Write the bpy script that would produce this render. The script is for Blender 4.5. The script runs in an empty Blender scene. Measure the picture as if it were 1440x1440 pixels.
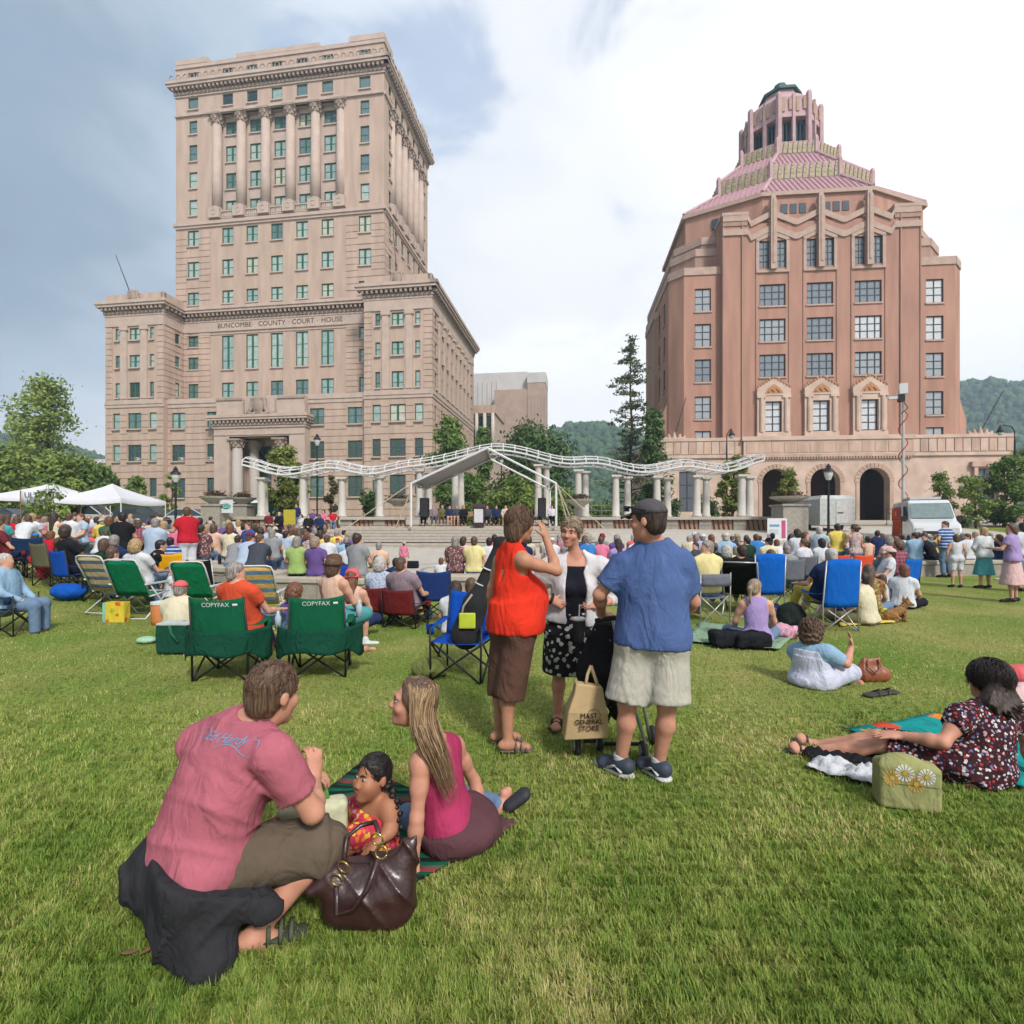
import bpy,math,random
import numpy as np
from mathutils import Vector,Matrix,noise as mnoise
# ---------------------------------------------------------------- camera, world, sun, exposure
S=bpy.context.scene
COL=S.collection
F_PX,HOR,EYE=750.0,740.0,1.6
cam=bpy.data.cameras.new('camera'); cam_o=bpy.data.objects.new('camera',cam); COL.objects.link(cam_o)
cam.sensor_width=36.0; cam.lens=36.0*F_PX/1440.0
cam.shift_y=(HOR-720.0)/1440.0
cam.clip_start=0.05; cam.clip_end=4000
cam_o.location=(0,0,EYE); cam_o.rotation_euler=(math.radians(90),0,0)
S.camera=cam_o
S.view_settings.view_transform='Standard'; S.view_settings.look='None'
S.view_settings.gamma=1.0; S.view_settings.use_curve_mapping=False
S.view_settings.exposure=1.52
S.cycles.max_bounces=6; S.cycles.transparent_max_bounces=8
S.cycles.use_adaptive_sampling=True; S.cycles.adaptive_threshold=0.02
SUN_EL,SUN_AZ=math.radians(42),math.radians(155)
W=bpy.data.worlds.new('World'); S.world=W; W.use_nodes=True
def build_world():
 nt=W.node_tree; N=nt.nodes; L=nt.links
 for n in list(N):N.remove(n)
 out=N.new('ShaderNodeOutputWorld'); bg=N.new('ShaderNodeBackground')
 sky=N.new('ShaderNodeTexSky'); sky.sky_type='NISHITA'; sky.sun_disc=False
 sky.sun_elevation=SUN_EL; sky.sun_rotation=SUN_AZ
 tc=N.new('ShaderNodeTexCoord'); sep=N.new('ShaderNodeSeparateXYZ'); L.new(tc.outputs['Generated'],sep.inputs[0])
 mp=N.new('ShaderNodeMapping'); mp.inputs['Scale'].default_value=(1,1,2.0); L.new(tc.outputs['Generated'],mp.inputs[0])
 def noise(scale,detail,rough,dist):
  n=N.new('ShaderNodeTexNoise'); n.inputs['Scale'].default_value=scale; n.inputs['Detail'].default_value=detail
  n.inputs['Roughness'].default_value=rough; n.inputs['Distortion'].default_value=dist
  L.new(mp.outputs[0],n.inputs['Vector']); return n.outputs[0]
 def mth(op,a,b=None,c=None,clamp=False):
  m=N.new('ShaderNodeMath'); m.operation=op; m.use_clamp=clamp
  for i,v in enumerate((a,b,c)):
   if v is None:continue
   if isinstance(v,(int,float)):m.inputs[i].default_value=v
   else:L.new(v,m.inputs[i])
  return m.outputs[0]
 def ramp(f,stops):
  r=N.new('ShaderNodeValToRGB'); L.new(f,r.inputs[0]); e=r.color_ramp.elements
  r.color_ramp.interpolation='EASE'
  e[0].position,e[0].color=stops[0][0],stops[0][1]+(1,)
  e[1].position,e[1].color=stops[-1][0],stops[-1][1]+(1,)
  for p,c in stops[1:-1]:
   x=e.new(p); x.color=c+(1,)
  return r.outputs[0]
 big=noise(1.3,4,.5,.4); fine=noise(3.6,7,.55,.5)
 # storm cloud bank lies to the west (-X), thinning eastwards; broad noise breaks it up
 t=mth('MINIMUM',mth('MULTIPLY_ADD',sep.outputs[0],0.80,0.735),mth('MULTIPLY_ADD',sep.outputs[0],0.20,0.735))
 t=mth('ADD',t,mth('MULTIPLY',mth('SUBTRACT',big,.5),0.62))
 t=mth('ADD',t,mth('MULTIPLY',mth('SUBTRACT',fine,.5),0.30))
 low=mth('MAXIMUM',mth('SUBTRACT',.36,mth('ABSOLUTE',sep.outputs[2])),0.0)
 t=mth('ADD',t,mth('MULTIPLY',low,1.6),clamp=True)
 cloud=ramp(t,[(.06,(.084,.109,.140)),(.26,(.118,.152,.192)),(.42,(.192,.228,.270)),(.56,(.285,.312,.350)),(.68,(.338,.347,.368)),(.78,(.372,.376,.386)),(.92,(.44,.44,.445))])
 sk=N.new('ShaderNodeMixRGB'); sk.blend_type='MULTIPLY'; sk.inputs[0].default_value=1; sk.inputs[2].default_value=(.09,.09,.09,1)
 L.new(sky.outputs[0],sk.inputs[1])
 gap=mth('MULTIPLY',ramp(fine,[(.30,(1,1,1)),(.46,(0,0,0))]),.45)
 mix=N.new('ShaderNodeMixRGB'); L.new(gap,mix.inputs[0]); L.new(cloud,mix.inputs[1]); L.new(sk.outputs[0],mix.inputs[2])
 L.new(mix.outputs[0],bg.inputs[0]); bg.inputs[1].default_value=1.0
 L.new(bg.outputs[0],out.inputs[0])
build_world()
sun=bpy.data.lights.new('sun','SUN'); sun.energy=1.5; sun.angle=math.radians(10); sun.color=(1,.96,.9)
sun_o=bpy.data.objects.new('sun',sun); COL.objects.link(sun_o)
_d=Vector((math.sin(SUN_AZ)*math.cos(SUN_EL),math.cos(SUN_AZ)*math.cos(SUN_EL),math.sin(SUN_EL)))
sun_o.rotation_euler=_d.to_track_quat('Z','Y').to_euler(); sun_o.location=(0,0,200)
random.seed(7); RNG=np.random.default_rng(11)
# ---------------------------------------------------------------- helpers
def smooth01(t):t=np.clip(t,0,1); return t*t*(3-2*t)
def zg(x,y):
 """ground height: the lawn is level, then the park climbs gently towards the buildings"""
 return rise(x,y)+1.5*float(smooth01((y-23)/17.0))+0.75*float(smooth01((y-42)/24.0))
def rise(x,y):
 """the left of the lawn swells up a little behind the folding chairs"""
 return .085*float(np.clip(-x-4.6,0,7))*float(smooth01((y-7.5)/4.0))*float(1-smooth01((y-20)/12.0))
def P(px,py,D):
 """point seen at photo pixel (px,py) at depth D metres"""
 return np.array([(px-720.0)/F_PX*D,D,EYE+(HOR-py)/F_PX*D])
def PX(px,D):return(px-720.0)/F_PX*D
def ZY(py,D):return EYE+(HOR-py)/F_PX*D
LIT=1.75
def lin(c):c=c/255.0; return c/12.92 if c<=.04045 else((c+.055)/1.055)**2.4
def ph(r,g,b,k=1.0):
 """base colour of a surface that shows as sRGB r,g,b in this light"""
 return tuple(min(.88,max(.004,lin(v)/LIT*k)) for v in(r,g,b))
MATS={}
def mat(name,col,rough=.75,var=.14,scale=5.0,bump=0.0,bscale=40.0,spec=.25,metal=0.0,coat=0.0,streak=None,sheen=0.0,trans=0.0):
 if name in MATS:return MATS[name]
 m=bpy.data.materials.new(name); m.use_nodes=True; nt=m.node_tree; N=nt.nodes; L=nt.links
 b=N['Principled BSDF']; b.inputs['Roughness'].default_value=rough; b.inputs['Metallic'].default_value=metal
 b.inputs['Specular IOR Level'].default_value=spec
 if coat:b.inputs['Coat Weight'].default_value=coat
 if sheen:b.inputs['Sheen Weight'].default_value=sheen
 if trans:b.inputs['Subsurface Weight'].default_value=trans; b.inputs['Subsurface Radius'].default_value=(.03,.012,.007)
 tc=N.new('ShaderNodeTexCoord'); n=N.new('ShaderNodeTexNoise'); n.inputs['Scale'].default_value=scale; n.inputs['Detail'].default_value=5
 vec=tc.outputs['Object']
 if streak:
  mp=N.new('ShaderNodeMapping'); mp.inputs['Scale'].default_value=streak; L.new(vec,mp.inputs[0]); L.new(mp.outputs[0],n.inputs['Vector'])
 else:L.new(vec,n.inputs['Vector'])
 r=N.new('ShaderNodeMapRange'); r.inputs['From Min'].default_value=.3; r.inputs['From Max'].default_value=.7
 r.inputs['To Min'].default_value=1-var; r.inputs['To Max'].default_value=1+var; L.new(n.outputs[0],r.inputs['Value'])
 mx=N.new('ShaderNodeVectorMath'); mx.operation='SCALE'; mx.inputs[0].default_value=col; L.new(r.outputs[0],mx.inputs['Scale'])
 L.new(mx.outputs[0],b.inputs['Base Color'])
 if bump:
  n2=N.new('ShaderNodeTexNoise'); n2.inputs['Scale'].default_value=bscale; n2.inputs['Detail'].default_value=3; L.new(vec,n2.inputs['Vector'])
  bp=N.new('ShaderNodeBump'); bp.inputs['Strength'].default_value=bump; bp.inputs['Distance'].default_value=.02
  L.new(n2.outputs[0],bp.inputs['Height']); L.new(bp.outputs[0],b.inputs['Normal'])
 m.diffuse_color=tuple(col)+(1,)
 MATS[name]=m; return m
def nodes_of(m):return m.node_tree.nodes,m.node_tree.links,m.node_tree.nodes['Principled BSDF']
def cloth(name,col,fold=.5,rough=.9,var=.08,weave=True):
 """fabric with soft folds in the relief"""
 if name in MATS:return MATS[name]
 m=mat(name,col,rough=rough,var=var,scale=9,spec=.12)
 N,L,b=nodes_of(m); tc=N.new('ShaderNodeTexCoord')
 mp=N.new('ShaderNodeMapping'); mp.inputs['Scale'].default_value=(1.0,1.0,.55); mp.inputs['Rotation'].default_value=(.3,.5,.2); L.new(tc.outputs['Object'],mp.inputs[0])
 n=N.new('ShaderNodeTexNoise'); n.inputs['Scale'].default_value=7.5; n.inputs['Detail'].default_value=2.5; n.inputs['Distortion'].default_value=1.1; L.new(mp.outputs[0],n.inputs['Vector'])
 n2=N.new('ShaderNodeTexNoise'); n2.inputs['Scale'].default_value=420; L.new(tc.outputs['Object'],n2.inputs['Vector'])
 n3=N.new('ShaderNodeTexNoise'); n3.inputs['Scale'].default_value=17; n3.inputs['Detail'].default_value=2; n3.inputs['Distortion'].default_value=2.2; L.new(mp.outputs[0],n3.inputs['Vector'])
 a3=N.new('ShaderNodeMath'); a3.operation='MULTIPLY_ADD'; a3.inputs[1].default_value=.16; L.new(n3.outputs[0],a3.inputs[0]); L.new(n.outputs[0],a3.inputs[2])
 ad=N.new('ShaderNodeMath'); ad.operation='MULTIPLY_ADD'; ad.inputs[1].default_value=.04 if weave else 0; L.new(n2.outputs[0],ad.inputs[0]); L.new(a3.outputs[0],ad.inputs[2])
 bp=N.new('ShaderNodeBump'); bp.inputs['Strength'].default_value=fold; bp.inputs['Distance'].default_value=.06
 L.new(ad.outputs[0],bp.inputs['Height']); L.new(bp.outputs[0],b.inputs['Normal'])
 return m
def pattern(name,base,cols,scale=30.0,thr=.5,kind='spots',rough=.9):
 """printed fabric: voronoi flowers/dots ('spots'), horizontal 'bands' or 'plaid'"""
 if name in MATS:return MATS[name]
 m=cloth(name,base); N,L,b=nodes_of(m); tc=N.new('ShaderNodeTexCoord')
 if kind=='spots':
  v=N.new('ShaderNodeTexVoronoi'); v.inputs['Scale'].default_value=scale; L.new(tc.outputs['Object'],v.inputs['Vector'])
  n=N.new('ShaderNodeTexNoise'); n.inputs['Scale'].default_value=scale*1.7; L.new(tc.outputs['Object'],n.inputs['Vector'])
  a=N.new('ShaderNodeMath'); a.operation='MULTIPLY_ADD'; a.inputs[1].default_value=.7; L.new(n.outputs[0],a.inputs[0]); L.new(v.outputs['Distance'],a.inputs[2])
  lt=N.new('ShaderNodeMath'); lt.operation='LESS_THAN'; lt.inputs[1].default_value=thr+.3; L.new(a.outputs[0],lt.inputs[0])
  sp=N.new('ShaderNodeSeparateColor'); L.new(v.outputs['Color'],sp.inputs[0])
  r=N.new('ShaderNodeValToRGB'); r.color_ramp.interpolation='CONSTANT'; e=r.color_ramp.elements
  e[0].position=0; e[0].color=cols[0]+(1,)
  for i,c in enumerate(cols[1:]):
   x=e[1] if i==0 else e.new((i+1)/len(cols)); x.position=(i+1)/len(cols); x.color=c+(1,)
  if len(cols)==1:e[1].color=cols[0]+(1,)
  L.new(sp.outputs[0],r.inputs[0]); fac=lt.outputs[0]; c2=r.outputs[0]
 else:
  sx=N.new('ShaderNodeSeparateXYZ'); L.new(tc.outputs['Object'],sx.inputs[0])
  def band(o):
   a=N.new('ShaderNodeMath'); a.operation='MULTIPLY'; a.inputs[1].default_value=scale; L.new(o,a.inputs[0])
   f=N.new('ShaderNodeMath'); f.operation='FRACT'; L.new(a.outputs[0],f.inputs[0])
   l=N.new('ShaderNodeMath'); l.operation='LESS_THAN'; l.inputs[1].default_value=thr; L.new(f.outputs[0],l.inputs[0]); return l.outputs[0]
  fac=band(sx.outputs[2])
  if kind=='plaid':
   q=N.new('ShaderNodeMath'); q.operation='MULTIPLY_ADD'; q.inputs[1].default_value=.5; L.new(band(sx.outputs[0]),q.inputs[0])
   q2=N.new('ShaderNodeMath'); q2.operation='MULTIPLY'; q2.inputs[1].default_value=.5; L.new(fac,q2.inputs[0]); L.new(q2.outputs[0],q.inputs[2]); fac=q.outputs[0]
  if kind=='vbands':fac=band(sx.outputs[0])
  rgb=N.new('ShaderNodeRGB'); rgb.outputs[0].default_value=cols[0]+(1,); c2=rgb.outputs[0]
 mx=N.new('ShaderNodeMixRGB'); mx.inputs[1].default_value=tuple(base)+(1,); L.new(fac,mx.inputs[0]); L.new(c2,mx.inputs[2])
 L.new(mx.outputs[0],b.inputs['Base Color']); return m
def tag(o,label=None,cat=None,group=None,kind=None):
 if label:o['label']=label
 if cat:o['category']=cat
 if group:o['group']=group
 if kind:o['kind']=kind
 return o
def link(name,data,parent=None,m=None):
 o=bpy.data.objects.new(name,data); COL.objects.link(o)
 if parent is not None:o.parent=parent
 if m is not None and data is not None:
  if not data.materials:data.materials.append(m)
  elif data.materials[0]!=m:
   o.material_slots[0].link='OBJECT'; o.material_slots[0].material=m
 return o
def empty(name,loc,rz=0.0):
 o=bpy.data.objects.new(name,None); COL.objects.link(o); o.location=loc; o.rotation_euler=(0,0,rz); o.empty_display_size=.2; return o
def setmat(o,m):
 o.material_slots[0].link='OBJECT'; o.material_slots[0].material=m
def mesh_np(name,V,faces4=None,faces3=None,smooth=True):
 me=bpy.data.meshes.new(name); V=np.asarray(V,dtype=np.float32); me.vertices.add(len(V)); me.vertices.foreach_set('co',V.ravel())
 n4=0 if faces4 is None else len(faces4); n3=0 if faces3 is None else len(faces3)
 parts,starts=[],[]
 if n4:parts.append(np.asarray(faces4,dtype=np.int32).ravel()); starts.append(np.arange(n4,dtype=np.int32)*4)
 if n3:parts.append(np.asarray(faces3,dtype=np.int32).ravel()); starts.append(np.arange(n3,dtype=np.int32)*3+n4*4)
 idx=np.concatenate(parts); st=np.concatenate(starts)
 me.loops.add(len(idx)); me.loops.foreach_set('vertex_index',idx); me.polygons.add(n4+n3); me.polygons.foreach_set('loop_start',st)
 me.update(calc_edges=True)
 if smooth:me.polygons.foreach_set('use_smooth',np.ones(n4+n3,dtype=bool))
 return me
class MB:
 def __init__(s):s.v=[]; s.f=[]
 def add(s,vs,fs):
  o=len(s.v); s.v.extend([tuple(map(float,v)) for v in vs]); s.f.extend([tuple(o+i for i in f) for f in fs]); return s
 def box(s,x0,y0,z0,x1,y1,z1):
  x0,x1=min(x0,x1),max(x0,x1); y0,y1=min(y0,y1),max(y0,y1); z0,z1=min(z0,z1),max(z0,z1)
  return s.add([(x0,y0,z0),(x1,y0,z0),(x1,y1,z0),(x0,y1,z0),(x0,y0,z1),(x1,y0,z1),(x1,y1,z1),(x0,y1,z1)],[(0,3,2,1),(4,5,6,7),(0,1,5,4),(1,2,6,5),(2,3,7,6),(3,0,4,7)])
 def cbox(s,c,sx,sy,sz,M=None):
  h=[(a*sx/2,b*sy/2,d*sz/2) for d in(-1,1) for a,b in((-1,-1),(1,-1),(1,1),(-1,1))]
  if M is not None:h=[tuple(M@Vector(q)) for q in h]
  return s.add([(c[0]+q[0],c[1]+q[1],c[2]+q[2]) for q in h],[(0,3,2,1),(4,5,6,7),(0,1,5,4),(1,2,6,5),(2,3,7,6),(3,0,4,7)])
 def loft(s,rings,closed=True,caps=True):
  n=len(rings[0]); vs=[p for r in rings for p in r]; fs=[]
  for i in range(len(rings)-1):
   for j in range(n if closed else n-1):
    k=(j+1)%n; fs.append((i*n+j,i*n+k,(i+1)*n+k,(i+1)*n+j))
  if caps and closed:fs.append(tuple(range(n))[::-1]); fs.append(tuple((len(rings)-1)*n+j for j in range(n)))
  return s.add(vs,fs)
 def tube(s,pts,r,n=6,caps=True):
  pts=[Vector(p) for p in pts]; rs=r if isinstance(r,(list,tuple,np.ndarray)) else[r]*len(pts); rings=[]; up=None
  for i,p in enumerate(pts):
   d=(pts[min(i+1,len(pts)-1)]-pts[max(i-1,0)])
   d=d.normalized() if d.length>1e-9 else Vector((0,0,1))
   if up is None:up=Vector((0,0,1)) if abs(d.z)<.9 else Vector((1,0,0))
   a=up.cross(d); a=a.normalized() if a.length>1e-6 else Vector((1,0,0)); b=d.cross(a); up=b
   rings.append([tuple(p+(a*math.cos(q)+b*math.sin(q))*rs[i]) for q in[2*math.pi*j/n for j in range(n)]])
  return s.loft(rings,True,caps)
 def lathe(s,prof,c=(0,0,0),n=12,ph0=0.0):
  rings=[[(c[0]+r*math.cos(ph0+2*math.pi*j/n),c[1]+r*math.sin(ph0+2*math.pi*j/n),c[2]+z) for j in range(n)] for r,z in prof]
  return s.loft(rings)
 def prism(s,poly,z0,z1):
  n=len(poly); vs=[(x,y,z0) for x,y in poly]+[(x,y,z1) for x,y in poly]
  return s.add(vs,[tuple(range(n))[::-1],tuple(range(n,2*n))]+[(i,(i+1)%n,n+(i+1)%n,n+i) for i in range(n)])
 def sheet(s,rows,th=0.0):
  """grid of points as a sheet, given a thickness along its normal when th > 0"""
  R=np.array(rows,dtype=float); a,b=R.shape[:2]
  if th:
   du=np.gradient(R,axis=0); dv=np.gradient(R,axis=1); nn=np.cross(du,dv); nn/=np.linalg.norm(nn,axis=2,keepdims=True)+1e-9
   R2=R-nn*th; q=lambda i,j:i*b+j; o=a*b
   fs=[(q(i,j),q(i+1,j),q(i+1,j+1),q(i,j+1)) for i in range(a-1) for j in range(b-1)]
   fs+=[tuple(o+k for k in f[::-1]) for f in fs]
   rim=[q(0,j) for j in range(b)]+[q(i,b-1) for i in range(1,a)]+[q(a-1,j) for j in range(b-2,-1,-1)]+[q(i,0) for i in range(a-2,0,-1)]
   fs+=[(rim[i],rim[(i+1)%len(rim)],o+rim[(i+1)%len(rim)],o+rim[i]) for i in range(len(rim))]
   return s.add([tuple(p) for p in R.reshape(-1,3)]+[tuple(p) for p in R2.reshape(-1,3)],fs)
  return s.add([tuple(p) for p in R.reshape(-1,3)],[(i*b+j,i*b+j+1,(i+1)*b+j+1,(i+1)*b+j) for i in range(a-1) for j in range(b-1)])
 def mesh(s,name,smooth=False):
  me=bpy.data.meshes.new(name); me.from_pydata(s.v,[],s.f); me.update()
  if smooth:me.polygons.foreach_set('use_smooth',np.ones(len(me.polygons),dtype=bool))
  return me
 def build(s,name,m,parent=None,smooth=False,loc=None,rot=None):
  o=link(name,s.mesh(name,smooth),parent,m)
  if loc is not None:o.location=loc
  if rot is not None:o.rotation_euler=rot
  return o
def copy_tree(o,parent=None):
 c=o.copy(); COL.objects.link(c); c.parent=parent
 for ch in o.children:copy_tree(ch,c)
 return c
def text(name,body,size,m,parent,loc,rot,ext=.01,align='CENTER'):
 cu=bpy.data.curves.new(name,'FONT'); cu.body=body; cu.size=size; cu.extrude=ext; cu.align_x=align; cu.align_y='CENTER'; cu.resolution_u=3
 t=bpy.data.objects.new(name,cu); COL.objects.link(t); bpy.context.view_layer.update()
 me=bpy.data.meshes.new_from_object(t.evaluated_get(bpy.context.evaluated_depsgraph_get())); bpy.data.objects.remove(t); bpy.data.curves.remove(cu)
 me.materials.clear(); o=link(name,me,parent,m); o.location=loc; o.rotation_euler=rot; return o
 # ---------------------------------------------------------------- implicit modelling for bodies, clothes, bags
def V3(*a):return np.array(a[0] if len(a)==1 else a,dtype=float)
def unit(v):v=np.asarray(v,dtype=float); return v/(np.linalg.norm(v)+1e-12)
class Fig:
 """a smooth union of tapered limbs and ellipsoids, meshed with surface nets"""
 def __init__(s):s.ops=[]; s.lo=np.full(3,1e9); s.hi=np.full(3,-1e9)
 def _b(s,p,r):s.lo=np.minimum(s.lo,np.asarray(p)-r); s.hi=np.maximum(s.hi,np.asarray(p)+r)
 def cap(s,a,b,ra,rb=None,k=.03,flat=None,sq=1.0,sub=False):
  a=V3(a); b=V3(b); rb=ra if rb is None else rb; ba=b-a; L2=ba@ba+1e-9
  if not sub:s._b(a,ra); s._b(b,rb)
  n=None if flat is None else unit(flat)
  def f(p):
   v=p-a; t=np.clip(v@ba/L2,0,1); v=v-t[:,None]*ba
   if n is not None:v=v+(v@n*(1/sq-1))[:,None]*n
   d=np.sqrt(np.einsum('ij,ij->i',v,v))-(ra+(rb-ra)*t)
   return d*(sq**.5) if n is not None else d
  s.ops.append(('-' if sub else '+',f,k)); return s
 def ell(s,c,rad,fr=None,k=.03,sub=False):
  c=V3(c); rad=V3(rad)
  M=np.eye(3) if fr is None else np.array(fr)
  if not sub:s._b(c,max(rad))
  def f(p):
   q=(p-c)@M.T; k0=np.sqrt(((q/rad)**2).sum(1)); k1=np.sqrt(((q/rad**2)**2).sum(1))+1e-9
   return k0*(k0-1)/k1
  s.ops.append(('-' if sub else '+',f,k)); return s
 def cone(s,a,b,ra,rb,k=.02,flat=None,sq=1.0):
  """tapered cylinder with flat ends"""
  a=V3(a); b=V3(b); ba=b-a; Ln=np.linalg.norm(ba)+1e-9; ax=ba/Ln; s._b(a,ra); s._b(b,rb)
  n=None if flat is None else unit(flat)
  def f(p):
   v=p-a; h=v@ax; t=np.clip(h/Ln,0,1); v=v-h[:,None]*ax
   if n is not None:v=v+(v@n*(1/sq-1))[:,None]*n
   d=np.sqrt(np.einsum('ij,ij->i',v,v))-(ra+(rb-ra)*t)
   return np.maximum(d,np.maximum(-h,h-Ln))
  s.ops.append(('+',f,k)); return s
 def box(s,c,half,fr=None,r=.02,k=.02):
  c=V3(c); half=V3(half); M=np.eye(3) if fr is None else np.array(fr); s._b(c,np.linalg.norm(half))
  def f(p):
   q=np.abs((p-c)@M.T)-(half-r); return np.linalg.norm(np.maximum(q,0),axis=1)+np.minimum(q.max(1),0)-r
  s.ops.append(('+',f,k)); return s
 def cut(s,p,n,k=.008):
  """keep what lies behind the plane (p, n)"""
  p=V3(p); n=unit(n); s.ops.append(('&',lambda x:(x-p)@n,k)); return s
 def rough(s,amp,fr,seed=0,st=(1,1,1)):
  ph=np.random.default_rng(seed).uniform(0,6.28,9); st=np.array(st)
  def g(p):
   q=p*fr*st
   return amp*(np.sin(q[:,0]+1.7*np.sin(q[:,1]*.8+ph[0])+ph[1])*np.sin(q[:,2]*1.1+1.3*np.sin(q[:,0]*.7+ph[2])+ph[3])+.6*np.sin(2.3*q[:,1]+ph[4]+1.5*np.sin(q[:,2]*1.9))*np.sin(2.1*q[:,0]-1.2*q[:,2]+ph[5]))
  s.ops.append(('~',g,0)); return s
 def folds(s,amp,d,fr,seed=0,mod=(0,0,1)):
  """narrow raised creases running across direction d, broken up along their length"""
  d=unit(d); m=V3(mod); q=np.random.default_rng(seed).uniform(0,6.28,6)
  def g(p):
   u=p@d; w=p@m; x=u*fr+1.4*np.sin(w*7+q[0])+.9*np.sin(p[:,1]*9+q[1]+w*3); msk=np.clip(.55+.75*np.sin(w*6.3+q[2]+1.6*np.sin(u*8+q[3])),0,1)
   return-amp*((1-np.abs(np.sin(x)))**3-.25)*msk
  s.ops.append(('~',g,0)); return s
 def mesh(s,name,h):
  pad=3*h; lo=s.lo-pad; hi=s.hi+pad; B=8
  nb=np.maximum(1,np.ceil((hi-lo)/(h*B)).astype(int)); R=h*B*.5*1.74
  gi=np.stack(np.meshgrid(*[np.arange(n) for n in nb],indexing='ij'),-1).reshape(-1,3)
  cen=lo+(gi*B+(B-1)/2)*h
  cur=np.full(len(cen),9.0); own=[]
  def step(kind,cur,d,k):
   if kind=='+':
    hh=np.clip(.5+.5*(d-cur)/max(k,1e-6),0,1); return d+(cur-d)*hh-k*hh*(1-hh)
   if kind=='~':return cur+d
   d2=-d if kind=='-' else d
   hh=np.clip(.5-.5*(d2-cur)/max(k,1e-6),0,1); return d2+(cur-d2)*hh+k*hh*(1-hh)
  for kind,f,k in s.ops:d=f(cen); own.append(d); cur=step(kind,cur,d,k)
  act=np.abs(cur)<R*1.25+2*h+.012
  ia=np.nonzero(act)[0]; off=np.stack(np.meshgrid(*[np.arange(B)]*3,indexing='ij'),-1).reshape(-1,3)-(B-1)/2
  pts=(cen[ia][:,None,:]+off[None]*h).astype(np.float64); val=np.full(pts.shape[:2],9.0)
  for(kind,f,k),d in zip(s.ops,own):
   da=d[ia]
   if kind=='+':sel=da<R*1.15+k+2*h
   elif kind=='-':sel=da<R*1.15+k+2*h
   elif kind=='&':sel=da>-(R*1.15+k+2*h)
   else:sel=np.ones(len(ia),bool)
   sel=np.nonzero(sel)[0]
   if len(sel)==0:continue
   q=pts[sel].reshape(-1,3); v=f(q).reshape(len(sel),-1); val[sel]=step(kind,val[sel],v,k)
  G=np.where(cur<0,-1.0,1.0).reshape(nb); G=np.repeat(np.repeat(np.repeat(G,B,0),B,1),B,2).astype(np.float32)
  G6=G.reshape(nb[0],B,nb[1],B,nb[2],B)
  g=gi[ia]; G6[g[:,0],:,g[:,1],:,g[:,2],:]=val.reshape(-1,B,B,B).astype(np.float32)
  return nets(name,G,lo,h)
def nets(name,G,lo,h):
 sg=G<0; n=np.array(G.shape)
 c=sg[:-1,:-1,:-1].astype(np.int8)
 tot=sum(sg[i:n[0]-1+i,j:n[1]-1+j,k:n[2]-1+k].astype(np.int8) for i in(0,1) for j in(0,1) for k in(0,1))
 cells=np.argwhere((tot>0)&(tot<8)); idx=np.full(tot.shape,-1,dtype=np.int32); idx[tuple(cells.T)]=np.arange(len(cells))
 acc=np.zeros((len(cells),3)); cnt=np.zeros(len(cells)); cor=[(i,j,k) for i in(0,1) for j in(0,1) for k in(0,1)]
 gv={q:G[cells[:,0]+q[0],cells[:,1]+q[1],cells[:,2]+q[2]] for q in cor}
 for q in cor:
  for ax in range(3):
   if q[ax]:continue
   r=list(q); r[ax]=1; r=tuple(r); a,b=gv[q],gv[r]; m=(a<0)!=(b<0)
   t=np.where(m,a/np.where(np.abs(a-b)<1e-9,1,a-b),0); pt=np.tile(np.array(q,float),(len(cells),1)); pt[:,ax]=t
   acc[m]+=pt[m]; cnt[m]+=1
 V=lo+(cells+acc/np.maximum(cnt,1)[:,None])*h
 Q=[]
 for ax in range(3):
  o1,o2=[(1,2),(2,0),(0,1)][ax]
  a=np.take(sg,range(n[ax]-1),ax); b=np.take(sg,range(1,n[ax]),ax)
  e=np.argwhere(a!=b)
  e=e[(e[:,o1]>0)&(e[:,o2]>0)&(e[:,o1]<n[o1]-1)&(e[:,o2]<n[o2]-1)]
  fl=a[tuple(e.T)]
  def cell(d1,d2):
   q=e.copy(); q[:,o1]-=d1; q[:,o2]-=d2; return idx[tuple(q.T)]
  quad=np.stack([cell(1,1),cell(0,1),cell(0,0),cell(1,0)],1)
  quad[~fl]=quad[~fl][:,::-1]; Q.append(quad)
 Q=np.concatenate(Q); Q=Q[(Q>=0).all(1)]
 return mesh_np(name,V,faces4=Q)
 # ---------------------------------------------------------------- ground, paving, road, hills
def lawn_mat():
 m=mat('lawn_soil',(.075,.095,.022),rough=1.0,var=.25,scale=9,bump=.8,bscale=60,spec=.05)
 N,L,b=nodes_of(m); tc=N.new('ShaderNodeTexCoord')
 n=N.new('ShaderNodeTexNoise'); n.inputs['Scale'].default_value=.55; n.inputs['Detail'].default_value=6; n.inputs['Roughness'].default_value=.62; L.new(tc.outputs['Object'],n.inputs['Vector'])
 r=N.new('ShaderNodeValToRGB'); e=r.color_ramp.elements; e[0].position=.36; e[0].color=(.10,.16,.028,1); e[1].position=.66; e[1].color=(.22,.21,.07,1)
 L.new(n.outputs[0],r.inputs[0])
 n2=N.new('ShaderNodeTexNoise'); n2.inputs['Scale'].default_value=26; n2.inputs['Detail'].default_value=4; L.new(tc.outputs['Object'],n2.inputs['Vector'])
 mr=N.new('ShaderNodeMapRange'); mr.inputs['From Min'].default_value=.3; mr.inputs['From Max'].default_value=.7; mr.inputs['To Min'].default_value=.62; mr.inputs['To Max'].default_value=1.4; L.new(n2.outputs[0],mr.inputs['Value'])
 sc=N.new('ShaderNodeVectorMath'); sc.operation='SCALE'; L.new(r.outputs[0],sc.inputs[0]); L.new(mr.outputs[0],sc.inputs['Scale']); L.new(sc.outputs[0],b.inputs['Base Color'])
 return m
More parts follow.
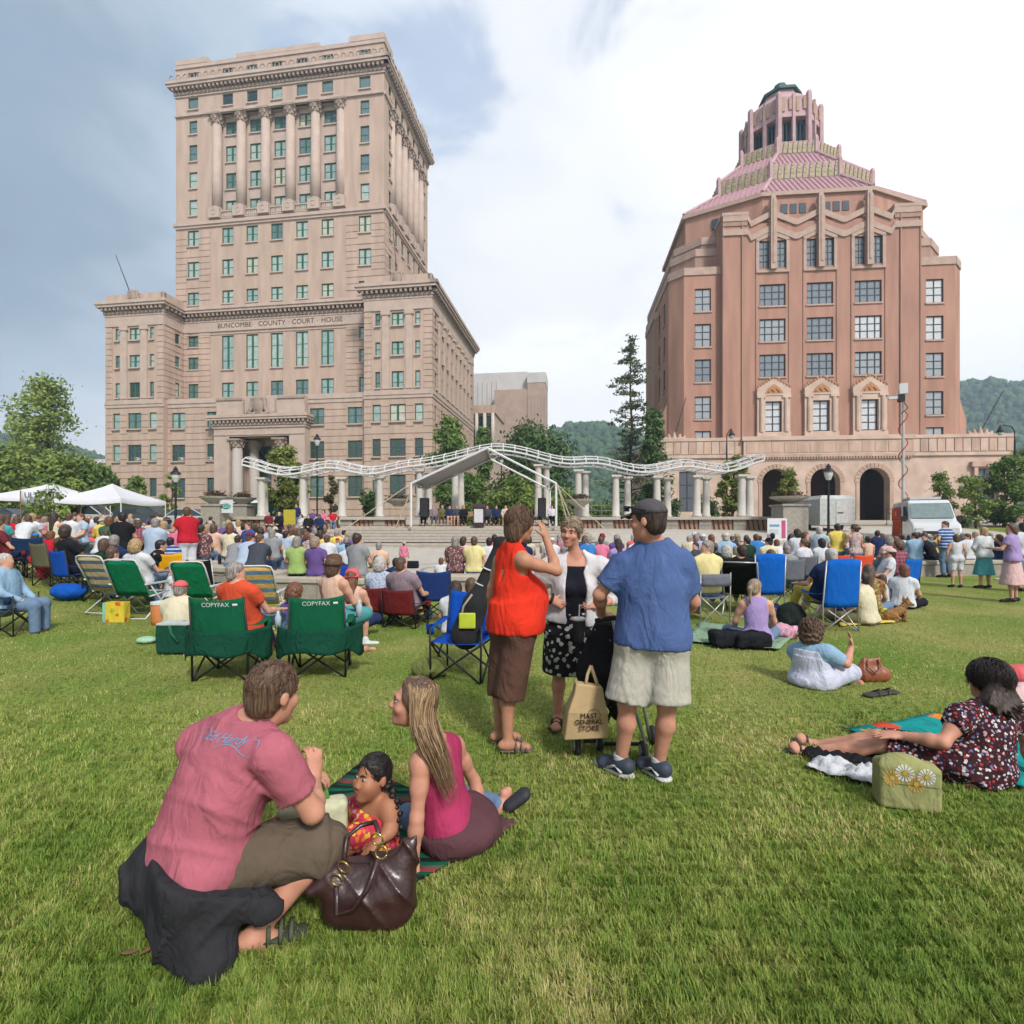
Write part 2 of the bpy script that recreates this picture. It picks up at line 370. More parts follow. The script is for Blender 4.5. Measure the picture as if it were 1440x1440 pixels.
def ground_sheet(name,xs,ys,dz,m,inside=None,kind='structure'):
 X,Y=np.meshgrid(xs,ys); Z=np.vectorize(zg)(X,Y)+dz; V=np.stack([X,Y,Z],-1).reshape(-1,3); nx=len(xs); F=[]
 for j in range(len(ys)-1):
  for i in range(nx-1):
   cx,cy=(xs[i]+xs[i+1])/2,(ys[j]+ys[j+1])/2
   if inside is None or inside(cx,cy):F.append((j*nx+i,j*nx+i+1,(j+1)*nx+i+1,(j+1)*nx+i))
 o=link(name,mesh_np(name,V,faces4=F),None,m); o['kind']=kind; return o
LAWN=lawn_mat()
_ys=np.concatenate([np.linspace(-6,22,15),np.linspace(23,70,48),[80,100,140,200,300,500,900,1500,2600]])
_xs=np.concatenate([[-2200,-900,-400,-200,-120],np.linspace(-90,90,61),[120,200,400,900,2200]])
PLAZA=lambda x,y,m=0.0:-15.5+m<x<32-m and arc_y(x)+.1+m<y<(41.2 if x>5 else 37)-m
def paving_mat():
 m=mat('pale_paving',ph(208,200,188),rough=.85,var=.10,scale=3,bump=.15,bscale=80)
 return m
PAVE=paving_mat(); CONC=mat('concrete_stone',ph(202,192,178),rough=.85,var=.12,scale=4,bump=.25,bscale=70)
CONC2=mat('grey_stone_block',ph(178,170,158),rough=.9,var=.16,scale=5,bump=.5,bscale=50)
ASPH=mat('asphalt',(.055,.055,.058),rough=.9,var=.2,scale=12,bump=.3,bscale=150)
WALL_ARC=[(-19,19.5),(-15.5,17.6),(-12.4,15.6),(-9.6,13.6),(-7.3,12.3),(-5.2,11.55),(-3.1,11.2)]
WALL_ARC2=[(-1.5,11.9),(1.2,11.9),(4.0,12.5),(7.0,14.0),(10.0,16.0),(12.6,16.9),(15.2,17.3),(18.5,17.5),(22,17.6)]
_arc=WALL_ARC+WALL_ARC2
def arc_y(x):return float(np.interp(x,[p[0] for p in _arc],[p[1] for p in _arc]))
ground_sheet('lawn',_xs,_ys,0.0,LAWN,lambda x,y:not PLAZA(x,y,2.6))
_px=np.linspace(-19,32.5,104); _py=np.linspace(11,41.5,123)
ground_sheet('plaza_paving',_px,_py,.03,PAVE,PLAZA)
ground_sheet('road',np.linspace(-110,110,45),np.linspace(41.5,50,10),.02,ASPH)
ground_sheet('pavement',np.linspace(-110,110,45),np.linspace(50.2,61,10),.13,CONC)
_b=MB()
for i in range(44):
 x0=-110+5*i
 for yy in(41.25,50.05):
  _b.add([(x0+a,yy+b2,zg(0,yy)+c) for c in(-.2,.14) for a,b2 in((0,0),(4.98,0),(4.98,.15),(0,.15))],[(0,3,2,1),(4,5,6,7),(0,1,5,4),(1,2,6,5),(2,3,7,6),(3,0,4,7)])
_k=_b.build('kerb',CONC); _k['kind']='structure'
# fountain court: thin darker bands let into the paving
_b=MB()
for r in(2.2,3.4,4.6):
 pts=[(0.2+r*math.cos(a),19.5+.9*r*math.sin(a)) for a in np.linspace(0,2*math.pi,49)]
 for(xa,ya),(xb,yb) in zip(pts[:-1],pts[1:]):
  f=1+.12/r
  q=lambda x,y,g:(0.2+(x-.2)*g,19.5+(y-19.5)*g,.036)
  _b.add([q(xa,ya,1),q(xb,yb,1),q(xb,yb,f),q(xa,ya,f)],[(0,1,2,3)])
_o=_b.build('paving_band',mat('blue_grey_granite',ph(150,160,165),rough=.6,var=.15)); _o['kind']='structure'
def leaf_mat(name,dark,light,scale=.35,rough=.65):
 m=mat(name,dark,rough=rough,spec=.2); N,L,b=nodes_of(m)
 g=N.new('ShaderNodeNewGeometry'); r=N.new('ShaderNodeValToRGB'); e=r.color_ramp.elements
 e[0].position=0.15; e[0].color=tuple(dark)+(1,); e[1].position=.95; e[1].color=tuple(light)+(1,)
 tc=N.new('ShaderNodeTexCoord'); n=N.new('ShaderNodeTexNoise'); n.inputs['Scale'].default_value=scale; n.inputs['Detail'].default_value=3; L.new(tc.outputs['Object'],n.inputs['Vector'])
 a=N.new('ShaderNodeMath'); a.operation='MULTIPLY_ADD'; a.inputs[1].default_value=.55; a.use_clamp=True; L.new(g.outputs['Random Per Island'],a.inputs[0])
 s2=N.new('ShaderNodeMath'); s2.operation='MULTIPLY_ADD'; s2.inputs[1].default_value=1.6; s2.inputs[2].default_value=-.55; L.new(n.outputs[0],s2.inputs[0]); L.new(s2.outputs[0],a.inputs[2])
 L.new(a.outputs[0],r.inputs[0]); L.new(r.outputs[0],b.inputs['Base Color'])
 tr=N.new('ShaderNodeBsdfTranslucent'); L.new(r.outputs[0],tr.inputs[0]); mx=N.new('ShaderNodeMixShader'); mx.inputs[0].default_value=.28
 out=[x for x in N if x.type=='OUTPUT_MATERIAL'][0]; L.new(b.outputs[0],mx.inputs[1]); L.new(tr.outputs[0],mx.inputs[2]); L.new(mx.outputs[0],out.inputs[0])
 return m
HILLM=leaf_mat('hill_wood',(.030,.075,.028),(.085,.16,.05),scale=.02)
HILLG=mat('hill_soil',(.028,.055,.020),rough=1,var=.3,scale=.05)
def hill_height(x,y):
 h=0.0
 for cx,cy,rx,ry,hh in((90,640,150,160,118),(330,600,130,150,118),(560,640,210,160,168),(-560,560,240,150,92),(-330,700,200,160,104),(-900,700,300,200,150),(-60,720,240,150,80),(900,760,300,200,170)):
  h=max(h,hh*math.exp(-((x-cx)/rx)**2-((y-cy)/ry)**2))
 return h+(3*mnoise.noise(Vector((x*.012,y*.012,3)))+1.6)*min(1,h/20)
def build_hills():
 xs=np.linspace(-1300,1300,105); ys=np.linspace(330,900,40); X,Y=np.meshgrid(xs,ys)
 Z=np.vectorize(hill_height)(X,Y)-.8; nx=len(xs)
 F=[(j*nx+i,j*nx+i+1,(j+1)*nx+i+1,(j+1)*nx+i) for j in range(len(ys)-1) for i in range(nx-1)]
 o=link('hills',mesh_np('hills',np.stack([X,Y,Z],-1).reshape(-1,3),faces4=F),None,HILLG); o['kind']='structure'
 # a crown for every tree of the far wood, joined: nobody could count them
 rg=np.random.default_rng(5); V=[]; F=[]; nv=0
 base,fc=ico(1)
 n=0
 while n<17000:
  x=rg.uniform(-1150,1150); y=rg.uniform(380,760)
  if abs(x/y)>1.15:continue
  z=hill_height(x,y)
  if z<9:continue
  r=rg.uniform(1.9,4.8); s=np.array([r,r,r*rg.uniform(.9,1.5)])
  q=base*(1+rg.uniform(-.42,.42,(len(base),1)))*s+np.array([x,y,z+r*.5]); V.append(q); F.append(fc+nv); nv+=len(q); n+=1
 o=link('hillside_wood',mesh_np('hillside_wood',np.concatenate(V),faces3=np.concatenate(F),smooth=False),None,HILLM)
 tag(o,'green wooded hills rising hazily behind the two tall buildings','woodland',kind='stuff')
def ico(sub):
 import bmesh
 bm=bmesh.new(); bmesh.ops.create_icosphere(bm,subdivisions=sub,radius=1); V=np.array([v.co[:] for v in bm.verts]); F=np.array([[v.index for v in f.verts] for f in bm.faces]); bm.free(); return V,F
build_hills()
# ---------------------------------------------------------------- wall with real window openings
def wall_face(mb,u0,u1,z0,z1,ops,O,eu,en,depth=.35,back=True):
 """vertical wall in the plane O + u*eu + z*Z, outward normal en; each opening (u0,u1,z0,z1) is cut and given reveals"""
 O=V3(O); eu=V3(eu); en=V3(en); Z=V3(0,0,1)
 ops=[o for o in ops if o[0]<u1 and o[1]>u0 and o[2]<z1 and o[3]>z0]
 us=sorted({u0,u1,*[o[0] for o in ops],*[o[1] for o in ops]}); zs=sorted({z0,z1,*[o[2] for o in ops],*[o[3] for o in ops]})
 flip=np.cross(eu,Z)@en<0
 def q(*pts):
  vs=[tuple(O+u*eu+z*Z+d*en) for u,z,d in pts]; mb.add(vs,[(3,2,1,0) if flip else(0,1,2,3)])
 for j in range(len(zs)-1):
  run=None
  for i in range(len(us)-1):
   cu,cz=(us[i]+us[i+1])/2,(zs[j]+zs[j+1])/2
   hole=any(o[0]<cu<o[1] and o[2]<cz<o[3] for o in ops)
   if hole:
    if run is not None:q((run,zs[j],0),(us[i],zs[j],0),(us[i],zs[j+1],0),(run,zs[j+1],0)); run=None
   elif run is None:run=us[i]
  if run is not None:q((run,zs[j],0),(us[-1],zs[j],0),(us[-1],zs[j+1],0),(run,zs[j+1],0))
 for a,b,c,d in ops:
  q((a,c,0),(a,d,0),(a,d,-depth),(a,c,-depth)); q((b,d,0),(b,c,0),(b,c,-depth),(b,d,-depth))
  q((a,d,0),(b,d,0),(b,d,-depth),(a,d,-depth)); q((b,c,0),(a,c,0),(a,c,-depth),(b,c,-depth))
  if back:q((a,c,-depth),(b,c,-depth),(b,d,-depth),(a,d,-depth))
_WM={}
def window_mesh(w,h,cols,rows,fr=.10,mull=.10,bar=.05,thick=None):
 """frame of a window centred on its foot line, with mullions and glazing bars; cols = list of relative widths"""
 key=(round(w,2),round(h,2),tuple(cols),tuple(rows),fr,mull,bar)
 if key in _WM:return _WM[key]
 b=MB(); d=.10
 b.box(-w/2,0,0,-w/2+fr,d,h); b.box(w/2-fr,0,0,w/2,d,h); b.box(-w/2+fr,0,h-fr,w/2-fr,d,h); b.box(-w/2+fr,0,0,w/2-fr,d,fr)
 iw=w-2*fr; acc=0
 for c in cols[:-1]:
  acc+=c; x=-w/2+fr+iw*acc/sum(cols); b.box(x-mull/2,.01,fr,x+mull/2,d,h-fr)
 acc=0
 for c in rows[:-1]:
  acc+=c; z=fr+(h-2*fr)*acc/sum(rows); b.box(-w/2+fr,.02,z-bar/2,w/2-fr,d-.01,z+bar/2)
 p=MB(); p.box(-w/2+fr*.5,.06,fr*.5,w/2-fr*.5,.075,h-fr*.5)
 _WM[key]=(b.mesh('window'),p.mesh('pane')); return _WM[key]
def glass_mat(name,col,rough=.08,blind=0.0):
 m=mat(name,col,rough=rough,var=.18,scale=1.7,spec=.9); return m
GLASS=[glass_mat('glass_blind',ph(196,214,206)),glass_mat('glass_pale',ph(170,196,192)),glass_mat('glass_mid',ph(112,140,142)),glass_mat('glass_dark',ph(48,66,66)),glass_mat('glass_cream_blind',ph(222,220,200))]  # pane tones stand in for varied reflections as well as blinds
GREENF=mat('green_window_paint',ph(62,112,84),rough=.5,var=.08)
DARKF=mat('dark_window_steel',ph(62,72,80),rough=.5,var=.05)
def put_window(parent,O,eu,en,u,z,w,h,cols,rows,fm,gm,depth=.3,**kw):
 fmesh,pmesh=window_mesh(w,h,cols,rows,**kw)
 o=link('window',fmesh,parent,fm); c=V3(O)+u*V3(eu)+V3(0,0,z)-V3(en)*.16
 eu=V3(eu); en=V3(en); o.matrix_local=Matrix(((eu[0],-en[0],0,c[0]),(eu[1],-en[1],0,c[1]),(0,0,1,c[2]),(0,0,0,1)))
 # front of the frame looks along -y of the window, so +y runs into the wall
 p=link('pane',pmesh,o,gm); return o
_SM={}
def put_sill(o,w,m,out=.2):
 key=(round(w,2),out)
 if key not in _SM:b=MB(); b.box(-w/2-.1,-.28-out+.1,-.2,w/2+.1,.0,-.002); _SM[key]=b.mesh('sill')
 return link('sill',_SM[key],o,m)
def mold(mb,u0,u1,z0,z1,out,O,eu,en,inn=.05):
 O=V3(O); eu=V3(eu); en=V3(en); v=[tuple(O+u*eu+d*en+V3(0,0,z)) for z in(z0,z1) for u,d in((u0,out),(u1,out),(u1,-inn),(u0,-inn))]
 mb.add(v,[(0,3,2,1),(4,5,6,7),(0,1,5,4),(1,2,6,5),(2,3,7,6),(3,0,4,7)])
 # ================================================================ the court house
BRICK=mat('buff_brick',ph(196,171,155,1.25),rough=.9,var=.13,scale=1.1,bump=.3,bscale=26,streak=(1,1,.16))
STONE=mat('buff_limestone',ph(200,179,166,1.22),rough=.85,var=.10,scale=.8,bump=.2,bscale=20)
STONE2=mat('weathered_limestone',ph(182,162,149,1.05),rough=.85,var=.16,scale=.9,bump=.3,bscale=14)
DARKIN=mat('dark_interior',(.02,.025,.025),rough=.8)
def build_courthouse():
 R=empty('courthouse',(-39.5,83.96,0),math.radians(-8.2))
 tag(R,'tall buff stepped court house tower with columns and green framed windows','court house')
 X=V3(1,0,0); Y=V3(0,1,0); FR=V3(0,-1,0); RT=V3(1,0,0); rg=random.Random(3)
 def gl(bias):return GLASS[min(3,max(0,int(rg.choice(bias))+rg.choice((0,0,0,0,0,1,-1))))] if rg.random()>.08 else GLASS[4]
 wins=[]
 faces={}
 def face(key,O,eu,en,u0,u1,z0,z1):faces[key]=[V3(O),V3(eu),V3(en),u0,u1,z0,z1,[]]
 def win(key,u,z0,z1,w,cols=(1,1),rows=(1,1),bias=(0,0,0,1)):
  f=faces[key]; f[7].append((u-w/2,u+w/2,z0,z1)); wins.append((key,u,z0,w,z1-z0,cols,rows,gl(bias)))
 WX,WI=27.75,17.1
 ZB,ZL,ZC0,ZC1,ZP=1.0,21.0,36.3,38.2,39.6
 for sgn,nm in((1,'right'),(-1,'left')):
  u0,u1=(WI,WX) if sgn>0 else(-WX,-WI); face('wing'+nm,(0,0,0),X,FR,u0,u1,ZB,ZP)
  c=sgn*22.4
  for(a,b),rr,bi in(((32.0,34.0),(1,1),(0,0,1,1)),((27.5,29.6),(1,1),(0,1,1)),((22.6,25.1),(1,2.2),(1,1,2)),((17.5,20.1),(1,1),(0,1,1)),((12.2,14.9),(1,1),(1,2,2,3)),((6.4,9.4),(1,2),(2,2,3))):
   low=a<20; win('wing'+nm,c,a,b,2.5 if low else 1.9,(1,1),rr,bi)
   for s in(-1,1):win('wing'+nm,c+s*(3.35 if low else 3.15),a,b,1.3 if low else .8,(1,),rr,bi)
   # right flank of the right wing, inner flank of the left wing, tower faces, low front between the wings
 face('flank',(WX,0,0),Y,RT,0,29,ZB,ZP)
 for v in[2.0]+[5.6+3.0*i for i in range(7)]+[26.8]:
  for a,b in((32,34),(27.5,29.6),(22.6,25.1),(17.5,20.1),(12.2,14.9),(6.4,9.4)):win('flank',v,a,b,1.1,(1,),(1,1),(2,2,3))
 face('innerflank',(-WI,0,0),Y,RT,0,4.3,ZB,ZP)
 for a,b in((32,33.8),(28.2,30.0),(23.2,25.6)):win('innerflank',2.9,a,b,1.0,(1,),(1,1),(3,))
 face('innerflank2',(WI,0,0),Y,V3(-1,0,0),0,4.3,ZB,ZP)
 TW,TY,TD,ZT=18.55,4.3,23.3,80.0
 face('tower',(0,TY,0),X,FR,-TW,TW,ZB,ZT); face('towerside',(TW,TY,0),Y,RT,0,TD,ZB,ZT)
 bays=[-8.9,-4.45,0,4.45,8.9]; sb=[TD/2+3.1*k for k in(-2,-1,0,1,2)]
 for e in(-15.3,15.3):
  for a,b in((77.0,78.5),(72.2,74.2)):win('tower',e,a,b,1.9,(1,),(1,),(2,3))
  for i,(a,b) in enumerate(((68.0,70.3),(63.4,66.2),(58.8,61.6),(54.2,56.9))):win('tower',e,a,b,1.5,(1,),(1,1),(2,) if i<2+(e>0) else(0,1))
  for a,b in((49,51.7),(43.7,46.4),(39.0,41.2)):win('tower',e,a,b,2.1,(1,1),(1,1),(0,0,1))
  for a,b in((31.9,33.8),(28.1,30.2),(23,25.7)):win('tower',e,a,b,1.9,(1,1),(1,1),(2,3) if e<0 else(0,1))
 for e in bays:
  for a,b in((77.0,78.5),(72.2,74.2)):win('tower',e,a,b,1.9,(1,),(1,),(2,3))
  for a,b in((49,51.7),(43.7,46.4),(39.0,41.2)):win('tower',e,a,b,2.1,(1,1),(1,1),(0,0,0,1))
  win('tower',e,27.9,33.6,2.2,(1,1),(1.6,2.6,2.2),(0,0,1)); win('tower',e,22.9,25.7,2.2,(1,1),(1,1),(1,1,2))
 for e in[2.6]+sb+[TD-2.6]:
  for a,b in((77.0,78.5),(72.2,74.2)):win('towerside',e,a,b,1.2,(1,),(1,),(3,))
  if e in sb:continue
  for a,b in((68.0,70.3),(63.4,66.2),(58.8,61.6),(54.2,56.9)):win('towerside',e,a,b,1.1,(1,),(1,1),(2,3))
 for e in[2.6]+sb+[TD-2.6]:
  for a,b in((49,51.7),(43.7,46.4),(39.0,41.2)):win('towerside',e,a,b,1.3,(1,),(1,1),(2,3))
 face('lowfront',(0,.9,0),X,FR,-WI,WI,ZB,22.2)
 for e in(-15.2,-8.9,8.9,15.2):
  for(a,b),bi in(((17.5,20.1),(1,1,2)),((12.2,14.9),(2,3)),((6.2,9.4),(2,3))):win('lowfront',e,a,b,2.4,(1,1),(1,1),bi)
  # giant-order recess: the bays sit 1.1 m behind the tower face between z 53 and 71
 z0c,z1c=53.3,70.9; gu=11.6
 faces['tower'][7].append((-gu,gu,z0c,z1c)); faces['towerside'][7].append((TD/2-8.2,TD/2+8.2,z0c,z1c))
 face('loggia',(0,TY+1.1,0),X,FR,-gu,gu,z0c,z1c); face('loggiaside',(TW-1.1,TY,0),Y,RT,TD/2-8.2,TD/2+8.2,z0c,z1c)
 for i,(a,b) in enumerate(((68.0,70.3),(63.4,66.2),(58.8,61.6),(54.2,56.9))):
  for e in bays:win('loggia',e,a,b,2.3,(1,1),(1,1),(2,2) if i==0 or(i==1 and e>-3) else(0,0,1))
  for e in sb:win('loggiaside',e,a,b,1.3,(1,),(1,1),(2,3))
 faces['lowfront'][7].append((-5.1,5.1,1.2,15.6))
 pool=[]
 for key,(O,eu,en,u0,u1,z0,z1,ops) in faces.items():
  b=MB(); big=[o for o in ops if o[1]-o[0]>8]; small=[o for o in ops if o not in big]
  if key in('tower','towerside','lowfront'):
   zone=[o for o in ops if o not in big]
   wall_face(b,u0,u1,z0,z1,zone+big,O,eu,en,depth=.35,back=False)
   for o in zone:wall_back(b,o,O,eu,en,.35)
   for a,c,d,e in big:
    for ua,ub in((a,a),(c,c)):
     pts=[O+ua*eu+d*V3(0,0,1),O+ua*eu+e*V3(0,0,1),O+ua*eu+e*V3(0,0,1)-en*1.1,O+ua*eu+d*V3(0,0,1)-en*1.1]; b.add(pts,[(0,1,2,3)])
    for zz in(d,e):
     pts=[O+a*eu+zz*V3(0,0,1),O+c*eu+zz*V3(0,0,1),O+c*eu+zz*V3(0,0,1)-en*1.1,O+a*eu+zz*V3(0,0,1)-en*1.1]; b.add(pts,[(0,1,2,3)])
  else:wall_face(b,u0,u1,z0,z1,ops,O,eu,en)
  b.build('wall',STONE if key.startswith('loggia') else BRICK,R)
  # backs, far flanks and roofs
 b=MB(); b.box(-TW+.02,TY+1.6,ZB,TW-1.6,TY+TD,ZT-.2); b.box(-TW,TY+.05,ZB,-TW+.03,TY+TD,ZT); b.box(WI+.02,.6,ZB,WX-.5,28.98,ZP-.9); b.box(-WX+.02,.6,ZB,-WI-.5,28.98,ZP-.9)
 b.box(-WX,.02,ZB,-WX+.03,29,ZP); b.box(-WI,1.4,ZB,-5.2,4.2,21.6); b.box(5.2,1.4,ZB,WI,4.2,21.6); b.box(-5.2,1.4,15.8,5.2,4.2,21.6); b.build('roof_and_back_wall',BRICK,R)
 # rusticated courses: raised bands of stone with recessed joints
 def course_rows(key,spans,za,zb,pitch,m=BRICK,proud=.09,gap=.10):
  O,eu,en,u0,u1,z0,z1,ops=faces[key]; z=za
  while z+pitch-gap<=zb+1e-6:
   b=MB()
   for a,c in spans:
    us=[(a,c)]
    for o in ops:
     if o[1]-o[0]>8:continue
     if o[2]<z+pitch-gap and o[3]>z:
      nu=[]
      for p,q in us:
       if o[1]+.08<=p or o[0]-.08>=q:nu.append((p,q)); continue
       if o[0]-.08>p:nu.append((p,o[0]-.08))
       if o[1]+.08<q:nu.append((o[1]+.08,q))
      us=nu
    for p,q in us:
     if q-p>.15:pool.append((q-p,(p,q,z,z+pitch-gap,proud,O,eu,en,.02)))
   z+=pitch
 course_rows('wingright',[(WI,WX+.09)],3.2,20.9,1.04); course_rows('wingleft',[(-WX,-WI)],3.2,20.9,1.04)
 course_rows('lowfront',[(-WI+.02,-7.9),(7.9,WI-.02)],3.2,20.9,1.04); course_rows('flank',[(0,29)],3.2,20.9,1.04)
 course_rows('wingright',[(WI,18.3),(26.5,WX+.09)],22.4,34.4,.92); course_rows('wingleft',[(-WX,-26.5),(-18.3,-WI+.02)],22.4,34.4,.92)
 course_rows('flank',[(0,3.2),(25.6,29)],22.4,34.4,.92); course_rows('innerflank',[(.0,4.2)],22.4,34.4,.92)
 course_rows('tower',[(-17.0,-12.1),(12.1,17.0)],22.4,34.4,.92); course_rows('tower',[(-TW,-12.1),(12.1,TW+.09)],39.8,52.0,1.05); course_rows('towerside',[(0,4.2),(TD-4.2,TD)],39.8,52.0,1.05)
 pool.sort(key=lambda t:-t[0]); rest=MB()
 for i,(ln,a) in enumerate(pool):
  if i<290:b=MB(); mold(b,*a); b.build('stone_course',BRICK,R)
  else:mold(rest,*a)
 rest.build('stone_course',BRICK,R)['kind']='stuff'
 # bands, friezes and cornices
 def cornice(fs,z0,z1,out,ms=.75,name='cornice',crest=False):
  b=MB(); d=MB()
  for O,eu,en,u0,u1,e0,e1 in fs:
   h=z1-z0
   mold(b,u0-e0*.15,u1+e1*.15,z0-.35,z0-.05,.18,O,eu,en)
   mold(b,u0-e0*.25,u1+e1*.25,z0,z0+.22*h,.28,O,eu,en)
   mold(b,u0-e0*out*.8,u1+e1*out*.8,z0+.52*h,z0+.74*h,out*.85,O,eu,en)
   mold(b,u0-e0*out,u1+e1*out,z0+.74*h,z1,out,O,eu,en)
   n=max(2,int((u1-u0)/ms))
   for i in range(n+1):
    u=u0+(u1-u0)*i/n; mold(d,u-.17,u+.17,z0+.24*h,z0+.515*h,out*.72,O,eu,en)
   m2=int((u1-u0)/.34)
   for i in range(m2):u=u0+(i+.5)*(u1-u0)/m2; mold(d,u-.09,u+.09,z0+.03*h,z0+.19*h,.37,O,eu,en)
   if crest:
    n=int((u1-u0)/1.25)
    for i in range(n+1):
     u=u0+(u1-u0)*i/n; c=O+u*eu+en*(out-.15)+V3(0,0,z1)
     ring=[tuple(c+eu*(.42*math.cos(a))+V3(0,0,.42+.42*math.sin(a))) for a in np.linspace(-.2*math.pi,1.2*math.pi,7)]
     d.tube(ring,.09,4); mold(d,u-.62,u+.62,z1,z1+.14,out-.08,O,eu,en,-(out-.28))
  b.build(name,STONE,R); d.build('modillion_row',STONE2,R)['kind']='stuff'
 OR=V3(0,0,0)
 low=[(OR,X,FR,WI,WX,1,1),(OR,X,FR,-WX,-WI,1,1),(V3(WX,0,0),Y,RT,0,29,1,1),(V3(-WI,0,0),Y,RT,0,4.3,0,0),(V3(0,TY,0),X,FR,-WI,WI,0,0)]
 cornice(low,ZC0,ZC1,1.15)
 top=[(V3(0,TY,0),X,FR,-TW,TW,1,1),(V3(TW,TY,0),Y,RT,0,TD,1,1)]
 cornice(top,74.7,76.6,1.15,crest=True,name='crown_cornice')
 b=MB()
 for O,eu,en,u0,u1,e0,e1 in low[:4]:
  mold(b,u0,u1,34.5,36.0,.10,O,eu,en); mold(b,u0,u1,34.3,34.55,.2,O,eu,en); mold(b,u0,u1,ZC1,ZP,-.15,O,eu,en,.6)
 mold(b,-WI,WI,34.5,36.0,.10,V3(0,TY,0),X,FR); mold(b,-WI,WI,34.3,34.55,.2,V3(0,TY,0),X,FR); mold(b,-WI,WI,34.3-.5,34.3-.35,.12,V3(0,TY,0),X,FR)
 b.build('frieze',STONE,R)
 for O,eu,en,u0,u1,e0,e1 in low[:3]:
  b=MB(); mold(b,u0-.12*e0,u1+.12*e1,21.0,21.5,.14,O,eu,en); mold(b,u0,u1,21.5,22.0,.24,O,eu,en); mold(b,u0,u1,22.0,22.3,.16,O,eu,en)
  b.build('string_course',STONE,R); b=MB(); mold(b,u0,u1,1.0,3.0,.2,O,eu,en); b.build('plinth',STONE,R)
 b=MB(); mold(b,-WI,WI,20.9,21.5,.14,V3(0,.9,0),X,FR); mold(b,-WI,WI,21.5,22.3,.26,V3(0,.9,0),X,FR,.5); b.build('string_course',STONE,R)
 for q0,q1 in((-WI,-7.9),(7.9,WI)):b=MB(); mold(b,q0,q1,1.0,3.0,.2,V3(0,.9,0),X,FR); b.build('plinth',STONE,R)
 b=MB()
 for O,eu,en,u0,u1,e0,e1 in top:
  mold(b,u0,u1,71.0,71.5,.32,O,eu,en); mold(b,u0,u1,70.95,71.0,.1,O,eu,en); mold(b,u0-.3*e0,u1+.3*e1,52.4,52.9,.4,O,eu,en); mold(b,u0,u1,52.0,52.4,.22,O,eu,en)
  mold(b,u0,u1,71.5,74.4,.06,O,eu,en) if False else None
  mold(b,u0-.1*e0,u1+.1*e1,79.2,79.6,.18,O,eu,en)
  for p,q in((u0,u0+(u1-u0)*.16),(u1-(u1-u0)*.16,u1)):mold(b,p,q,80.0,80.9,.05,O,eu,en,.8)
  mold(b,u0+(u1-u0)*.3,u1-(u1-u0)*.3,80.0,80.7,.02,O,eu,en,.8)
 b.build('band',STONE,R)
 b=MB(); b.box(-TW,TY+.0,ZT-.02,TW,TY+TD,ZT+.02); b.build('roof_edge',STONE,R)
 # giant columns with capitals and pedestals, balustrades between
 def col_parts(h,r):
  c=MB(); c.lathe([(r,0),(r*.98,h*.3),(r*.86,h)],n=16)
  k=MB(); k.lathe([(r*.86,0),(r*.98,.12),(r*.92,.2),(r*1.0,.7),(r*1.3,1.25),(r*1.36,1.3)],n=16)
  for ring,(z,rr) in enumerate(((.35,1.08),(.8,1.22))):
   for i in range(8):
    a=2*math.pi*(i+.5*ring)/8; k.cbox((rr*r*math.cos(a),rr*r*math.sin(a),z),.16,.22,.42,Matrix.Rotation(a,3,'Z'))
  k.box(-r*1.3,-r*1.3,1.3,r*1.3,r*1.3,1.62)
  return c.mesh('column',True),k.mesh('capital')
 pm=MB(); pm.box(-1.0,-.95,0,1.0,.9,1.7); pm.lathe([(.62,1.7),(.98,1.72),(.98,1.9),(.8,1.98)],n=16);
 pm.tube([(0+.42*math.cos(a),-.97,.85+.42*math.sin(a)) for a in np.linspace(0,2*math.pi,13)],.05,4); pm=pm.mesh('pedestal')
 bal=MB()
 for i in range(6):bal.lathe([(.1,.15),(.17,.4),(.08,.9),(.12,1.15)],c=(-.95+.38*i,0,0),n=6)
 bal.box(-1.25,-.16,1.15,1.25,.16,1.35); bal.box(-1.25,-.16,0,1.25,.16,.15); bal=bal.mesh('balustrade')
 cm,km=col_parts(14.0,.82)
 spots=[((-11.1+4.44*i,TY+.35),0) for i in range(6)]+[((TW-.35,TY+TD/2-7.75+3.1*i),math.pi/2) for i in range(6)]
 for(x,y),rz in spots:
  o=link('column',cm,R,STONE); o.location=(x,y,55.28); k=link('capital',km,o,STONE2); k.location=(0,0,14.0)
  p=link('pedestal',pm,R,STONE); p.location=(x,y,53.3); p.rotation_euler=(0,0,rz)
 for e in bays:o=link('balustrade',bal,R,STONE); o.location=(e,TY+.1,53.3)
 # pilasters on the wings
 pl=MB(); pl.box(-.55,-.22,22.4,.55,0,33.6); pl.box(-.75,-.34,33.6,.75,0,34.28); pl.tube([(-.55,-.36,33.85),(-.7,-.36,33.6),(-.5,-.36,33.5)],.12,5); pl.tube([(.55,-.36,33.85),(.7,-.36,33.6),(.5,-.36,33.5)],.12,5); pl=pl.mesh('pilaster')
 for x in(22.4-1.85,22.4+1.85,-22.4-1.85,-22.4+1.85):o=link('pilaster',pl,R,STONE); o.location=(x,0,0)
 for i in range(8):o=link('pilaster',pl,R,STONE); o.location=(WX,4.1+3.0*i,0); o.rotation_euler=(0,0,math.pi/2)
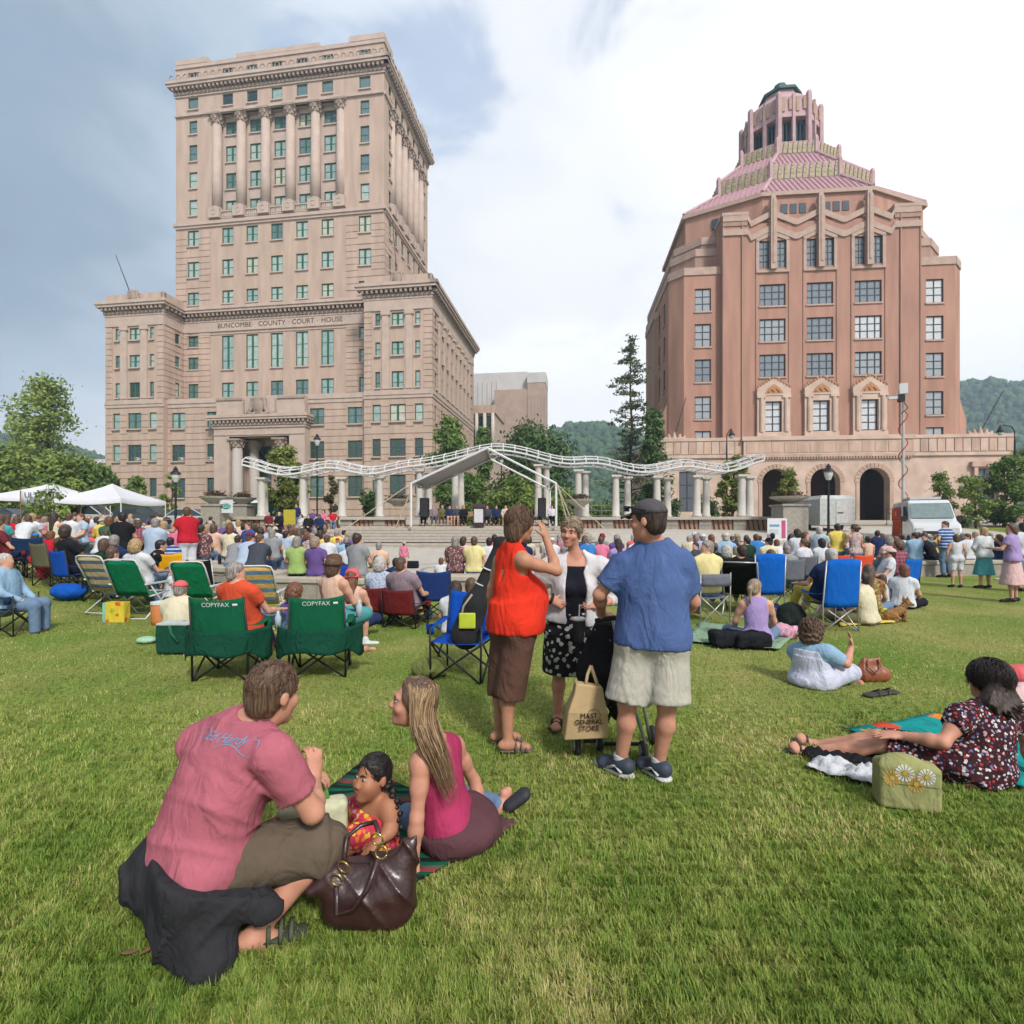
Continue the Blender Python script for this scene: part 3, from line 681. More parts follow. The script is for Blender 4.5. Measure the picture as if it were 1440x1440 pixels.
 # carved shields
 def shield(x,y,z,s):
  f=Fig(); f.ell((0,0,.9),(.55,.22,.85),k=.1); f.ell((0,-.16,.95),(.36,.12,.6),k=.02); f.cap((-.55,0,1.5),(.55,0,1.5),.2,k=.1)
  for sg in(-1,1):f.cap((sg*.6,0,1.3),(sg*.75,0,.5),.15,k=.1); f.cap((sg*.75,0,.5),(sg*1.3,0,.12),.17,.08,k=.1); f.cap((sg*.4,-.1,.15),(sg*.9,-.1,.2),.14,.1,k=.08)
  o=link('cartouche',f.mesh('cartouche',.06),R,STONE2); o.location=(x,y,z); o.scale=(s,s,s)
 shield(22.4,-.35,37.9,1.25); shield(-22.4,-.35,37.9,1.25)
 # portico
 b=MB(); y0=-.6
 b.box(-7.7,y0,1.0,-5.1,.9,15.7); b.box(5.1,y0,1.0,7.7,.9,15.7); b.box(-7.7,y0,15.7,7.7,.9,17.2); b.box(-7.5,y0+.3,19.0,7.5,.9,21.9)
 b.box(-5.1,.92,15.6,5.1,4.2,15.68)
 b.box(-7.7,y0-.12,15.9,7.7,y0,16.1); b.build('portico',STONE,R)
 cornice([(V3(0,y0,0),X,FR,-7.7,7.7,1,1),(V3(7.7,y0,0),Y,RT,0,1.4,0,0)],17.35,19.0,.85,ms=.7,name='portico_cornice')
 b=MB(); b.box(-7.5,y0+.12,21.5,-3.0,y0+.3,21.9); b.box(3.0,y0+.12,21.5,7.5,y0+.3,21.9); b.box(-2.8,y0+.1,19.2,-2.6,y0+.3,21.5); b.box(2.6,y0+.1,19.2,2.8,y0+.3,21.5); b.build('attic_panel',STONE2,R)
 shield(0,y0-.15,18.9,1.75)
 b=MB(); b.box(-5.15,4.05,1.0,5.15,4.25,15.7); b.build('porch_wall',BRICK,R)
 b=MB(); b.box(-3.4,3.9,2.0,-.8,4.04,7.2); b.build('porch_door',GLASS[3],R)
 for x0,x1 in((-3.4,-.8),(1.1,3.7)):b=MB(); b.box(x0,3.9,8.4,x1,4.04,14.8); b.build('porch_window',GLASS[3],R)
 cm2,km2=col_parts(12.2,.85)
 for x,y in((-4.2,.2),(3.35,.2),(-2.9,2.6),(4.4,2.9)):
  o=link('column',cm2,R,mat('grey_column_stone',ph(206,196,188),var=.08)); o.location=(x,y,1.8); k=link('capital',km2,o,STONE2); k.location=(0,0,12.2); k.scale=(1,1,.85)
  # lit porch lamp
 b=MB(); b.lathe([(.05,0),(.28,.1),(.3,.5),(.05,.75)],c=(2.3,2.6,10.6),n=8); m=mat('lamp_glow',(1,.55,.2)); N,L,bs=nodes_of(m); bs.inputs['Emission Color'].default_value=(1,.5,.15,1); bs.inputs['Emission Strength'].default_value=1.6
 b.build('porch_lamp',m,R)
 # inscription
 im=mat('carved_letters',ph(120,100,88),rough=.9);
 for wd,x in(('BUNCOMBE',-7.6),('·',-4.35),('COUNTY',-.85),('·',2.2),('COURT',4.7),('·',7.2),('HOUSE',9.7)):text('inscription',wd,1.15,im,R,(x,TY-.11,35.2),(math.pi/2,0,0),.03)
 # windows with panes
 for key,u,z,w,h,cols,rows,g in wins:
  O,eu,en=faces[key][:3]
  o=put_window(R,O,eu,en,u,z,w,h,cols,rows,GREENF,g,fr=.13,mull=.34 if len(cols)==2 else .1,bar=.09)
  put_sill(o,w,STONE,.30 if key[:4] in('wing','lowf','flan') else .2)
  # air conditioners in three windows
 for key,u,z in(('wingleft',-21.8,12.3),('lowfront',-14.6,12.3),('lowfront',-9.4,12.3)):
  O,eu,en=faces[key][:3]; b=MB(); mold(b,u-.35,u+.35,z,z+.5,.25,O,eu,en,.2); o=b.build('air_conditioner',mat('white_metal',ph(215,212,208)),R)
  b=MB(); mold(b,u-.25,u+.0,z+.1,z+.4,.26,O,eu,en,-.24); b.build('air_vent',DARKIN,o)
  # flag poles on the wing roofs
 for a,bb in(((-23.5,.6,39.4),(-26.5,.6,46.5)),((22.0,1.0,39.4),(21.2,1.0,48.5))):
  b=MB(); b.tube([a,bb],[.09,.05],6); b.build('flagpole',mat('dark_pole',(.05,.05,.055)),R)
def wall_back(mb,o,O,eu,en,depth):
 a,b,c,d=o; Z=V3(0,0,1); vs=[tuple(O+u*eu+z*Z-depth*en) for u,z in((a,c),(b,c),(b,d),(a,d))]; mb.add(vs,[(0,1,2,3)])
build_courthouse()
# ================================================================ the city hall: brick art deco block with octagonal pink tiled crown
CBRICK=mat('salmon_brick',ph(187,143,125,1.18),rough=.9,var=.17,scale=.9,bump=.3,bscale=30,streak=(1,1,.14))
CBRICK2=mat('dull_salmon_brick',ph(180,146,130,1.12),rough=.9,var=.2,scale=.9,bump=.3,bscale=30,streak=(1,1,.14))
PINKM=mat('pink_marble',ph(220,192,174,1.1),rough=.7,var=.16,scale=.7,bump=.15,bscale=9)
PINKM2=mat('veined_pink_marble',ph(208,176,156,1.08),rough=.7,var=.24,scale=.9,bump=.2,bscale=9,streak=(1,1,.35))
CAPST=mat('pale_coping_stone',ph(198,170,155,1.12),rough=.8,var=.12,scale=1.5)
ROOFT=mat('rose_roof_tile',ph(188,144,152,1.25),rough=.7,var=.16,scale=2.5)
ROSE=mat('rose_terracotta',ph(192,158,160,1.3),rough=.75,var=.14,scale=1.2)
FEATH=mat('gold_green_terracotta',ph(170,162,124,1.25),rough=.6,var=.25,scale=3)
COPPER=mat('green_copper_cap',ph(54,104,98),rough=.6,var=.2,scale=2)
CG=[mat('glass_grey_blind',ph(212,214,218,1.2),rough=.15,spec=.8),mat('glass_grey_pale',ph(176,184,190),rough=.12,spec=.8),mat('glass_grey_mid',ph(134,146,156),rough=.1,spec=.9),mat('glass_grey_dark',ph(70,80,90),rough=.08,spec=.9)]
def build_cityhall():
 R=empty('city_hall',(37.85,65.55,0),math.radians(-5.5))
 tag(R,'salmon brick art deco hall with stepped octagonal pink tiled crown','city hall')
 X=V3(1,0,0); Y=V3(0,1,0); FR=V3(0,-1,0); LF=V3(-1,0,0); rg=random.Random(8); Z0=1.5
 def seg(b,pa,pb,z0,z1,out,inn=.05):
  pa=V3(*pa,0); pb=V3(*pb,0); e=pb-pa; ln=np.linalg.norm(e); eu=e/ln; en=V3(eu[1],-eu[0],0); mold(b,0,ln,z0,z1,out,pa,eu,en,inn)
  # --- brick body: central block, two wings with chamfered outer corners, stepped tiers
 def plan_mass(name,half,front,depth,cham,z0,z1,m,cope=.9,ops=None):
  pts=[(-half,front+depth),(-half,front+cham),(-half+cham,front),(half-cham,front),(half,front+cham),(half,front+depth)]
  b=MB()
  for i in range(5):
   pa,pb=V3(*pts[i],0),V3(*pts[i+1],0); ln=np.linalg.norm(pb-pa); eu=(pb-pa)/ln; en=V3(eu[1],-eu[0],0)
   wall_face(b,0,ln,z0,z1,(ops or{}).get(i,[]),pa,eu,en,depth=.3)
  b.add([(x,y,z1) for x,y in pts],[tuple(range(6))]); b.build(name,m,R)
  if cope:
   b=MB()
   for i in range(5):seg(b,pts[i],pts[i+1],z1-cope,z1+.06,.14,.5)
   b.build('coping',CAPST,R)
  return pts
 wins=[]
 opsw={2:[],0:[],1:[]}
 half,fr,dp,ch=17.7,.9,20.0,1.6
 wz=[(28.9,31.8),(24.4,27.3),(19.9,22.8),(15.2,18.1),(11.0,13.7)]
 off=half-ch
 for s in(-1,1):
  for a,c in wz:opsw[2].append((off+s*13.75-1.0,off+s*13.75+1.0,a,c)); wins.append(((-off,fr,0),X,FR,off+s*13.75,a,2.0,c-a,(1,1),(1,1,1),rg.choice((0,1,1,2))))
 for v in(3.0,6.8,10.6,14.4):
  for a,c in wz:
   u=dp-ch-v; opsw[0].append((u-.65,u+.65,a,c)); wins.append(((-half,fr+dp,0),-Y,LF,u,a,1.3,c-a,(1,),(1,1,1),3))
 plan_mass('wing_wall',half,fr,dp,ch,9.7,34.4,CBRICK,ops=opsw)
 # skewed brick buttress foot of the wings
 for s in(-1,1):
  b=MB(); x0,x1=s*(half-.02),s*(half+1.3); y0,y1=fr+ch+.2,fr+ch+8
  b.add([(x0,y0,10),(x1,y0+.6,10),(x1,y0+.6,15.0),(x0,y0,18.0),(x0,y1,10),(x1,y1,10),(x1,y1,15.0),(x0,y1,18.0)],[(0,1,2,3),(7,6,5,4),(1,5,6,2),(3,2,6,7)] if s>0 else[(3,2,1,0),(4,5,6,7),(2,6,5,1),(7,6,2,3)])
  b.build('buttress',CBRICK,R)
 plan_mass('tier_wall',16.9,2.6,22.0,2.6,34.3,37.6,CBRICK2); plan_mass('tier_wall',16.2,3.2,21.0,2.8,37.5,39.4,CBRICK2)
 # stepped ends further back on the flank
 plan_mass('tier_wall',18.1,10.0,9.0,1.0,Z0,32.8,CBRICK2)
 # central block with its windows
 cb=MB(); ops=[]
 for x in(-5.6,0,5.6):
  for a,c in((28.9,31.6),(24.5,27.3),(20.1,22.9)):ops.append((x-1.55,x+1.55,a,c)); wins.append(((0,0,0),X,FR,x,a,3.1,c-a,(.7,1,1,.7),(1,1,1),rg.choice((1,1,2,2,0))))
  for s in(-1,1):ops.append((x+s*1.0-.62,x+s*1.0+.62,33.6,37.0)); wins.append(((0,0,0),X,FR,x+s*1.0,33.6,1.24,3.4,(1,1),(1,1,1,1),2))
  ops.append((x-.95,x+.95,13.3,17.0)); wins.append(((0,-.22,0),X,FR,x,13.3,1.9,3.7,(1,1),(1,1,1,1),0))
 wall_face(cb,-11.6,11.6,10.0,39.2,ops,(0,0,0),X,FR,depth=.3)
 for s in(-1,1):
  wall_face(cb,0,6,Z0,39.2,[],(s*11.6,0,0),Y,V3(s,0,0))
 cb.add([(-11.6,0,39.2),(11.6,0,39.2),(11.6,6,39.2),(-11.6,6,39.2)],[(0,1,2,3)]); cb.build('central_wall',CBRICK,R)
 # upper tower piers at the shoulders, shallow pilaster lines
 b=MB()
 for s in(-1,1):b.box(s*9.2,-.18,12.2,s*9.32,-.003,40.2); b.box(s*11.6,-.1,12.2,s*11.48,-.003,40.2)
 for x in(-5.6,0,5.6):
  for s in(-1,1):b.box(x+s*1.95-.06,-.1,12.2,x+s*1.95+.06,-.003,38.2)
 b.build('pilaster_strip',CBRICK2,R)['kind']='stuff'
 # zig-zag parapet with stone bands and the three tall fins
 for lvl,(dz,m) in enumerate(((0,CAPST),(-1.75,CAPST))):
  b=MB()
  prof=[(-11.6,40.3),(-8.6,40.3)]
  for x in(-5.6,0,5.6):prof+=[(x-2.6,39.5),(x-.45,40.5),(x+.45,40.5),(x+2.6,39.5)]
  prof+=[(8.6,40.3),(11.6,40.3)]
  for(xa,za),(xb,zb) in zip(prof[:-1],prof[1:]):
   if abs(xa-xb)<.05:continue
   v=[(xa,-.2,za+dz-.75),(xb,-.2,zb+dz-.75),(xb,-.2,zb+dz),(xa,-.2,za+dz)]; w=[(x,.25,z) for x,y,z in v]
   b.add(v+w,[(0,1,2,3),(7,6,5,4),(3,2,6,7),(4,5,1,0)])
  b.build('coping',CAPST,R)
 b=MB()
 for x0,x1 in((-11.6,-8.6),(8.6,11.6)):
  b=MB(); b.box(x0,-.12,39.0,x1,3,40.2); o=b.build('parapet_pier',CBRICK2,R); b=MB(); b.box(x0-.1,-.2,40.2,x1+.1,3.1,40.65); b.build('pier_coping',CAPST,o)
 for x in(-5.6,0,5.6):
  b=MB(); b.box(x-.36,-.55,33.3,x+.36,.02,41.6); b.add([(x-.36,-.55,41.6),(x+.36,-.55,41.6),(x+.36,.4,41.6),(x-.36,.4,41.6),(x-.2,-.35,42.5),(x+.2,-.35,42.5),(x+.2,.2,42.5),(x-.2,.2,42.5)],[(0,1,5,4),(1,2,6,5),(2,3,7,6),(3,0,4,7),(4,5,6,7)])
  b.box(x-.12,-.63,34,x+.12,-.55,42.0); b.build('fin',CAPST,R)
  b=MB()
  for s in(-1,1):
   b.box(x+s*1.62,-.14,33.2,x+s*1.98,.0,37.0); v=[(x+s*1.98,-.14,36.8),(x+s*.36,-.14,37.5),(x+s*.36,-.14,38.5),(x+s*1.98,-.14,37.6)]; w=[(a,0,c) for a,_,c in v]
   f=[(0,1,2,3),(3,2,6,7),(4,5,1,0),(7,6,5,4)]; b.add(v+w,f if s<0 else[q[::-1] for q in f])
  b.box(x-1.98,-.2,33.0,x+1.98,.0,33.3); b.build('window_surround',CAPST,R)
  # pedimented window surround at the piano nobile
  b=MB()
  for s in(-1,1):b.box(x+s*.98,-.42,12.3,x+s*1.95,-.004,17.7); b.lathe([(.26,0),(.24,4.2)],c=(x+s*1.45,-.46,13.2),n=8); b.box(x+s*1.0,-.62,17.4,x+s*2.0,-.42,17.7)
  b.box(x-2.0,-.55,11.6,x+2.0,-.004,13.2); b.box(x-.98,-.42,17.0,x+.98,-.004,17.7)
  v=[(x-2.0,-.5,17.7),(x+2.0,-.5,17.7),(x+2.0,-.5,18.6),(x,-.5,19.9),(x-2.0,-.5,18.6)]; b.add(v+[(a,0,c) for a,_,c in v],[(0,1,2,3,4),(9,8,7,6,5),(2,7,8,3),(3,8,9,4),(4,9,5,0),(1,6,7,2)])
  o=b.build('window_pediment',PINKM,R)
  b=MB()
  for s in(-1,1):
   for i in range(6):t=i/6; b.cbox((x+s*(2.05-2.05*t-.15),-.56,18.72+1.28*t+.1),.24,.16,.2)
  b.add([(x-1.1,-.53,17.95),(x+1.1,-.53,17.95),(x+.8,-.53,18.5),(x,-.53,19.1),(x-.8,-.53,18.5)],[(0,1,2,3,4)]); b.tube([(x-.7,-.56,18.1),(x-.3,-.56,18.5),(x,-.56,18.15),(x+.3,-.56,18.5),(x+.7,-.56,18.1)],.1,5)
  b.build('carved_ornament',mat('amber_terracotta',ph(206,150,108),var=.3,scale=6),o)['kind']='stuff'
  # --- marble base with three arches
 def arch_wall(x0,x1,z0,z1,centres,hw,spring,y,th,m,name):
  b=MB(); n=12; front=[]
  xs=sorted(centres); cells=[x0]+[(a+c)/2 for a,c in zip(xs[:-1],xs[1:])]+[x1]
  for i,c in enumerate(xs):
   a,d=cells[i],cells[i+1]; arc=[(c-hw*math.cos(math.pi*k/n),spring+hw*math.sin(math.pi*k/n)) for k in range(n+1)]
   for yy,fl in((y,False),(y+th,True)):
    Q=lambda*p:b.add([(u,yy,z) for u,z in p],[tuple(range(len(p)))[::-1] if fl else tuple(range(len(p)))])
    Q((a,z0),(c-hw,z0),(c-hw,spring),(a,spring)); Q((c+hw,z0),(d,z0),(d,spring),(c+hw,spring))
    tops=[a+(d-a)*k/n for k in range(n+1)]
    Q((a,spring),arc[0],arc[1],(tops[1],z1),(a,z1))
    for k in range(1,n-1):Q(arc[k],arc[k+1],(tops[k+1],z1),(tops[k],z1))
    Q(arc[n-1],arc[n],(d,spring),(d,z1),(tops[n-1],z1))
   path=[(c-hw,z0)]+arc+[(c+hw,z0)]
   for(xa,za),(xb,zb) in zip(path[:-1],path[1:]):b.add([(xa,y,za),(xa,y+th,za),(xb,y+th,zb),(xb,y,zb)],[(3,2,1,0)])
  return b.build(name,m,R)
 arch_wall(-9.5,9.9,1.5,10.0,(-5.6,0,5.6),1.68,6.9,-1.3,1.1,PINKM,'arcade_wall')
 for x in(-5.6,0,5.6):
  b=MB(); n=14
  for k in range(n):
   a0,a1=math.pi*k/n,math.pi*(k+1)/n-.03
   v=[(x-r*math.cos(a),yy,6.9+r*math.sin(a)) for yy in(-1.38,-1.305) for r,a in((1.7,a0),(2.25,a0),(2.25,a1),(1.7,a1))]; b.add(v,[(3,2,1,0),(4,5,6,7),(0,1,5,4),(1,2,6,5),(2,3,7,6),(3,0,4,7)])
  for s in(-1,1):b.box(x+s*1.7,-1.38,1.6,x+s*2.1,-1.305,6.85)
  b.build('arch_moulding',PINKM2,R)['kind']='stuff'
 b=MB(); b.box(-9.4,8.6,1.5,9.8,8.8,9.9); b.build('loggia_back_wall',mat('shaded_pink_stone',ph(112,84,72),var=.15),R)  # pink stone darkened in colour for the shade inside the arcade
 b=MB(); b.box(-9.4,-.2,9.5,9.8,8.6,9.6); b.box(-9.45,-.2,1.5,-9.3,8.6,9.6); b.box(9.75,-.2,1.5,9.9,8.6,9.6); b.build('loggia_ceiling',mat('shaded_pink_stone',ph(112,84,72),var=.15),R)
 for x in(-5.6,0,5.6):b=MB(); b.box(x-1.1,8.4,2.3,x+1.1,8.58,6.6); b.build('entrance_door',mat('dark_bronze_door',(.03,.026,.022),rough=.4),R)
 b=MB(); b.box(-9.4,-1.2,1.4,9.8,8.6,2.3); b.build('loggia_floor',PINKM2,R)
 for k in range(5):b=MB(); b.box(-8.5,-1.5-.38*(k+1),1.2,9.0,-1.3-.38*k,2.25-.16*(k+1)); b.build('step',mat('pink_brick_step',ph(190,140,122),var=.2,scale=6),R)
 b=MB()
 b.box(-9.5,-1.45,10.3,9.9,1,12.0); b.box(-9.7,-1.6,12.0,10.1,1,12.5); b.build('attic_wall',PINKM,R)
 b=MB(); b.box(-9.6,-1.62,9.95,10.0,-1.2,10.3); n=60
 for i in range(n):b.box(-9.4+19.2*i/n,-1.6,9.7,-9.4+19.2*i/n+.18,-1.31,9.94)
 b.build('string_course',PINKM2,R)['kind']='stuff'
 b=MB()
 for i in range(13):x=-9.2+i*1.48; b.box(x,-1.5,10.5,x+1.3,-1.455,11.8)
 b.build('attic_panel_row',PINKM2,R)['kind']='stuff'
 for s in(-1,1):
  x0,x1=(-20.6,-9.52) if s<0 else(9.92,21.3); b=MB(); o1=(x0+x1)/2+(-1.0 if s<0 else 2.6)
  wall_face(b,x0,x1,1.5,10.0,[(o1-1.0,o1+1.0,3.4,8.4)],(0,-.9,0),X,FR,depth=.4); wall_face(b,-.9,16,1.5,10.0,[],(x0 if s<0 else x1,0,0),Y,V3(s,0,0)); b.add([(x0,-.9,12),(x1,-.9,12),(x1,16,12),(x0,16,12)],[(0,1,2,3)]); b.build('base_wall',PINKM,R)
  wins.append(((0,-.9,0),X,FR,o1,3.4,2.0,5.0,(1,1),(1,1,1),3))
  b=MB(); b.box(x0-.1,-1.15,10.0,x1+.05,16,10.35); b.box(x0,-.95,10.35,x1,16,12.1); b.box(x0-.1,-1.1,12.1,x1+.05,16.1,12.5); b.build('parapet',PINKM,R)
  n=12; w=(x1-x0)/n
  for i in range(n):b=MB(); b.box(x0+i*w+.05,-1.04,10.5,x0+(i+1)*w-.05,-.955,12.0); b.build('parapet_panel',PINKM2 if i%2 else PINKM,R)
  if s>0:b=MB(); b.box(o1-1.5,-1.3,3.0,o1-1.1,-.905,8.6); b.box(o1+1.1,-1.3,3.0,o1+1.5,-.905,8.6); b.box(o1-1.8,-1.4,8.6,o1+1.8,-.905,9.2); b.build('doorway_surround',PINKM2,R)
 for x,s in((-17.6,-1),(17.8,1)):
  f=Fig()
  for i,(dx,h) in enumerate(((0,.9),(.6,.65),(-.6,.65),(1.1,.4),(-1.1,.4))):f.cap((dx,0,0),(dx*1.15,0,h),.33,.14,k=.15)
  o=link('terrace_ornament',f.mesh('terrace_ornament',.08),R,PINKM2); o.location=(x,-.6,12.4)
  b=MB(); b.tube([(x,-.5,12.6),(x+2.6*(1 if s>0 else .55),-.5,12.6+5.0)],[.09,.05],6); b.build('mast',mat('dark_pole',(.05,.05,.055)),R)
  # --- octagonal drum, tiled roofs, feather bands, lantern
 CY=12.2
 def octa(w,d,W,ds):return[(-w,d),(w,d),(W,ds),(W,2*CY-ds),(w,2*CY-d),(-w,2*CY-d),(-W,2*CY-ds),(-W,ds)]
 def grow(q,g):return[(x*(1+g/12),CY+(y-CY)*(1+g/12)) for x,y in q]
 def frustum(name,A,B,z0,z1,m):
  b=MB(); b.loft([[(x,y,z0) for x,y in A],[(x,y,z1) for x,y in B]]); return b.build(name,m,R)
 D8=octa(6.45,.85,15.0,5.0); B1=octa(4.3,4.1,10.0,7.2); B2=octa(2.5,6.6,6.5,8.8)
 frustum('drum',D8,D8,36.0,42.9,CBRICK); frustum('eave',grow(D8,.35),grow(D8,.35),42.9,43.4,CAPST)
 for x in(-3.9,-2.8,-1.7,1.2,2.3,3.4):b=MB(); b.box(x-.4,.77,40.7,x+.4,1.0,41.9); b.build('drum_window',CG[3],R)
 for t in(.40,.50,.60):A=V3(*D8[7],0); c=A+(V3(*D8[0],0)-A)*t; b=MB(); b.cbox((c[0],c[1],41.2),.8,.3,1.3,Matrix.Rotation(-.45,3,'Z')); b.build('drum_window',CG[3],R)
 def tiled(A,B,z0,z1,pitch=.62):
  frustum('roof',A,B,z0,z1,ROOFT); rolls=MB()
  for i in range(8):
   if i in(3,4,5):continue
   a0,a1=V3(*A[i],z0),V3(*A[(i+1)%8],z0); b0,b1=V3(*B[i],z1),V3(*B[(i+1)%8],z1)
   e=unit(a1-a0); L0=np.linalg.norm(a1-a0); n=int(L0/pitch); sl=(b0+b1)/2-(a0+a1)/2; sl=sl-e*(sl@e)
   for k in range(n+1):
    u=L0*k/n; q=a0+e*u; s0=(b0-a0)@e; s1=L0-(b1-a0)@e
    t=min(1,u/s0 if s0>1e-6 else 1,(L0-u)/s1 if s1>1e-6 else 1)
    if t>.05:rolls.tube([q+V3(0,0,.05),q+sl*t+V3(0,0,.05)],.11,4,False)
  rolls.build('tile_roll',mat('rose_roof_tile_ridge',ph(200,160,166),var=.1),R)['kind']='stuff'
  hips=MB()
  for i in(0,1,2,6,7):hips.tube([V3(*A[i],z0+.1),V3(*B[i],z1+.1)],.26,6)
  hips.build('hip_ridge',ROSE,R)['kind']='stuff'
 def feather_band(Aq,z0,z1,fan=.62):
  frustum('band',Aq,Aq,z0,z1,ROSE)
  for i in(7,0,1,6,2):
   pa,pb=V3(*Aq[i],0),V3(*Aq[(i+1)%8],0); ln=np.linalg.norm(pb-pa); eu=(pb-pa)/ln; en=V3(eu[1],-eu[0],0); n=max(2,int(ln/fan)); b=MB(); h=z1-z0
   for k in range(n):
    u=ln*(k+.5)/n; w2=ln/n*.34
    for q0,q1,ww in((.08,.36,1),(.38,.62,.9),(.64,.82,.7),(.84,.97,.4)):mold(b,u-w2*ww,u+w2*ww,z0+h*q0,z0+h*q1,.13,pa,eu,en,.02)
   b.build('feather_ornament',FEATH,R)['kind']='stuff'
  p=MB()
  for i in(0,1,2,6,7):x,y=Aq[i]; p.lathe([(.36,0),(.36,z1-z0+.2),(.2,z1-z0+.6)],c=(x,y,z0),n=6)
  p.build('band_pier',ROSE,R)['kind']='stuff'
 tiled(grow(D8,.2),grow(B1,.2),43.4,47.0); feather_band(B1,46.9,49.1,.75)
 tiled(grow(B1,-.25),grow(B2,.1),49.1,52.0,.55); feather_band(B2,51.9,53.7,.6)
 def reg(Wd,ph0=math.pi/8):r=Wd/math.cos(math.pi/8); return[(r*math.cos(ph0+math.pi/4*i-math.pi*.75),CY+r*math.sin(ph0+math.pi/4*i-math.pi*.75)) for i in range(8)]
 L8=reg(4.75)
 frustum('lantern_core',reg(3.5),reg(3.5),53,57.9,mat('dark_louvre_void',(.02,.03,.04))); frustum('lantern_head',L8,reg(4.6),57.7,60.6,ROSE)
 b=MB(); lb=MB(); fo=MB()
 for i in range(8):
  pa,pb=V3(*L8[i],0),V3(*L8[(i+1)%8],0); ln=np.linalg.norm(pb-pa); eu=(pb-pa)/ln; en=V3(eu[1],-eu[0],0)
  pier=MB(); pier.lathe([(.44,0),(.42,7.7),(.25,8.05)],c=(pa[0],pa[1],53.0),n=6); pier.build('lantern_pier',ROSE,R)
  mold(b,ln*.45,ln*.55,53.2,60.8,.12,pa,eu,en,.5)
  for k in range(8):u=ln*(.1+.8*k/7); mold(lb,u-.06,u+.06,53.7,57.6,-.7,pa,eu,en,.9)
  for k in range(4):u=ln*(.14+.24*k); mold(fo,u-.2,u+.2,58.4+.2*(k%2),60.3,.1,pa,eu,en,.02)
 b.build('lantern_mullion',ROSE,R)['kind']='stuff'; lb.build('louvre',mat('blue_grey_louvre',ph(92,116,124)),R)['kind']='stuff'; fo.build('feather_ornament',mat('pale_gold_terracotta',ph(196,168,140),var=.2),R)['kind']='stuff'
 frustum('lantern_roof',reg(4.5),reg(2.6),60.6,62.6,ROSE); frustum('cap_drum',reg(2.4),reg(2.2),62.6,63.5,ROSE)
 frustum('copper_cap',reg(2.65),reg(2.6),63.4,63.8,COPPER); frustum('copper_cap_top',reg(2.6),reg(1.1),63.8,64.9,COPPER); frustum('finial',reg(.95),reg(.8),64.9,65.6,COPPER)
 for O,eu,en,u,z,w,h,cols,rows,g in wins:
  o=put_window(R,O,eu,en,u,z,w,h,cols,rows,DARKF,CG[g],depth=.3,fr=.10,mull=.12,bar=.10)
  if z>13.5 and z<33:put_sill(o,w,CAPST,.12)
build_cityhall()
# ================================================================ smaller buildings behind
def build_far():
 R=empty('office_block',(-5.0,135,0),math.radians(-8)); tag(R,'pale concrete and brick office block behind the court house','office building')
 wh=mat('pale_concrete',ph(218,216,216,1.15),var=.08,scale=.3); br=mat('dull_brick',ph(192,168,156,1.2),var=.1,scale=.6)
 b=MB(); b.box(-9,0,1,9.0,22,40.4); b.build('upper_block',wh,R); b=MB(); b.box(1.2,-4,1,9.2,0.02,35.0); b.build('brick_wing',br,R); b=MB(); b.box(9.2,-2,1,13.6,6,37); b.build('stair_tower',br,R)
 b=MB(); b.box(9.1,-2.1,37,13.7,6.1,39.5); b.build('roof_slab',wh,R)
 for z in(8,12.6,17.4,22.2):
  b=MB(); b.box(-7.2,-.08,z,-3.4,.2,z+2.4); o=b.build('window',GLASS[3],R); b=MB(); b.box(-5.4,-.14,z,-5.2,-.02,z+2.4); b.box(-7.2,-.14,z+1.1,-3.4,-.02,z+1.3); b.build('window_bar',wh,o)
 b=MB()
 for i in range(9):b.box(-8.6+i*1.2,-.06,28,-8.5+i*1.2,.01,38)
 for i in range(6):b.box(9.3+i*.8,-2.08,2,9.4+i*.8,-1.99,34)
 b.build('cladding_joint',mat('grey_joint',ph(170,168,166)),R)['kind']='stuff'
 R=empty('court_annex',(-11.2,114,0),math.radians(-8)); tag(R,'low brick annex with pale columns joined behind the court house flank','building')
 b=MB(); b.box(-6,.2,1,7.6,12,25.5); b.build('wall',STONE,R); b=MB(); b.box(-6,-.5,25.5,7.9,12.2,27.2); b.build('cornice',BRICK,R); b=MB(); b.box(-6,-.7,17,7.9,.2,17.9); b.build('string_course',STONE,R)
 cm=MB(); cm.lathe([(.42,0),(.36,7.6)],n=8); cm=cm.mesh('column',True)
 for i in range(8):o=link('column',cm,R,mat('white_column',ph(232,222,214))); o.location=(-5+1.75*i,-.35,17.9);
 for i in range(7):b=MB(); b.box(-4.6+1.75*i,.05,18.4,-3.7+1.75*i,.22,25); b.build('window',GLASS[3],R)
 R=empty('distant_house',PX(118,150)*V3(1,0,0)+V3(0,150,0),.2); tag(R,'pale house half hidden among trees left of the court house','house')
 b=MB(); b.box(-5,0,0,9,8,17); b.build('wall',wh,R); b=MB(); b.add([(-6,-1,17),(10,-1,17),(10,9,17),(-6,9,17),(-4,4,21),(8,4,21)],[(0,1,5,4),(1,2,5),(2,3,4,5),(3,0,4),(3,2,1,0)]); b.build('roof',mat('pale_roof',ph(205,200,200)),R)
 for x in(-3,1,5):
  for z in(8,13):b=MB(); b.box(x,-.06,z,x+1.4,.1,z+2); b.build('window',GLASS[3],R)
build_far()
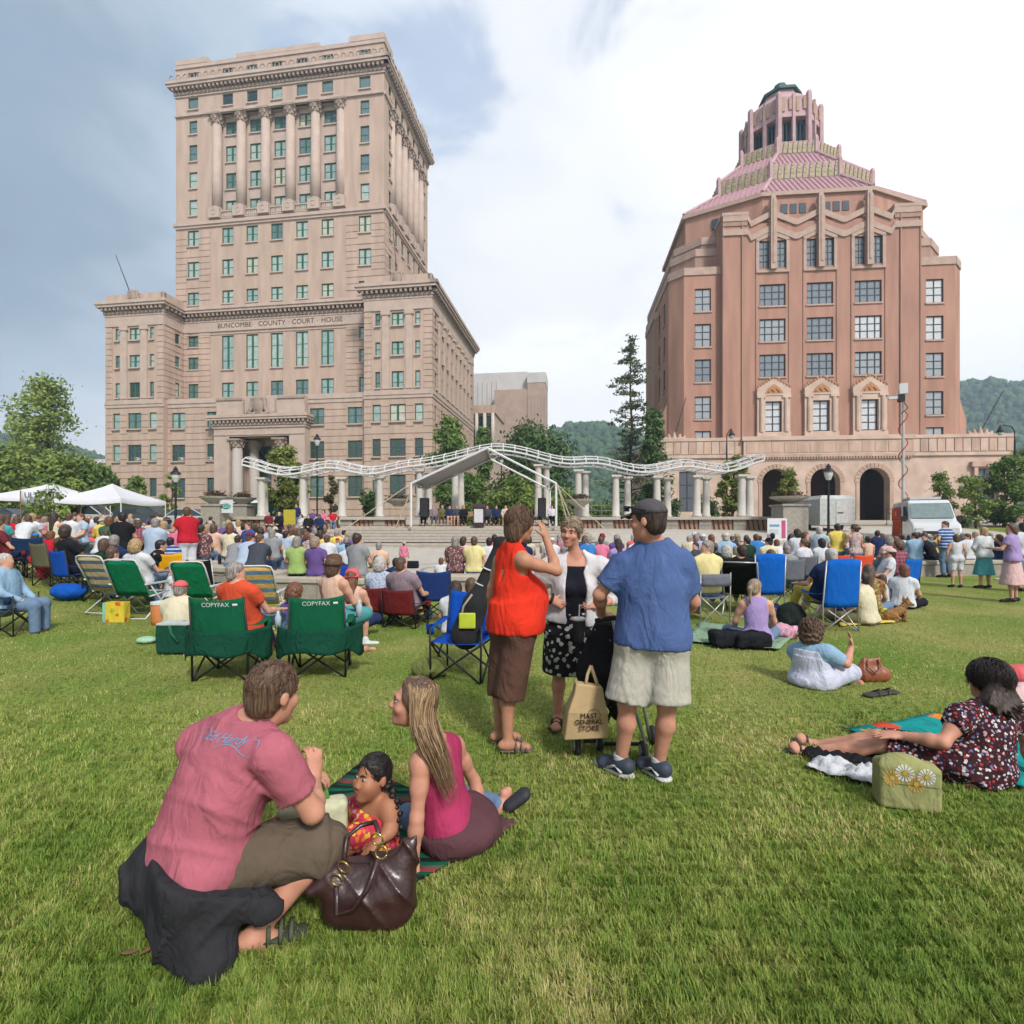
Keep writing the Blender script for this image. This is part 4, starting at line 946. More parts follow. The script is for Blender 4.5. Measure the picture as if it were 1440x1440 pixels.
# ================================================================ terrace, steps, pergola and stage
WHITEM=mat('white_painted_steel',ph(240,240,240),rough=.45,var=.04)
TERRA=mat('terracotta_panel',ph(190,148,124),rough=.85,var=.2,scale=4,bump=.3,bscale=20)
DBRONZE=mat('dark_bronze_bar',(.035,.028,.024),rough=.6)
PERG=[(345,36.5),(430,37.2),(535,38.0),(640,38.4),(765,38.4),(870,38.0),(985,37.2),(1070,36.5)]
_pp=[(PX(p,d),d) for p,d in PERG]
def perg_y(x):return float(np.interp(x,[p[0] for p in _pp],[p[1] for p in _pp]))
TZ=2.25
def build_terrace():
# broad granite steps in front of the stage: each step is a block of its own
 for k in range(9):
  z1=.165*(k+1); d=27.6+.52*k; b=MB(); x0,x1=-11.5+.12*k,5.2-.1*k
  b.box(x0,d,z1-.3 if k else-.1,x1,d+(.56 if k<8 else 1.0),z1); o=b.build('step',CONC); tag(o,None,None,'stage steps','structure')
  b=MB(); b.box(x0,d-.012,z1-.16,x1,d-.002,z1-.105); b.build('step_shadow_strip',CONC2 if k not in(2,4) else DBRONZE,o)  # darker strip at each riser foot paints a shadow line
 b=MB(); b.box(-10.4,32.3,-.2,4.3,37.6,1.6); o=b.build('stage_floor',CONC); o['kind']='structure'
 # terrace wall of piers and terracotta panels carrying slanted bronze bars
 def terrace(pxa,pxb,seed,lab):
  xa,xb=PX(pxa,perg_d(pxa)),PX(pxb,perg_d(pxb)); R=empty('terrace_wall',(0,0,0)); tag(R,lab,'wall')
  n=max(1,int(round((xb-xa)/2.35))); w=(xb-xa)/n
  for i in range(n):
   x0,x1=xa+i*w,xa+(i+1)*w; ya,yb=perg_y(x0)-.5,perg_y(x1)-.5; L=math.hypot(x1-x0,yb-ya)
   Rm=Matrix.Translation((x0,ya,0))@Matrix.Rotation(math.atan2(yb-ya,x1-x0),4,'Z')
   b=MB(); b.box(0,-.12,.9,L*.36,.5,TZ-.2); o=b.build('pier',CONC2,R); o.matrix_local=Rm
   for zz in(1.25,1.65):g=MB(); g.box(-.004,-.123,zz,L*.36+.004,.3,zz+.02); g.build('joint',DBRONZE,o)
   b=MB(); b.box(L*.36+.01,.0,.9,L-.01,.5,TZ-.2); o=b.build('panel',TERRA,R); o.matrix_local=Rm
   for k in range(5):
    u=L*.40+(L*.56)*k/4.0; b=MB(); b.add([(u,-.07,TZ-.24),(u+.07,-.07,TZ-.24),(u+.26,-.07,.98),(u+.19,-.07,.98),(u,-.005,TZ-.24),(u+.07,-.005,TZ-.24),(u+.26,-.005,.98),(u+.19,-.005,.98)],[(3,2,1,0),(4,5,6,7),(0,1,5,4),(1,2,6,5),(2,3,7,6),(3,0,4,7)]); b.build('bar',DBRONZE,o)
   b=MB(); b.box(-.02,-.3,TZ-.2,L-.002,.7,TZ); o=b.build('coping',CONC,R); o.matrix_local=Rm
 def _t(pxa,pxb):pass
 terrace(318,478,1,'long low terrace wall with slanted dark bars left of the stage steps'); terrace(482,572,2,'short terrace wall with slanted dark bars beside the stage steps'); terrace(800,1120,3,'long low terrace wall with slanted dark bars right of the stage')
 # terrace deck behind the walls
 ground_sheet('terrace_deck',np.linspace(-18.2,19.6,40),np.linspace(37.2,41.0,6),.0,CONC)
 deck=bpy.data.objects[-1] if False else None
def perg_d(px):return float(np.interp(px,[p[0] for p in PERG],[p[1] for p in PERG]))
build_terrace()
def build_pergola():
 R=empty('pergola',(0,36,1.6)); tag(R,'white wavy steel lattice pergola on pale stone columns behind the stage','pergola'); Ri=Matrix.Translation((0,-36,-1.6))
 stone=mat('pale_column_stone',ph(222,216,206),rough=.8,var=.08)
 cm={}
 def column(px,dd,ztop,off):
  D=perg_d(px)+.1; x=PX(px,D)
  for s in off:
   h=round(ztop-TZ,1); key=h
   if key not in cm:
    m=MB(); m.lathe([(.34,0),(.34,.12),(.27,.16),(.255,h*.4),(.225,h-.3),(.225,h-.26)],n=14); k=MB(); k.lathe([(.23,0),(.32,.1),(.32,.14)],n=14); k.box(-.35,-.35,.14,.35,.35,.28); cm[key]=(m.mesh('column',True),k.mesh('capital'),h-.28)
   o=link('column',cm[key][0],R,stone); o.location=(x+s[0],D+s[1]-36,TZ-1.6); k=link('capital',cm[key][1],o,stone); k.location=(0,0,cm[key][2])
 L1=[(0,0),(-.42,1.3)]; R1=[(0,0),(1.12,1.3)]; M1=[(0,0),(.66,1.0)]
 for px,yt,off in((368,671,L1),(426,669,L1),(481,672,L1),(534,670,L1),(590,661,[(0,0),(.5,1.2)]),(640,656,[(0,0),(.3,1.2)]),(757,654,M1),(813,660,M1),(866,668,R1),(924,670,R1),(980,669,R1),(1043,668,R1)):
  column(px,0,ZY(yt,perg_d(px)),off)
 wav=[(345,652),(368,661),(395,669),(425,666),(455,657),(480,658),(512,668),(534,666),(565,657),(600,654),(640,645),(690,632),(730,636),(770,648),(800,654),(835,650),(860,655),(890,664),(920,665),(950,656),(975,655),(1005,664),(1035,662),(1055,652),(1070,646)]
 N=88; W2=1.05; mid=[]
 for i in range(N+1):
  px=345+725*i/N; D=perg_d(px); j=np.interp(px,[w[0] for w in wav],[w[1] for w in wav])
  mid.append((px,D,j))
 js=np.array([m[2] for m in mid]); js=np.convolve(np.pad(js,2,'edge'),np.ones(5)/5,'valid')
 C=[V3(PX(m[0],m[1]),m[1]+.6-36,ZY(j,m[1])-1.6-.04) for m,j in zip(mid,js)]
 rails=[(-W2,0),(-W2,.3),(-.55,.58),(0,.68),(.55,.58),(W2,.3),(W2,0)]
 for dy,dz in rails:
  b=MB(); b.tube([c+V3(0,dy,dz*.9) for c in C],.042 if dz else .075,5); b.build('rail',WHITEM,R)
 for i in range(0,N+1,1 if N<50 else 2):
  c=C[i]; b=MB(); b.tube([c+V3(0,-W2,-.05),c+V3(0,-W2,.30),c+V3(0,-.55,.56),c+V3(0,0,.65),c+V3(0,.55,.56),c+V3(0,W2,.30),c+V3(0,W2,-.05)],.045,5); b.tube([c+V3(0,-W2,0),c+V3(0,W2,0)],.035,5); b.build('rib',WHITEM,R)
build_pergola()
def build_stage():
 R=empty('stage_canopy',(-1.6,31.4,1.6)); tag(R,'white gabled stage canopy frame with a pale fabric panel on its left slope','canopy')
 Lx,Rx,Ax=PX(578,31.4)+1.6,PX(782,31.4)+1.6,PX(685,31.4)+1.6; ez,az=2.52,4.6; back=5.2
 for y in(0,back):
  for x in(Lx,Rx):b=MB(); b.tube([(x,y,0),(x,y,ez)],.075,6); b.build('post',WHITEM,R)
  for x in(Lx,Rx):b=MB(); b.tube([(x,y,ez),(Ax,y,az)],.07,6); b.build('rafter',WHITEM,R)
 for x,z in((Lx,ez),(Rx,ez),(Ax,az)):b=MB(); b.tube([(x,0,z),(x,back,z)],.06,6); b.build('purlin',WHITEM,R)
 rows=[[(Lx+(Ax-Lx)*u,back*v,ez+(az-ez)*u-.12*math.sin(math.pi*v)*math.sin(math.pi*u)+.09) for u in np.linspace(0,1,7)] for v in np.linspace(0,1,6)]
 b=MB(); b.sheet(rows,.012); b.build('fabric_panel',mat('canopy_fabric',ph(214,210,208),rough=.8,var=.06),R,True)
 for u in(.33,.66):b=MB(); b.tube([(Lx+(Ax-Lx)*u,0,ez+(az-ez)*u+.05),(Lx+(Ax-Lx)*u,back,ez+(az-ez)*u+.05)],.04,5); b.build('batten',mat('grey_batten',ph(160,156,150)),R)
 for x,tx,y in((Lx,-3.6,-3.0),(Rx,2.9,-2.6)):b=MB(); b.tube([(x,0,ez),(x+tx,y,-.6)],.022,4); b.build('guy_strap',mat('pale_strap',ph(216,202,176)),R)
 for x,dx in((Lx,-1.0),(Rx,.8),(Rx,1.1)):b=MB(); b.tube([(x+dx,.6,0),(x+.1,.2,ez-.1)],.035,5); b.build('brace',mat('pale_strap',ph(216,202,176)),R)
 blk=mat('black_speaker_cloth',(.012,.012,.014),rough=.85)
 for px,w,lab in((597,.52,'black loudspeaker on a stand at the left of the stage'),(762,.48,'black loudspeaker on a stand at the right of the stage')):
  D=32.6; x=PX(px,D); T=empty('loudspeaker',(x,D,1.6)); tag(T,lab,'speaker')
  b=MB(); b.tube([(0,0,0),(0,0,.9)],.03,6); b.tube([(0,0,.3),(-.35,-.2,0)],.02,5); b.tube([(0,0,.3),(.35,-.2,0)],.02,5); b.tube([(0,0,.3),(0,.4,0)],.02,5); b.build('stand',blk,T)
  b=MB(); b.box(-w/2,-.25,.55,w/2,.25,1.72); b.build('cabinet',blk,T); b=MB(); b.box(-w/2+.04,-.262,.6,w/2-.04,-.25,1.66); b.build('grille',mat('dark_grille',(.02,.02,.022),bump=.6,bscale=200),T)
  b=MB(); b.tube([(0,.1,1.72),(0,.1,2.4)],.02,5);
  for k in(-.35,0,.35):b.lathe([(.05,0),(.09,.18),(.02,.2)],c=(k,-.05,2.3),n=7)
  b.tube([(-.4,.1,2.4),(.4,.1,2.4)],.02,5); b.build('lamp_bar',mat('grey_metal',ph(170,165,155),rough=.4),T)
  # lectern with poster
 D=31.9; T=empty('lectern',(PX(673,D),D,1.6)); tag(T,'dark lectern with a white floral poster on its front at the stage centre','lectern')
 b=MB(); b.box(-.33,0,0,.33,.5,1.12); b.build('body',mat('dark_wood',(.04,.02,.022),rough=.4),T); b=MB(); b.add([(-.4,-.1,1.1),(.4,-.1,1.1),(.4,.52,1.3),(-.4,.52,1.3),(-.4,-.1,1.15),(.4,-.1,1.15),(.4,.52,1.36),(-.4,.52,1.36)],[(0,3,2,1),(4,5,6,7),(0,1,5,4),(1,2,6,5),(2,3,7,6),(3,0,4,7)]); b.build('top',mat('dark_wood',(.04,.02,.022)),T)
 b=MB(); b.box(-.27,-.02,.22,.27,-.002,1.04); b.build('poster',pattern('poster_print',ph(228,228,230),[ph(110,150,120),ph(190,120,160),ph(150,150,190)],9,.22),T)
 # easels and sign boards
 def board(px,D,z,w,h,lab,col,art):
  T=empty('sign_board',(PX(px,D),D,z)); tag(T,lab,'sign'); b=MB(); b.box(-w/2,0,.45,w/2,.04,.45+h); b.build('board',col,T)
  for x in(-w*.35,w*.35):b=MB(); b.tube([(x,.05,.5),(x*1.2,.05,0)],.02,5); b.build('leg',mat('grey_metal',ph(170,165,155)),T)
  b=MB(); b.tube([(0,.05,.45+h*.8),(0,.6,0)],.02,5); b.build('leg',mat('grey_metal',ph(170,165,155)),T)
  for x0,z0,x1,z1,c in art:b=MB(); b.box(-w/2+x0*w,-.012,.45+z0*h,-w/2+x1*w,-.002,.45+z1*h); b.build('print',c,T)
 wb=mat('white_board',ph(236,238,240),rough=.5,var=.02); bl=mat('print_blue',ph(120,170,200)); mg=mat('print_magenta',ph(210,90,140)); gr=mat('print_teal',ph(40,150,130))
 board(327,29,.6,1.0,.8,'white sign board with pale blue print in front of the left terrace wall',wb,[(.1,.5,.8,.62,bl),(.1,.3,.6,.36,bl)])
 board(1093,30,.35,1.1,1.25,'white sign board with a magenta stripe by the right terrace wall',wb,[(.72,.1,.92,.9,mg),(.1,.62,.6,.72,bl),(.1,.3,.55,.5,mat('print_pale',ph(200,214,224)))])
 board(407,33.6,1.25,.75,.95,'yellow patterned panel standing by the suited men',pattern('yellow_print',ph(206,190,70),[ph(170,160,50)],12,.3),[])
 for px,py,D,lab in((318,712,33.8,'white emblem sign on the stone pier left of the terrace'),(1113,726,33.8,'white emblem sign with green oval on the right planter pier')):
  T=empty('pier_sign',(PX(px,D),D,ZY(py,D))); tag(T,lab,'sign'); b=MB(); b.box(-.42,0,-.42,.42,.03,.42); b.build('board',wb,T); b=MB(); b.lathe([(.01,0),(.3,0),(.3,.01),(.01,.01)],n=20); o=b.build('emblem',gr,T); o.rotation_euler=(math.pi/2,0,0); o.scale=(1,.62,1); o.location=(0,-.002,0)
  text('emblem_lettering','GO',.3,wb,T,(0.02,-.016,0),(math.pi/2,0,0),.002)
build_stage()
# stone piers with flower urns, portable toilets, planters
def build_street():
 st=mat('urn_stone',ph(216,208,196),rough=.85,var=.1)
 fol=leaf_mat('flower_foliage',(.03,.05,.02),(.14,.05,.05))
 def urn(px,py,D,s,lab,pier=True,bush=None):
  z=ZY(py,D); g=zg(0,D)-.1; T=empty('flower_urn',(PX(px,D),D,g)); tag(T,lab,'planter'); h=z-g
  if pier:b=MB(); b.box(-.75*s,-.75*s,0,.75*s,.75*s,h); b.box(-.85*s,-.85*s,h,.85*s,.85*s,h+.12); b.build('pier',CONC2,T)
  b=MB(); b.lathe([(.35,h+.1),(.4,h+.2),(.55,h+.3),(.95*s+.1,h+.5),(1.05*s+.1,h+.62),(.95*s,h+.62)],n=18); b.build('bowl',st,T)
  pts=leaf_cloud([(0,0,h+.75)],(.75*s,.75*s,.25),420,.09,random.Random(int(px))); o=link('flowers',pts,T,fol); o['kind']='stuff'
  return T,h
 urn(303,712,34.2,.8,'stone flower urn on a pier beside the portico lamp'); urn(341,712,38.6,.8,'stone flower urn on a low pier before the green toilets'); urn(560,714,39,.9,'stone flower urn behind the left stage post',False); urn(815,715,37,.9,'stone flower urn right of the stage canopy',False)
 T,h=urn(1110,712,34.2,1.05,'broad stone planter bowl with shrub on the grey pier by the arcade')
 tm=mat('green_toilet_plastic',ph(28,98,74),rough=.5,var=.06); tw=mat('white_roof_plastic',ph(232,236,238),rough=.5)
 for i,px in enumerate((325,347,361,382)):
  D=44.5; T=empty('portable_toilet',(PX(px,D),D,zg(0,D))); tag(T,('green portable toilet with white roof, leftmost behind the urn pier','green portable toilet second from the left behind the terrace','green portable toilet third from the left behind the terrace','green portable toilet nearest the left pergola column')[i],'portable toilet','portable toilets behind the terrace')
  b=MB(); b.box(-.55,-.55,0,.55,.55,2.0); b.build('cabin',tm,T); b=MB(); b.box(-.4,-.57,.1,.4,-.552,1.9); b.build('door',mat('green_toilet_door',ph(20,78,60)),T); b=MB(); b.loft([[(-.6,-.6,2.0),(.6,-.6,2.0),(.6,.6,2.0),(-.6,.6,2.0)],[(-.4,-.4,2.22),(.4,-.4,2.22),(.4,.4,2.22),(-.4,.4,2.22)]]); b.build('roof',tw,T)
  # box trailer by the planter
 D=36; T=empty('box_trailer',(PX(1165,D),D,zg(0,D))); tag(T,'white rounded box trailer standing behind the black lamp post','trailer')
 b=MB(); b.prism([(-1.15,-1.0),(1.15,-1.0),(1.15,2.2),(-1.15,2.2)],.4,2.1); b.loft([[(-1.15,-1.0,2.1),(1.15,-1.0,2.1),(1.15,2.2,2.1),(-1.15,2.2,2.1)],[(-.9,-.8,2.35),(.9,-.8,2.35),(.9,2.0,2.35),(-.9,2.0,2.35)]]); b.build('body',mat('pale_grey_metal',ph(206,210,206),rough=.5),T)
 b=MB(); b.box(-.1,-1.03,.5,.95,-1.002,1.95); o=b.build('door',mat('white_metal',ph(226,226,222)),T); b=MB(); b.tube([(.0,-1.06,1.2),(.35,-1.06,1.2)],.03,5); b.build('handle',DBRONZE,o)
 for s in(-1,1):b=MB(); b.lathe([(.33,-.1),(.33,.1)],n=14); o=b.build('wheel',mat('tyre_rubber',(.02,.02,.02)),T); o.rotation_euler=(0,math.pi/2,0); o.location=(s*1.1,.6,.33)
 # lamp posts
 iron=mat('black_iron',(.012,.012,.014),rough=.5); glob=mat('frosted_lamp_glass',ph(226,226,222),rough=.3)
 def lamp(px,ytop,D,lab,scale=1.0):
  g=zg(0,D); h=ZY(ytop,D)-g; T=empty('street_lamp',(PX(px,D),D,g)); tag(T,lab,'street lamp','black lantern street lamps')
  s=scale; b=MB(); b.lathe([(.17,0),(.17,.25),(.09,.35),(.07,1.0),(.055,h-.9*s),(.1,h-.85*s)],n=9); b.build('post',iron,T); b=MB(); b.lathe([(.1*s,h-.86*s),(.2*s,h-.6*s),(.21*s,h-.42*s),(.08,h-.36*s)],n=10); b.build('lantern',glob,T)
  b=MB(); b.lathe([(.27*s,h-.43*s),(.24*s,h-.34*s),(.1*s,h-.2*s),(.12*s,h-.14*s),(.03,h)],n=10); b.build('cap',iron,T)
 lamp(247,656,33.5,'black lantern lamp post right of the white tent',1.15); lamp(446,610,46,'tall black lantern lamp post behind the left pergola',1.2); lamp(1165,652,32,'black lantern lamp post before the arcade',1.15); lamp(705,640,46,'slim dark lamp post seen through the stage canopy',.9)
 for px,yt,D,side,lab in((1022,603,44,1,'black street lamp hanging from a curved bracket at the left of the city hall'),(1427,598,42,-1,'black street lamp hanging from a curved bracket at the far right')):
  g=zg(0,D); h=ZY(yt,D)-g; T=empty('bracket_lamp',(PX(px,D),D,g)); tag(T,lab,'street lamp'); b=MB(); b.lathe([(.14,0),(.09,.5),(.06,h-1.2)],n=8); b.tube([(0,0,h-1.2),(0,0,h-.5),(side*.25,0,h-.1),(side*.9 if side<0 else .4,0,h)],.045,5); b.build('post',iron,T)
  x=-1.15 if side<0 else .4; b=MB(); b.lathe([(.03,h),(.1,h-.2),(.26,h-.5),(.26,h-.56)],c=(x,0,0),n=10); b.build('shade',iron,T); b=MB(); b.lathe([(.22,h-.57),(.16,h-.74),(.02,h-.8)],c=(x,0,0),n=10); b.build('glass',glob,T)
  # white tents and banner
 tw=mat('tent_cloth',ph(238,238,246),rough=.75,var=.03)
 def tent(xc,D,w,zb,lab,valance=None):
  g=zg(xc,D); T=empty('tent',(xc,D,g)); tag(T,lab,'tent','white canopy tents at the left'); h=2.2; t=h+1.05
  for sx in(-1,1):
   for sy in(-1,1):b=MB(); b.tube([(sx*w/2,sy*w/2,0),(sx*w/2,sy*w/2,h)],.035,5); b.build('pole',WHITEM,T)
  b=MB(); n=6
  for k in range(4):
   a0=math.pi/4+k*math.pi/2; r=w/2*math.sqrt(2); p=[(r*math.cos(a),r*math.sin(a)) for a in(a0,a0+math.pi/2)]; rows=[]
   for i in range(n+1):
    u=i/n; z=t+(h-t)*(u**.8); rows.append([(((1-v)*p[0][0]+v*p[1][0])*u,((1-v)*p[0][1]+v*p[1][1])*u,z-.12*math.sin(math.pi*v)*u) for v in np.linspace(0,1,7)])
   rows.append([(x,y,z-.26) for x,y,z in rows[-1]]); b.sheet(rows)
  b.build('roof',tw,T,True); return T
 tent(PX(158,34),34,4.1,1,'white peaked canopy tent in front of the parked cars'); tent(PX(72,38),38,4.8,1,'white canopy tent behind the lettered banner at the far left')
 D=33; T=empty('banner',(PX(70,D),D,zg(0,D))); tag(T,'white banner reading ULTIMATE ICE CREAM beside the tents','banner'); z0,z1=ZY(710,D)-zg(0,D),ZY(691,D)-zg(0,D); w=PX(112,D)-PX(30,D)
 b=MB(); b.sheet([[(-w/2+w*u,.03*math.sin(9*u),z) for u in np.linspace(0,1,13)] for z in(z0,z1)],.01); b.build('cloth',tw,T,True)
 tl=mat('navy_lettering',ph(80,80,130)); text('lettering','ULTIMATE',.48,tl,T,(-w*.12,-.06,z1-.24),(math.pi/2,0,0),.004); text('lettering','ICE CREAM',.44,tl,T,(-w*.08,-.06,z1-.66),(math.pi/2,0,0),.004)
 for x in(-w/2,w/2):b=MB(); b.tube([(x,0,0),(x,0,z1+.05)],.04,5); b.build('pole',mat('brown_pole',ph(150,110,80)),T)
 # cars
 def car(px,D,lab,col,suv=False,rz=0.0):
  T=empty('parked_car',(PX(px,D),D,zg(0,D)+.02),rz); tag(T,lab,'car','cars parked behind the tents'); Ln=4.6; H=1.75 if suv else 1.42; bt=1.0 if suv else .86
  prof=[(-2.3,.35),(-2.32,.7),(-2.2,bt),(-1.3,bt+.06)]+([(-2.15,bt+.05)] if False else[])+[(1.2,bt+.02),(2.15,bt-.1),(2.32,.62),(2.3,.35)]
  def side(pr,wd,wd2=None):
   b=MB(); wd2=wd2 or wd; n=len(pr); vs=[(x,-wd,z) for x,z in pr]+[(x,wd,z) for x,z in pr]; b.add(vs,[tuple(range(n)),tuple(range(n,2*n))[::-1]]+[((i+1)%n,i,n+i,n+(i+1)%n) for i in range(n)]); return b
  o=side(prof,.86).build('body',col,T); bv=o.modifiers.new('bevel','BEVEL'); bv.width=.07; bv.segments=2
  cab=[(-2.2 if suv else-1.75,bt),(-2.0 if suv else-1.1,H-.04),(.35,H),(1.25,bt)]; b=MB(); n=4
  vs=[(x,-.8+(.14 if z>bt+.1 else 0),z) for x,z in cab]+[(x,.8-(.14 if z>bt+.1 else 0),z) for x,z in cab]; b.add(vs,[(0,1,2,3),(7,6,5,4),(0,4,5,1),(1,5,6,2),(2,6,7,3)]); o=b.build('cabin_glass',mat('car_glass',(.03,.04,.045),rough=.08,spec=.8),T)
  b=MB(); b.box(cab[1][0]+.02,-.67,H-.03,cab[2][0],.67,H+.03);
  for(xa,za),(xb,zb) in((cab[0],cab[1]),(cab[2],cab[3]),((-.35,bt),(-.35,H)))[0:3]:
   for s in(-1,1):b.tube([(xa,s*.8,za),(xb,s*.67,zb)],.05,4)
  b.build('roof',col,T)
  for x in(-1.45,1.4):
   for s in(-1,1):b=MB(); b.lathe([(.33,-.1),(.34,0),(.33,.1)],n=14); o=b.build('wheel',mat('tyre_rubber',(.02,.02,.02)),T); o.rotation_euler=(math.pi/2,0,0); o.location=(x,s*.8,.33); b=MB(); b.lathe([(.2,-.13),(.2,.13)],n=10); b.build('rim',mat('rim_metal',ph(190,190,190),rough=.3,metal=.7),o)
  for s in(-1,1):b=MB(); b.box(2.2,s*.75,.62,2.34,s*.45,.78); b.build('headlight',glob,T); b=MB(); b.box(-2.34,s*.8,.62,-2.2,s*.55,.85); b.build('tail_light',mat('red_lens',(.3,.01,.01),rough=.3),T)
 paint=lambda n,c:mat(n,c,rough=.3,coat=.6,var=.03)
 car(208,42.5,'dark grey car parked behind the right tent pole',paint('charcoal_paint',(.03,.035,.04)),True); car(272,42.5,'silver saloon parked behind the lamp post',paint('silver_paint',ph(190,200,204))); car(322,45.5,'silver blue car half hidden by the stone pier',paint('bluish_paint',ph(150,175,190))); car(130,44,'pale van-like car behind the white tent',paint('white_car_paint',ph(220,220,220)),True)
 car(12,40,'dark car parked at the far left edge',paint('black_paint',(.02,.022,.025)))
 # TV van with telescopic mast
 D=30; g=zg(0,D)-.15; T=empty('television_van',(PX(1298,D),D,g),0); tag(T,'white television van with orange side art, raised mast and roof rack','van')
 wv=paint('white_van_paint',ph(236,238,240)); prof=[(-2.5,.4),(-2.5,2.3),(-2.3,2.6),(1.6,2.6)]
 # van seen three quarter from its front: long axis runs away to the left
 V=empty('x',(0,0,0)) if False else None
 T.rotation_euler=(0,0,math.radians(-116))
 b=MB(); pr=[(-2.7,.45),(-2.7,2.3),(-2.5,2.62),(1.0,2.62),(1.35,2.45),(2.0,1.55),(2.75,1.3),(2.9,.95),(2.9,.45)]; n=len(pr)
 b.add([(x,-1.02+(.1 if z>2.4 else 0),z) for x,z in pr]+[(x,1.02-(.1 if z>2.4 else 0),z) for x,z in pr],[tuple(range(n)),tuple(range(n,2*n))[::-1]]+[((i+1)%n,i,n+i,n+(i+1)%n) for i in range(n)])
 o=b.build('body',wv,T); bv=o.modifiers.new('bevel','BEVEL'); bv.width=.09; bv.segments=3
 cg=mat('car_glass',(.03,.04,.045)); b=MB(); b.add([(1.38,-.86,2.42),(1.38,.86,2.42),(1.99,.92,1.62),(1.99,-.92,1.62)],[(0,3,2,1)]); b.v=[(x+.035,y,z+.025) for x,y,z in b.v]; b.build('windscreen',mat('windscreen_glass',ph(130,150,150),rough=.1,spec=.8),T)
 for s in(-1,1):
  b=MB(); y=s*1.035; b.add([(.65,y,1.55),(1.75,y,1.55),(1.25,y,2.3),(.65,y,2.3)],[(0,1,2,3) if s<0 else(3,2,1,0)]); b.build('side_window',cg,T)
  b=MB(); b.cbox((1.75,s*1.2,1.6),.12,.2,.3); b.build('mirror',mat('black_plastic',(.02,.02,.02)),T)
  b=MB(); b.box(2.86,s*.9,.85,2.93,s*.55,1.1); b.build('headlight',glob,T)
  for x in(-1.7,1.9):b=MB(); b.lathe([(.36,-.12),(.37,0),(.36,.12)],n=16); o=b.build('wheel',mat('tyre_rubber',(.02,.02,.02)),T); o.rotation_euler=(math.pi/2,0,0); o.location=(x,s*.93,.36)
 b=MB(); b.box(2.9,-.6,.55,2.95,.6,.95); b.build('grille',mat('black_plastic',(.02,.02,.02)),T)
 y=-1.035; b=MB(); b.add([(-2.55,y,.6),(.3,y,.6),(.1,y,1.5),(-2.2,y,1.5)],[(0,1,2,3)]); b.add([(-2.5,y,1.52),(.0,y,1.52),(-.3,y,2.3),(-2.5,y,2.3)],[(0,1,2,3)])
 b.build('side_art',pattern('van_art',ph(214,84,40),[ph(226,120,50),ph(190,60,60),ph(150,140,160),ph(225,200,190)],2.4,.35),T)
 b=MB(); b.box(-1.6,-.7,2.66,.5,.7,2.82); b.build('roof_unit',wv,T); b=MB(); b.box(-1.0,-.8,2.62,.9,.8,2.66); b.build('roof_rack',mat('black_plastic',(.02,.02,.02)),T)
 b=MB(); b.tube([(-2.3,-.5,1.2),(-2.3,-.5,8.9)],[.09,.06],8); b.build('mast',mat('grey_mast',ph(206,202,200),rough=.4),T)
 hl=[(-2.3+.22*math.cos(a),-.5+.22*math.sin(a),2.6+a*.26) for a in np.linspace(0,22,90)]; b=MB(); b.tube(hl,.028,4); b.build('coiled_hose',mat('red_hose',ph(190,70,70)),T)
 b=MB(); b.cbox((-2.3,-.5,9.5),.42,.42,.62); b.cbox((-2.3,-1.0,9.0),.3,.5,.16); b.build('antenna_box',wv,T); b=MB(); b.cbox((-2.3,-.6,8.95),.36,.34,.4); b.tube([(-2.3,-.5,8.8),(-2.1,-.3,8.3),(-2.3,-.62,8.0)],.03,4); b.build('antenna_mount',mat('black_plastic',(.02,.02,.02)),T)
 # traffic cone, handrail
 D=24.5; T=empty('traffic_cone',(PX(472,D),D,.012)); tag(T,'orange traffic cone near the stage steps','traffic cone'); oc=mat('cone_orange',ph(236,110,70)); b=MB(); b.lathe([(.16,.04),(.03,.68),(.02,.7)],n=12); b.build('cone',oc,T); b=MB(); b.box(-.2,-.2,0,.2,.2,.04); b.build('foot',oc,T); b=MB(); b.lathe([(.117,.28),(.088,.42)],n=12); b.build('band',wb_(),T)
 R=empty('handrail',(PX(1247,50),50,zg(0,50))); tag(R,'dark metal handrail beside the arcade steps','railing')
 for i in range(4):b=MB(); b.tube([(i*.7,0,0),(i*.7,0,1.1+.5-.15*i)],.03,5); b.build('baluster',iron,R)
 for dz in(1.1,.7):b=MB(); b.tube([(0,0,dz+.5),(2.1,0,dz+.05)],.03,5); b.build('rail',iron,R)
 R=empty('terrace_railing',(PX(850,41),41,zg(0,41))); tag(R,'pale railing behind the right terrace wall','railing')
 for i in range(9):b=MB(); b.tube([(-2.6+i*.8,0,0),(-2.6+i*.8,0,1.7)],.03,5); b.build('post',mat('grey_metal',ph(170,165,155)),R)
 for dz in(.9,1.3,1.7):b=MB(); b.tube([(-2.6,0,dz),(3.8,0,dz)],.03,5); b.build('rail',mat('grey_metal',ph(170,165,155)),R)
def wb_():return mat('white_board',ph(236,238,240))
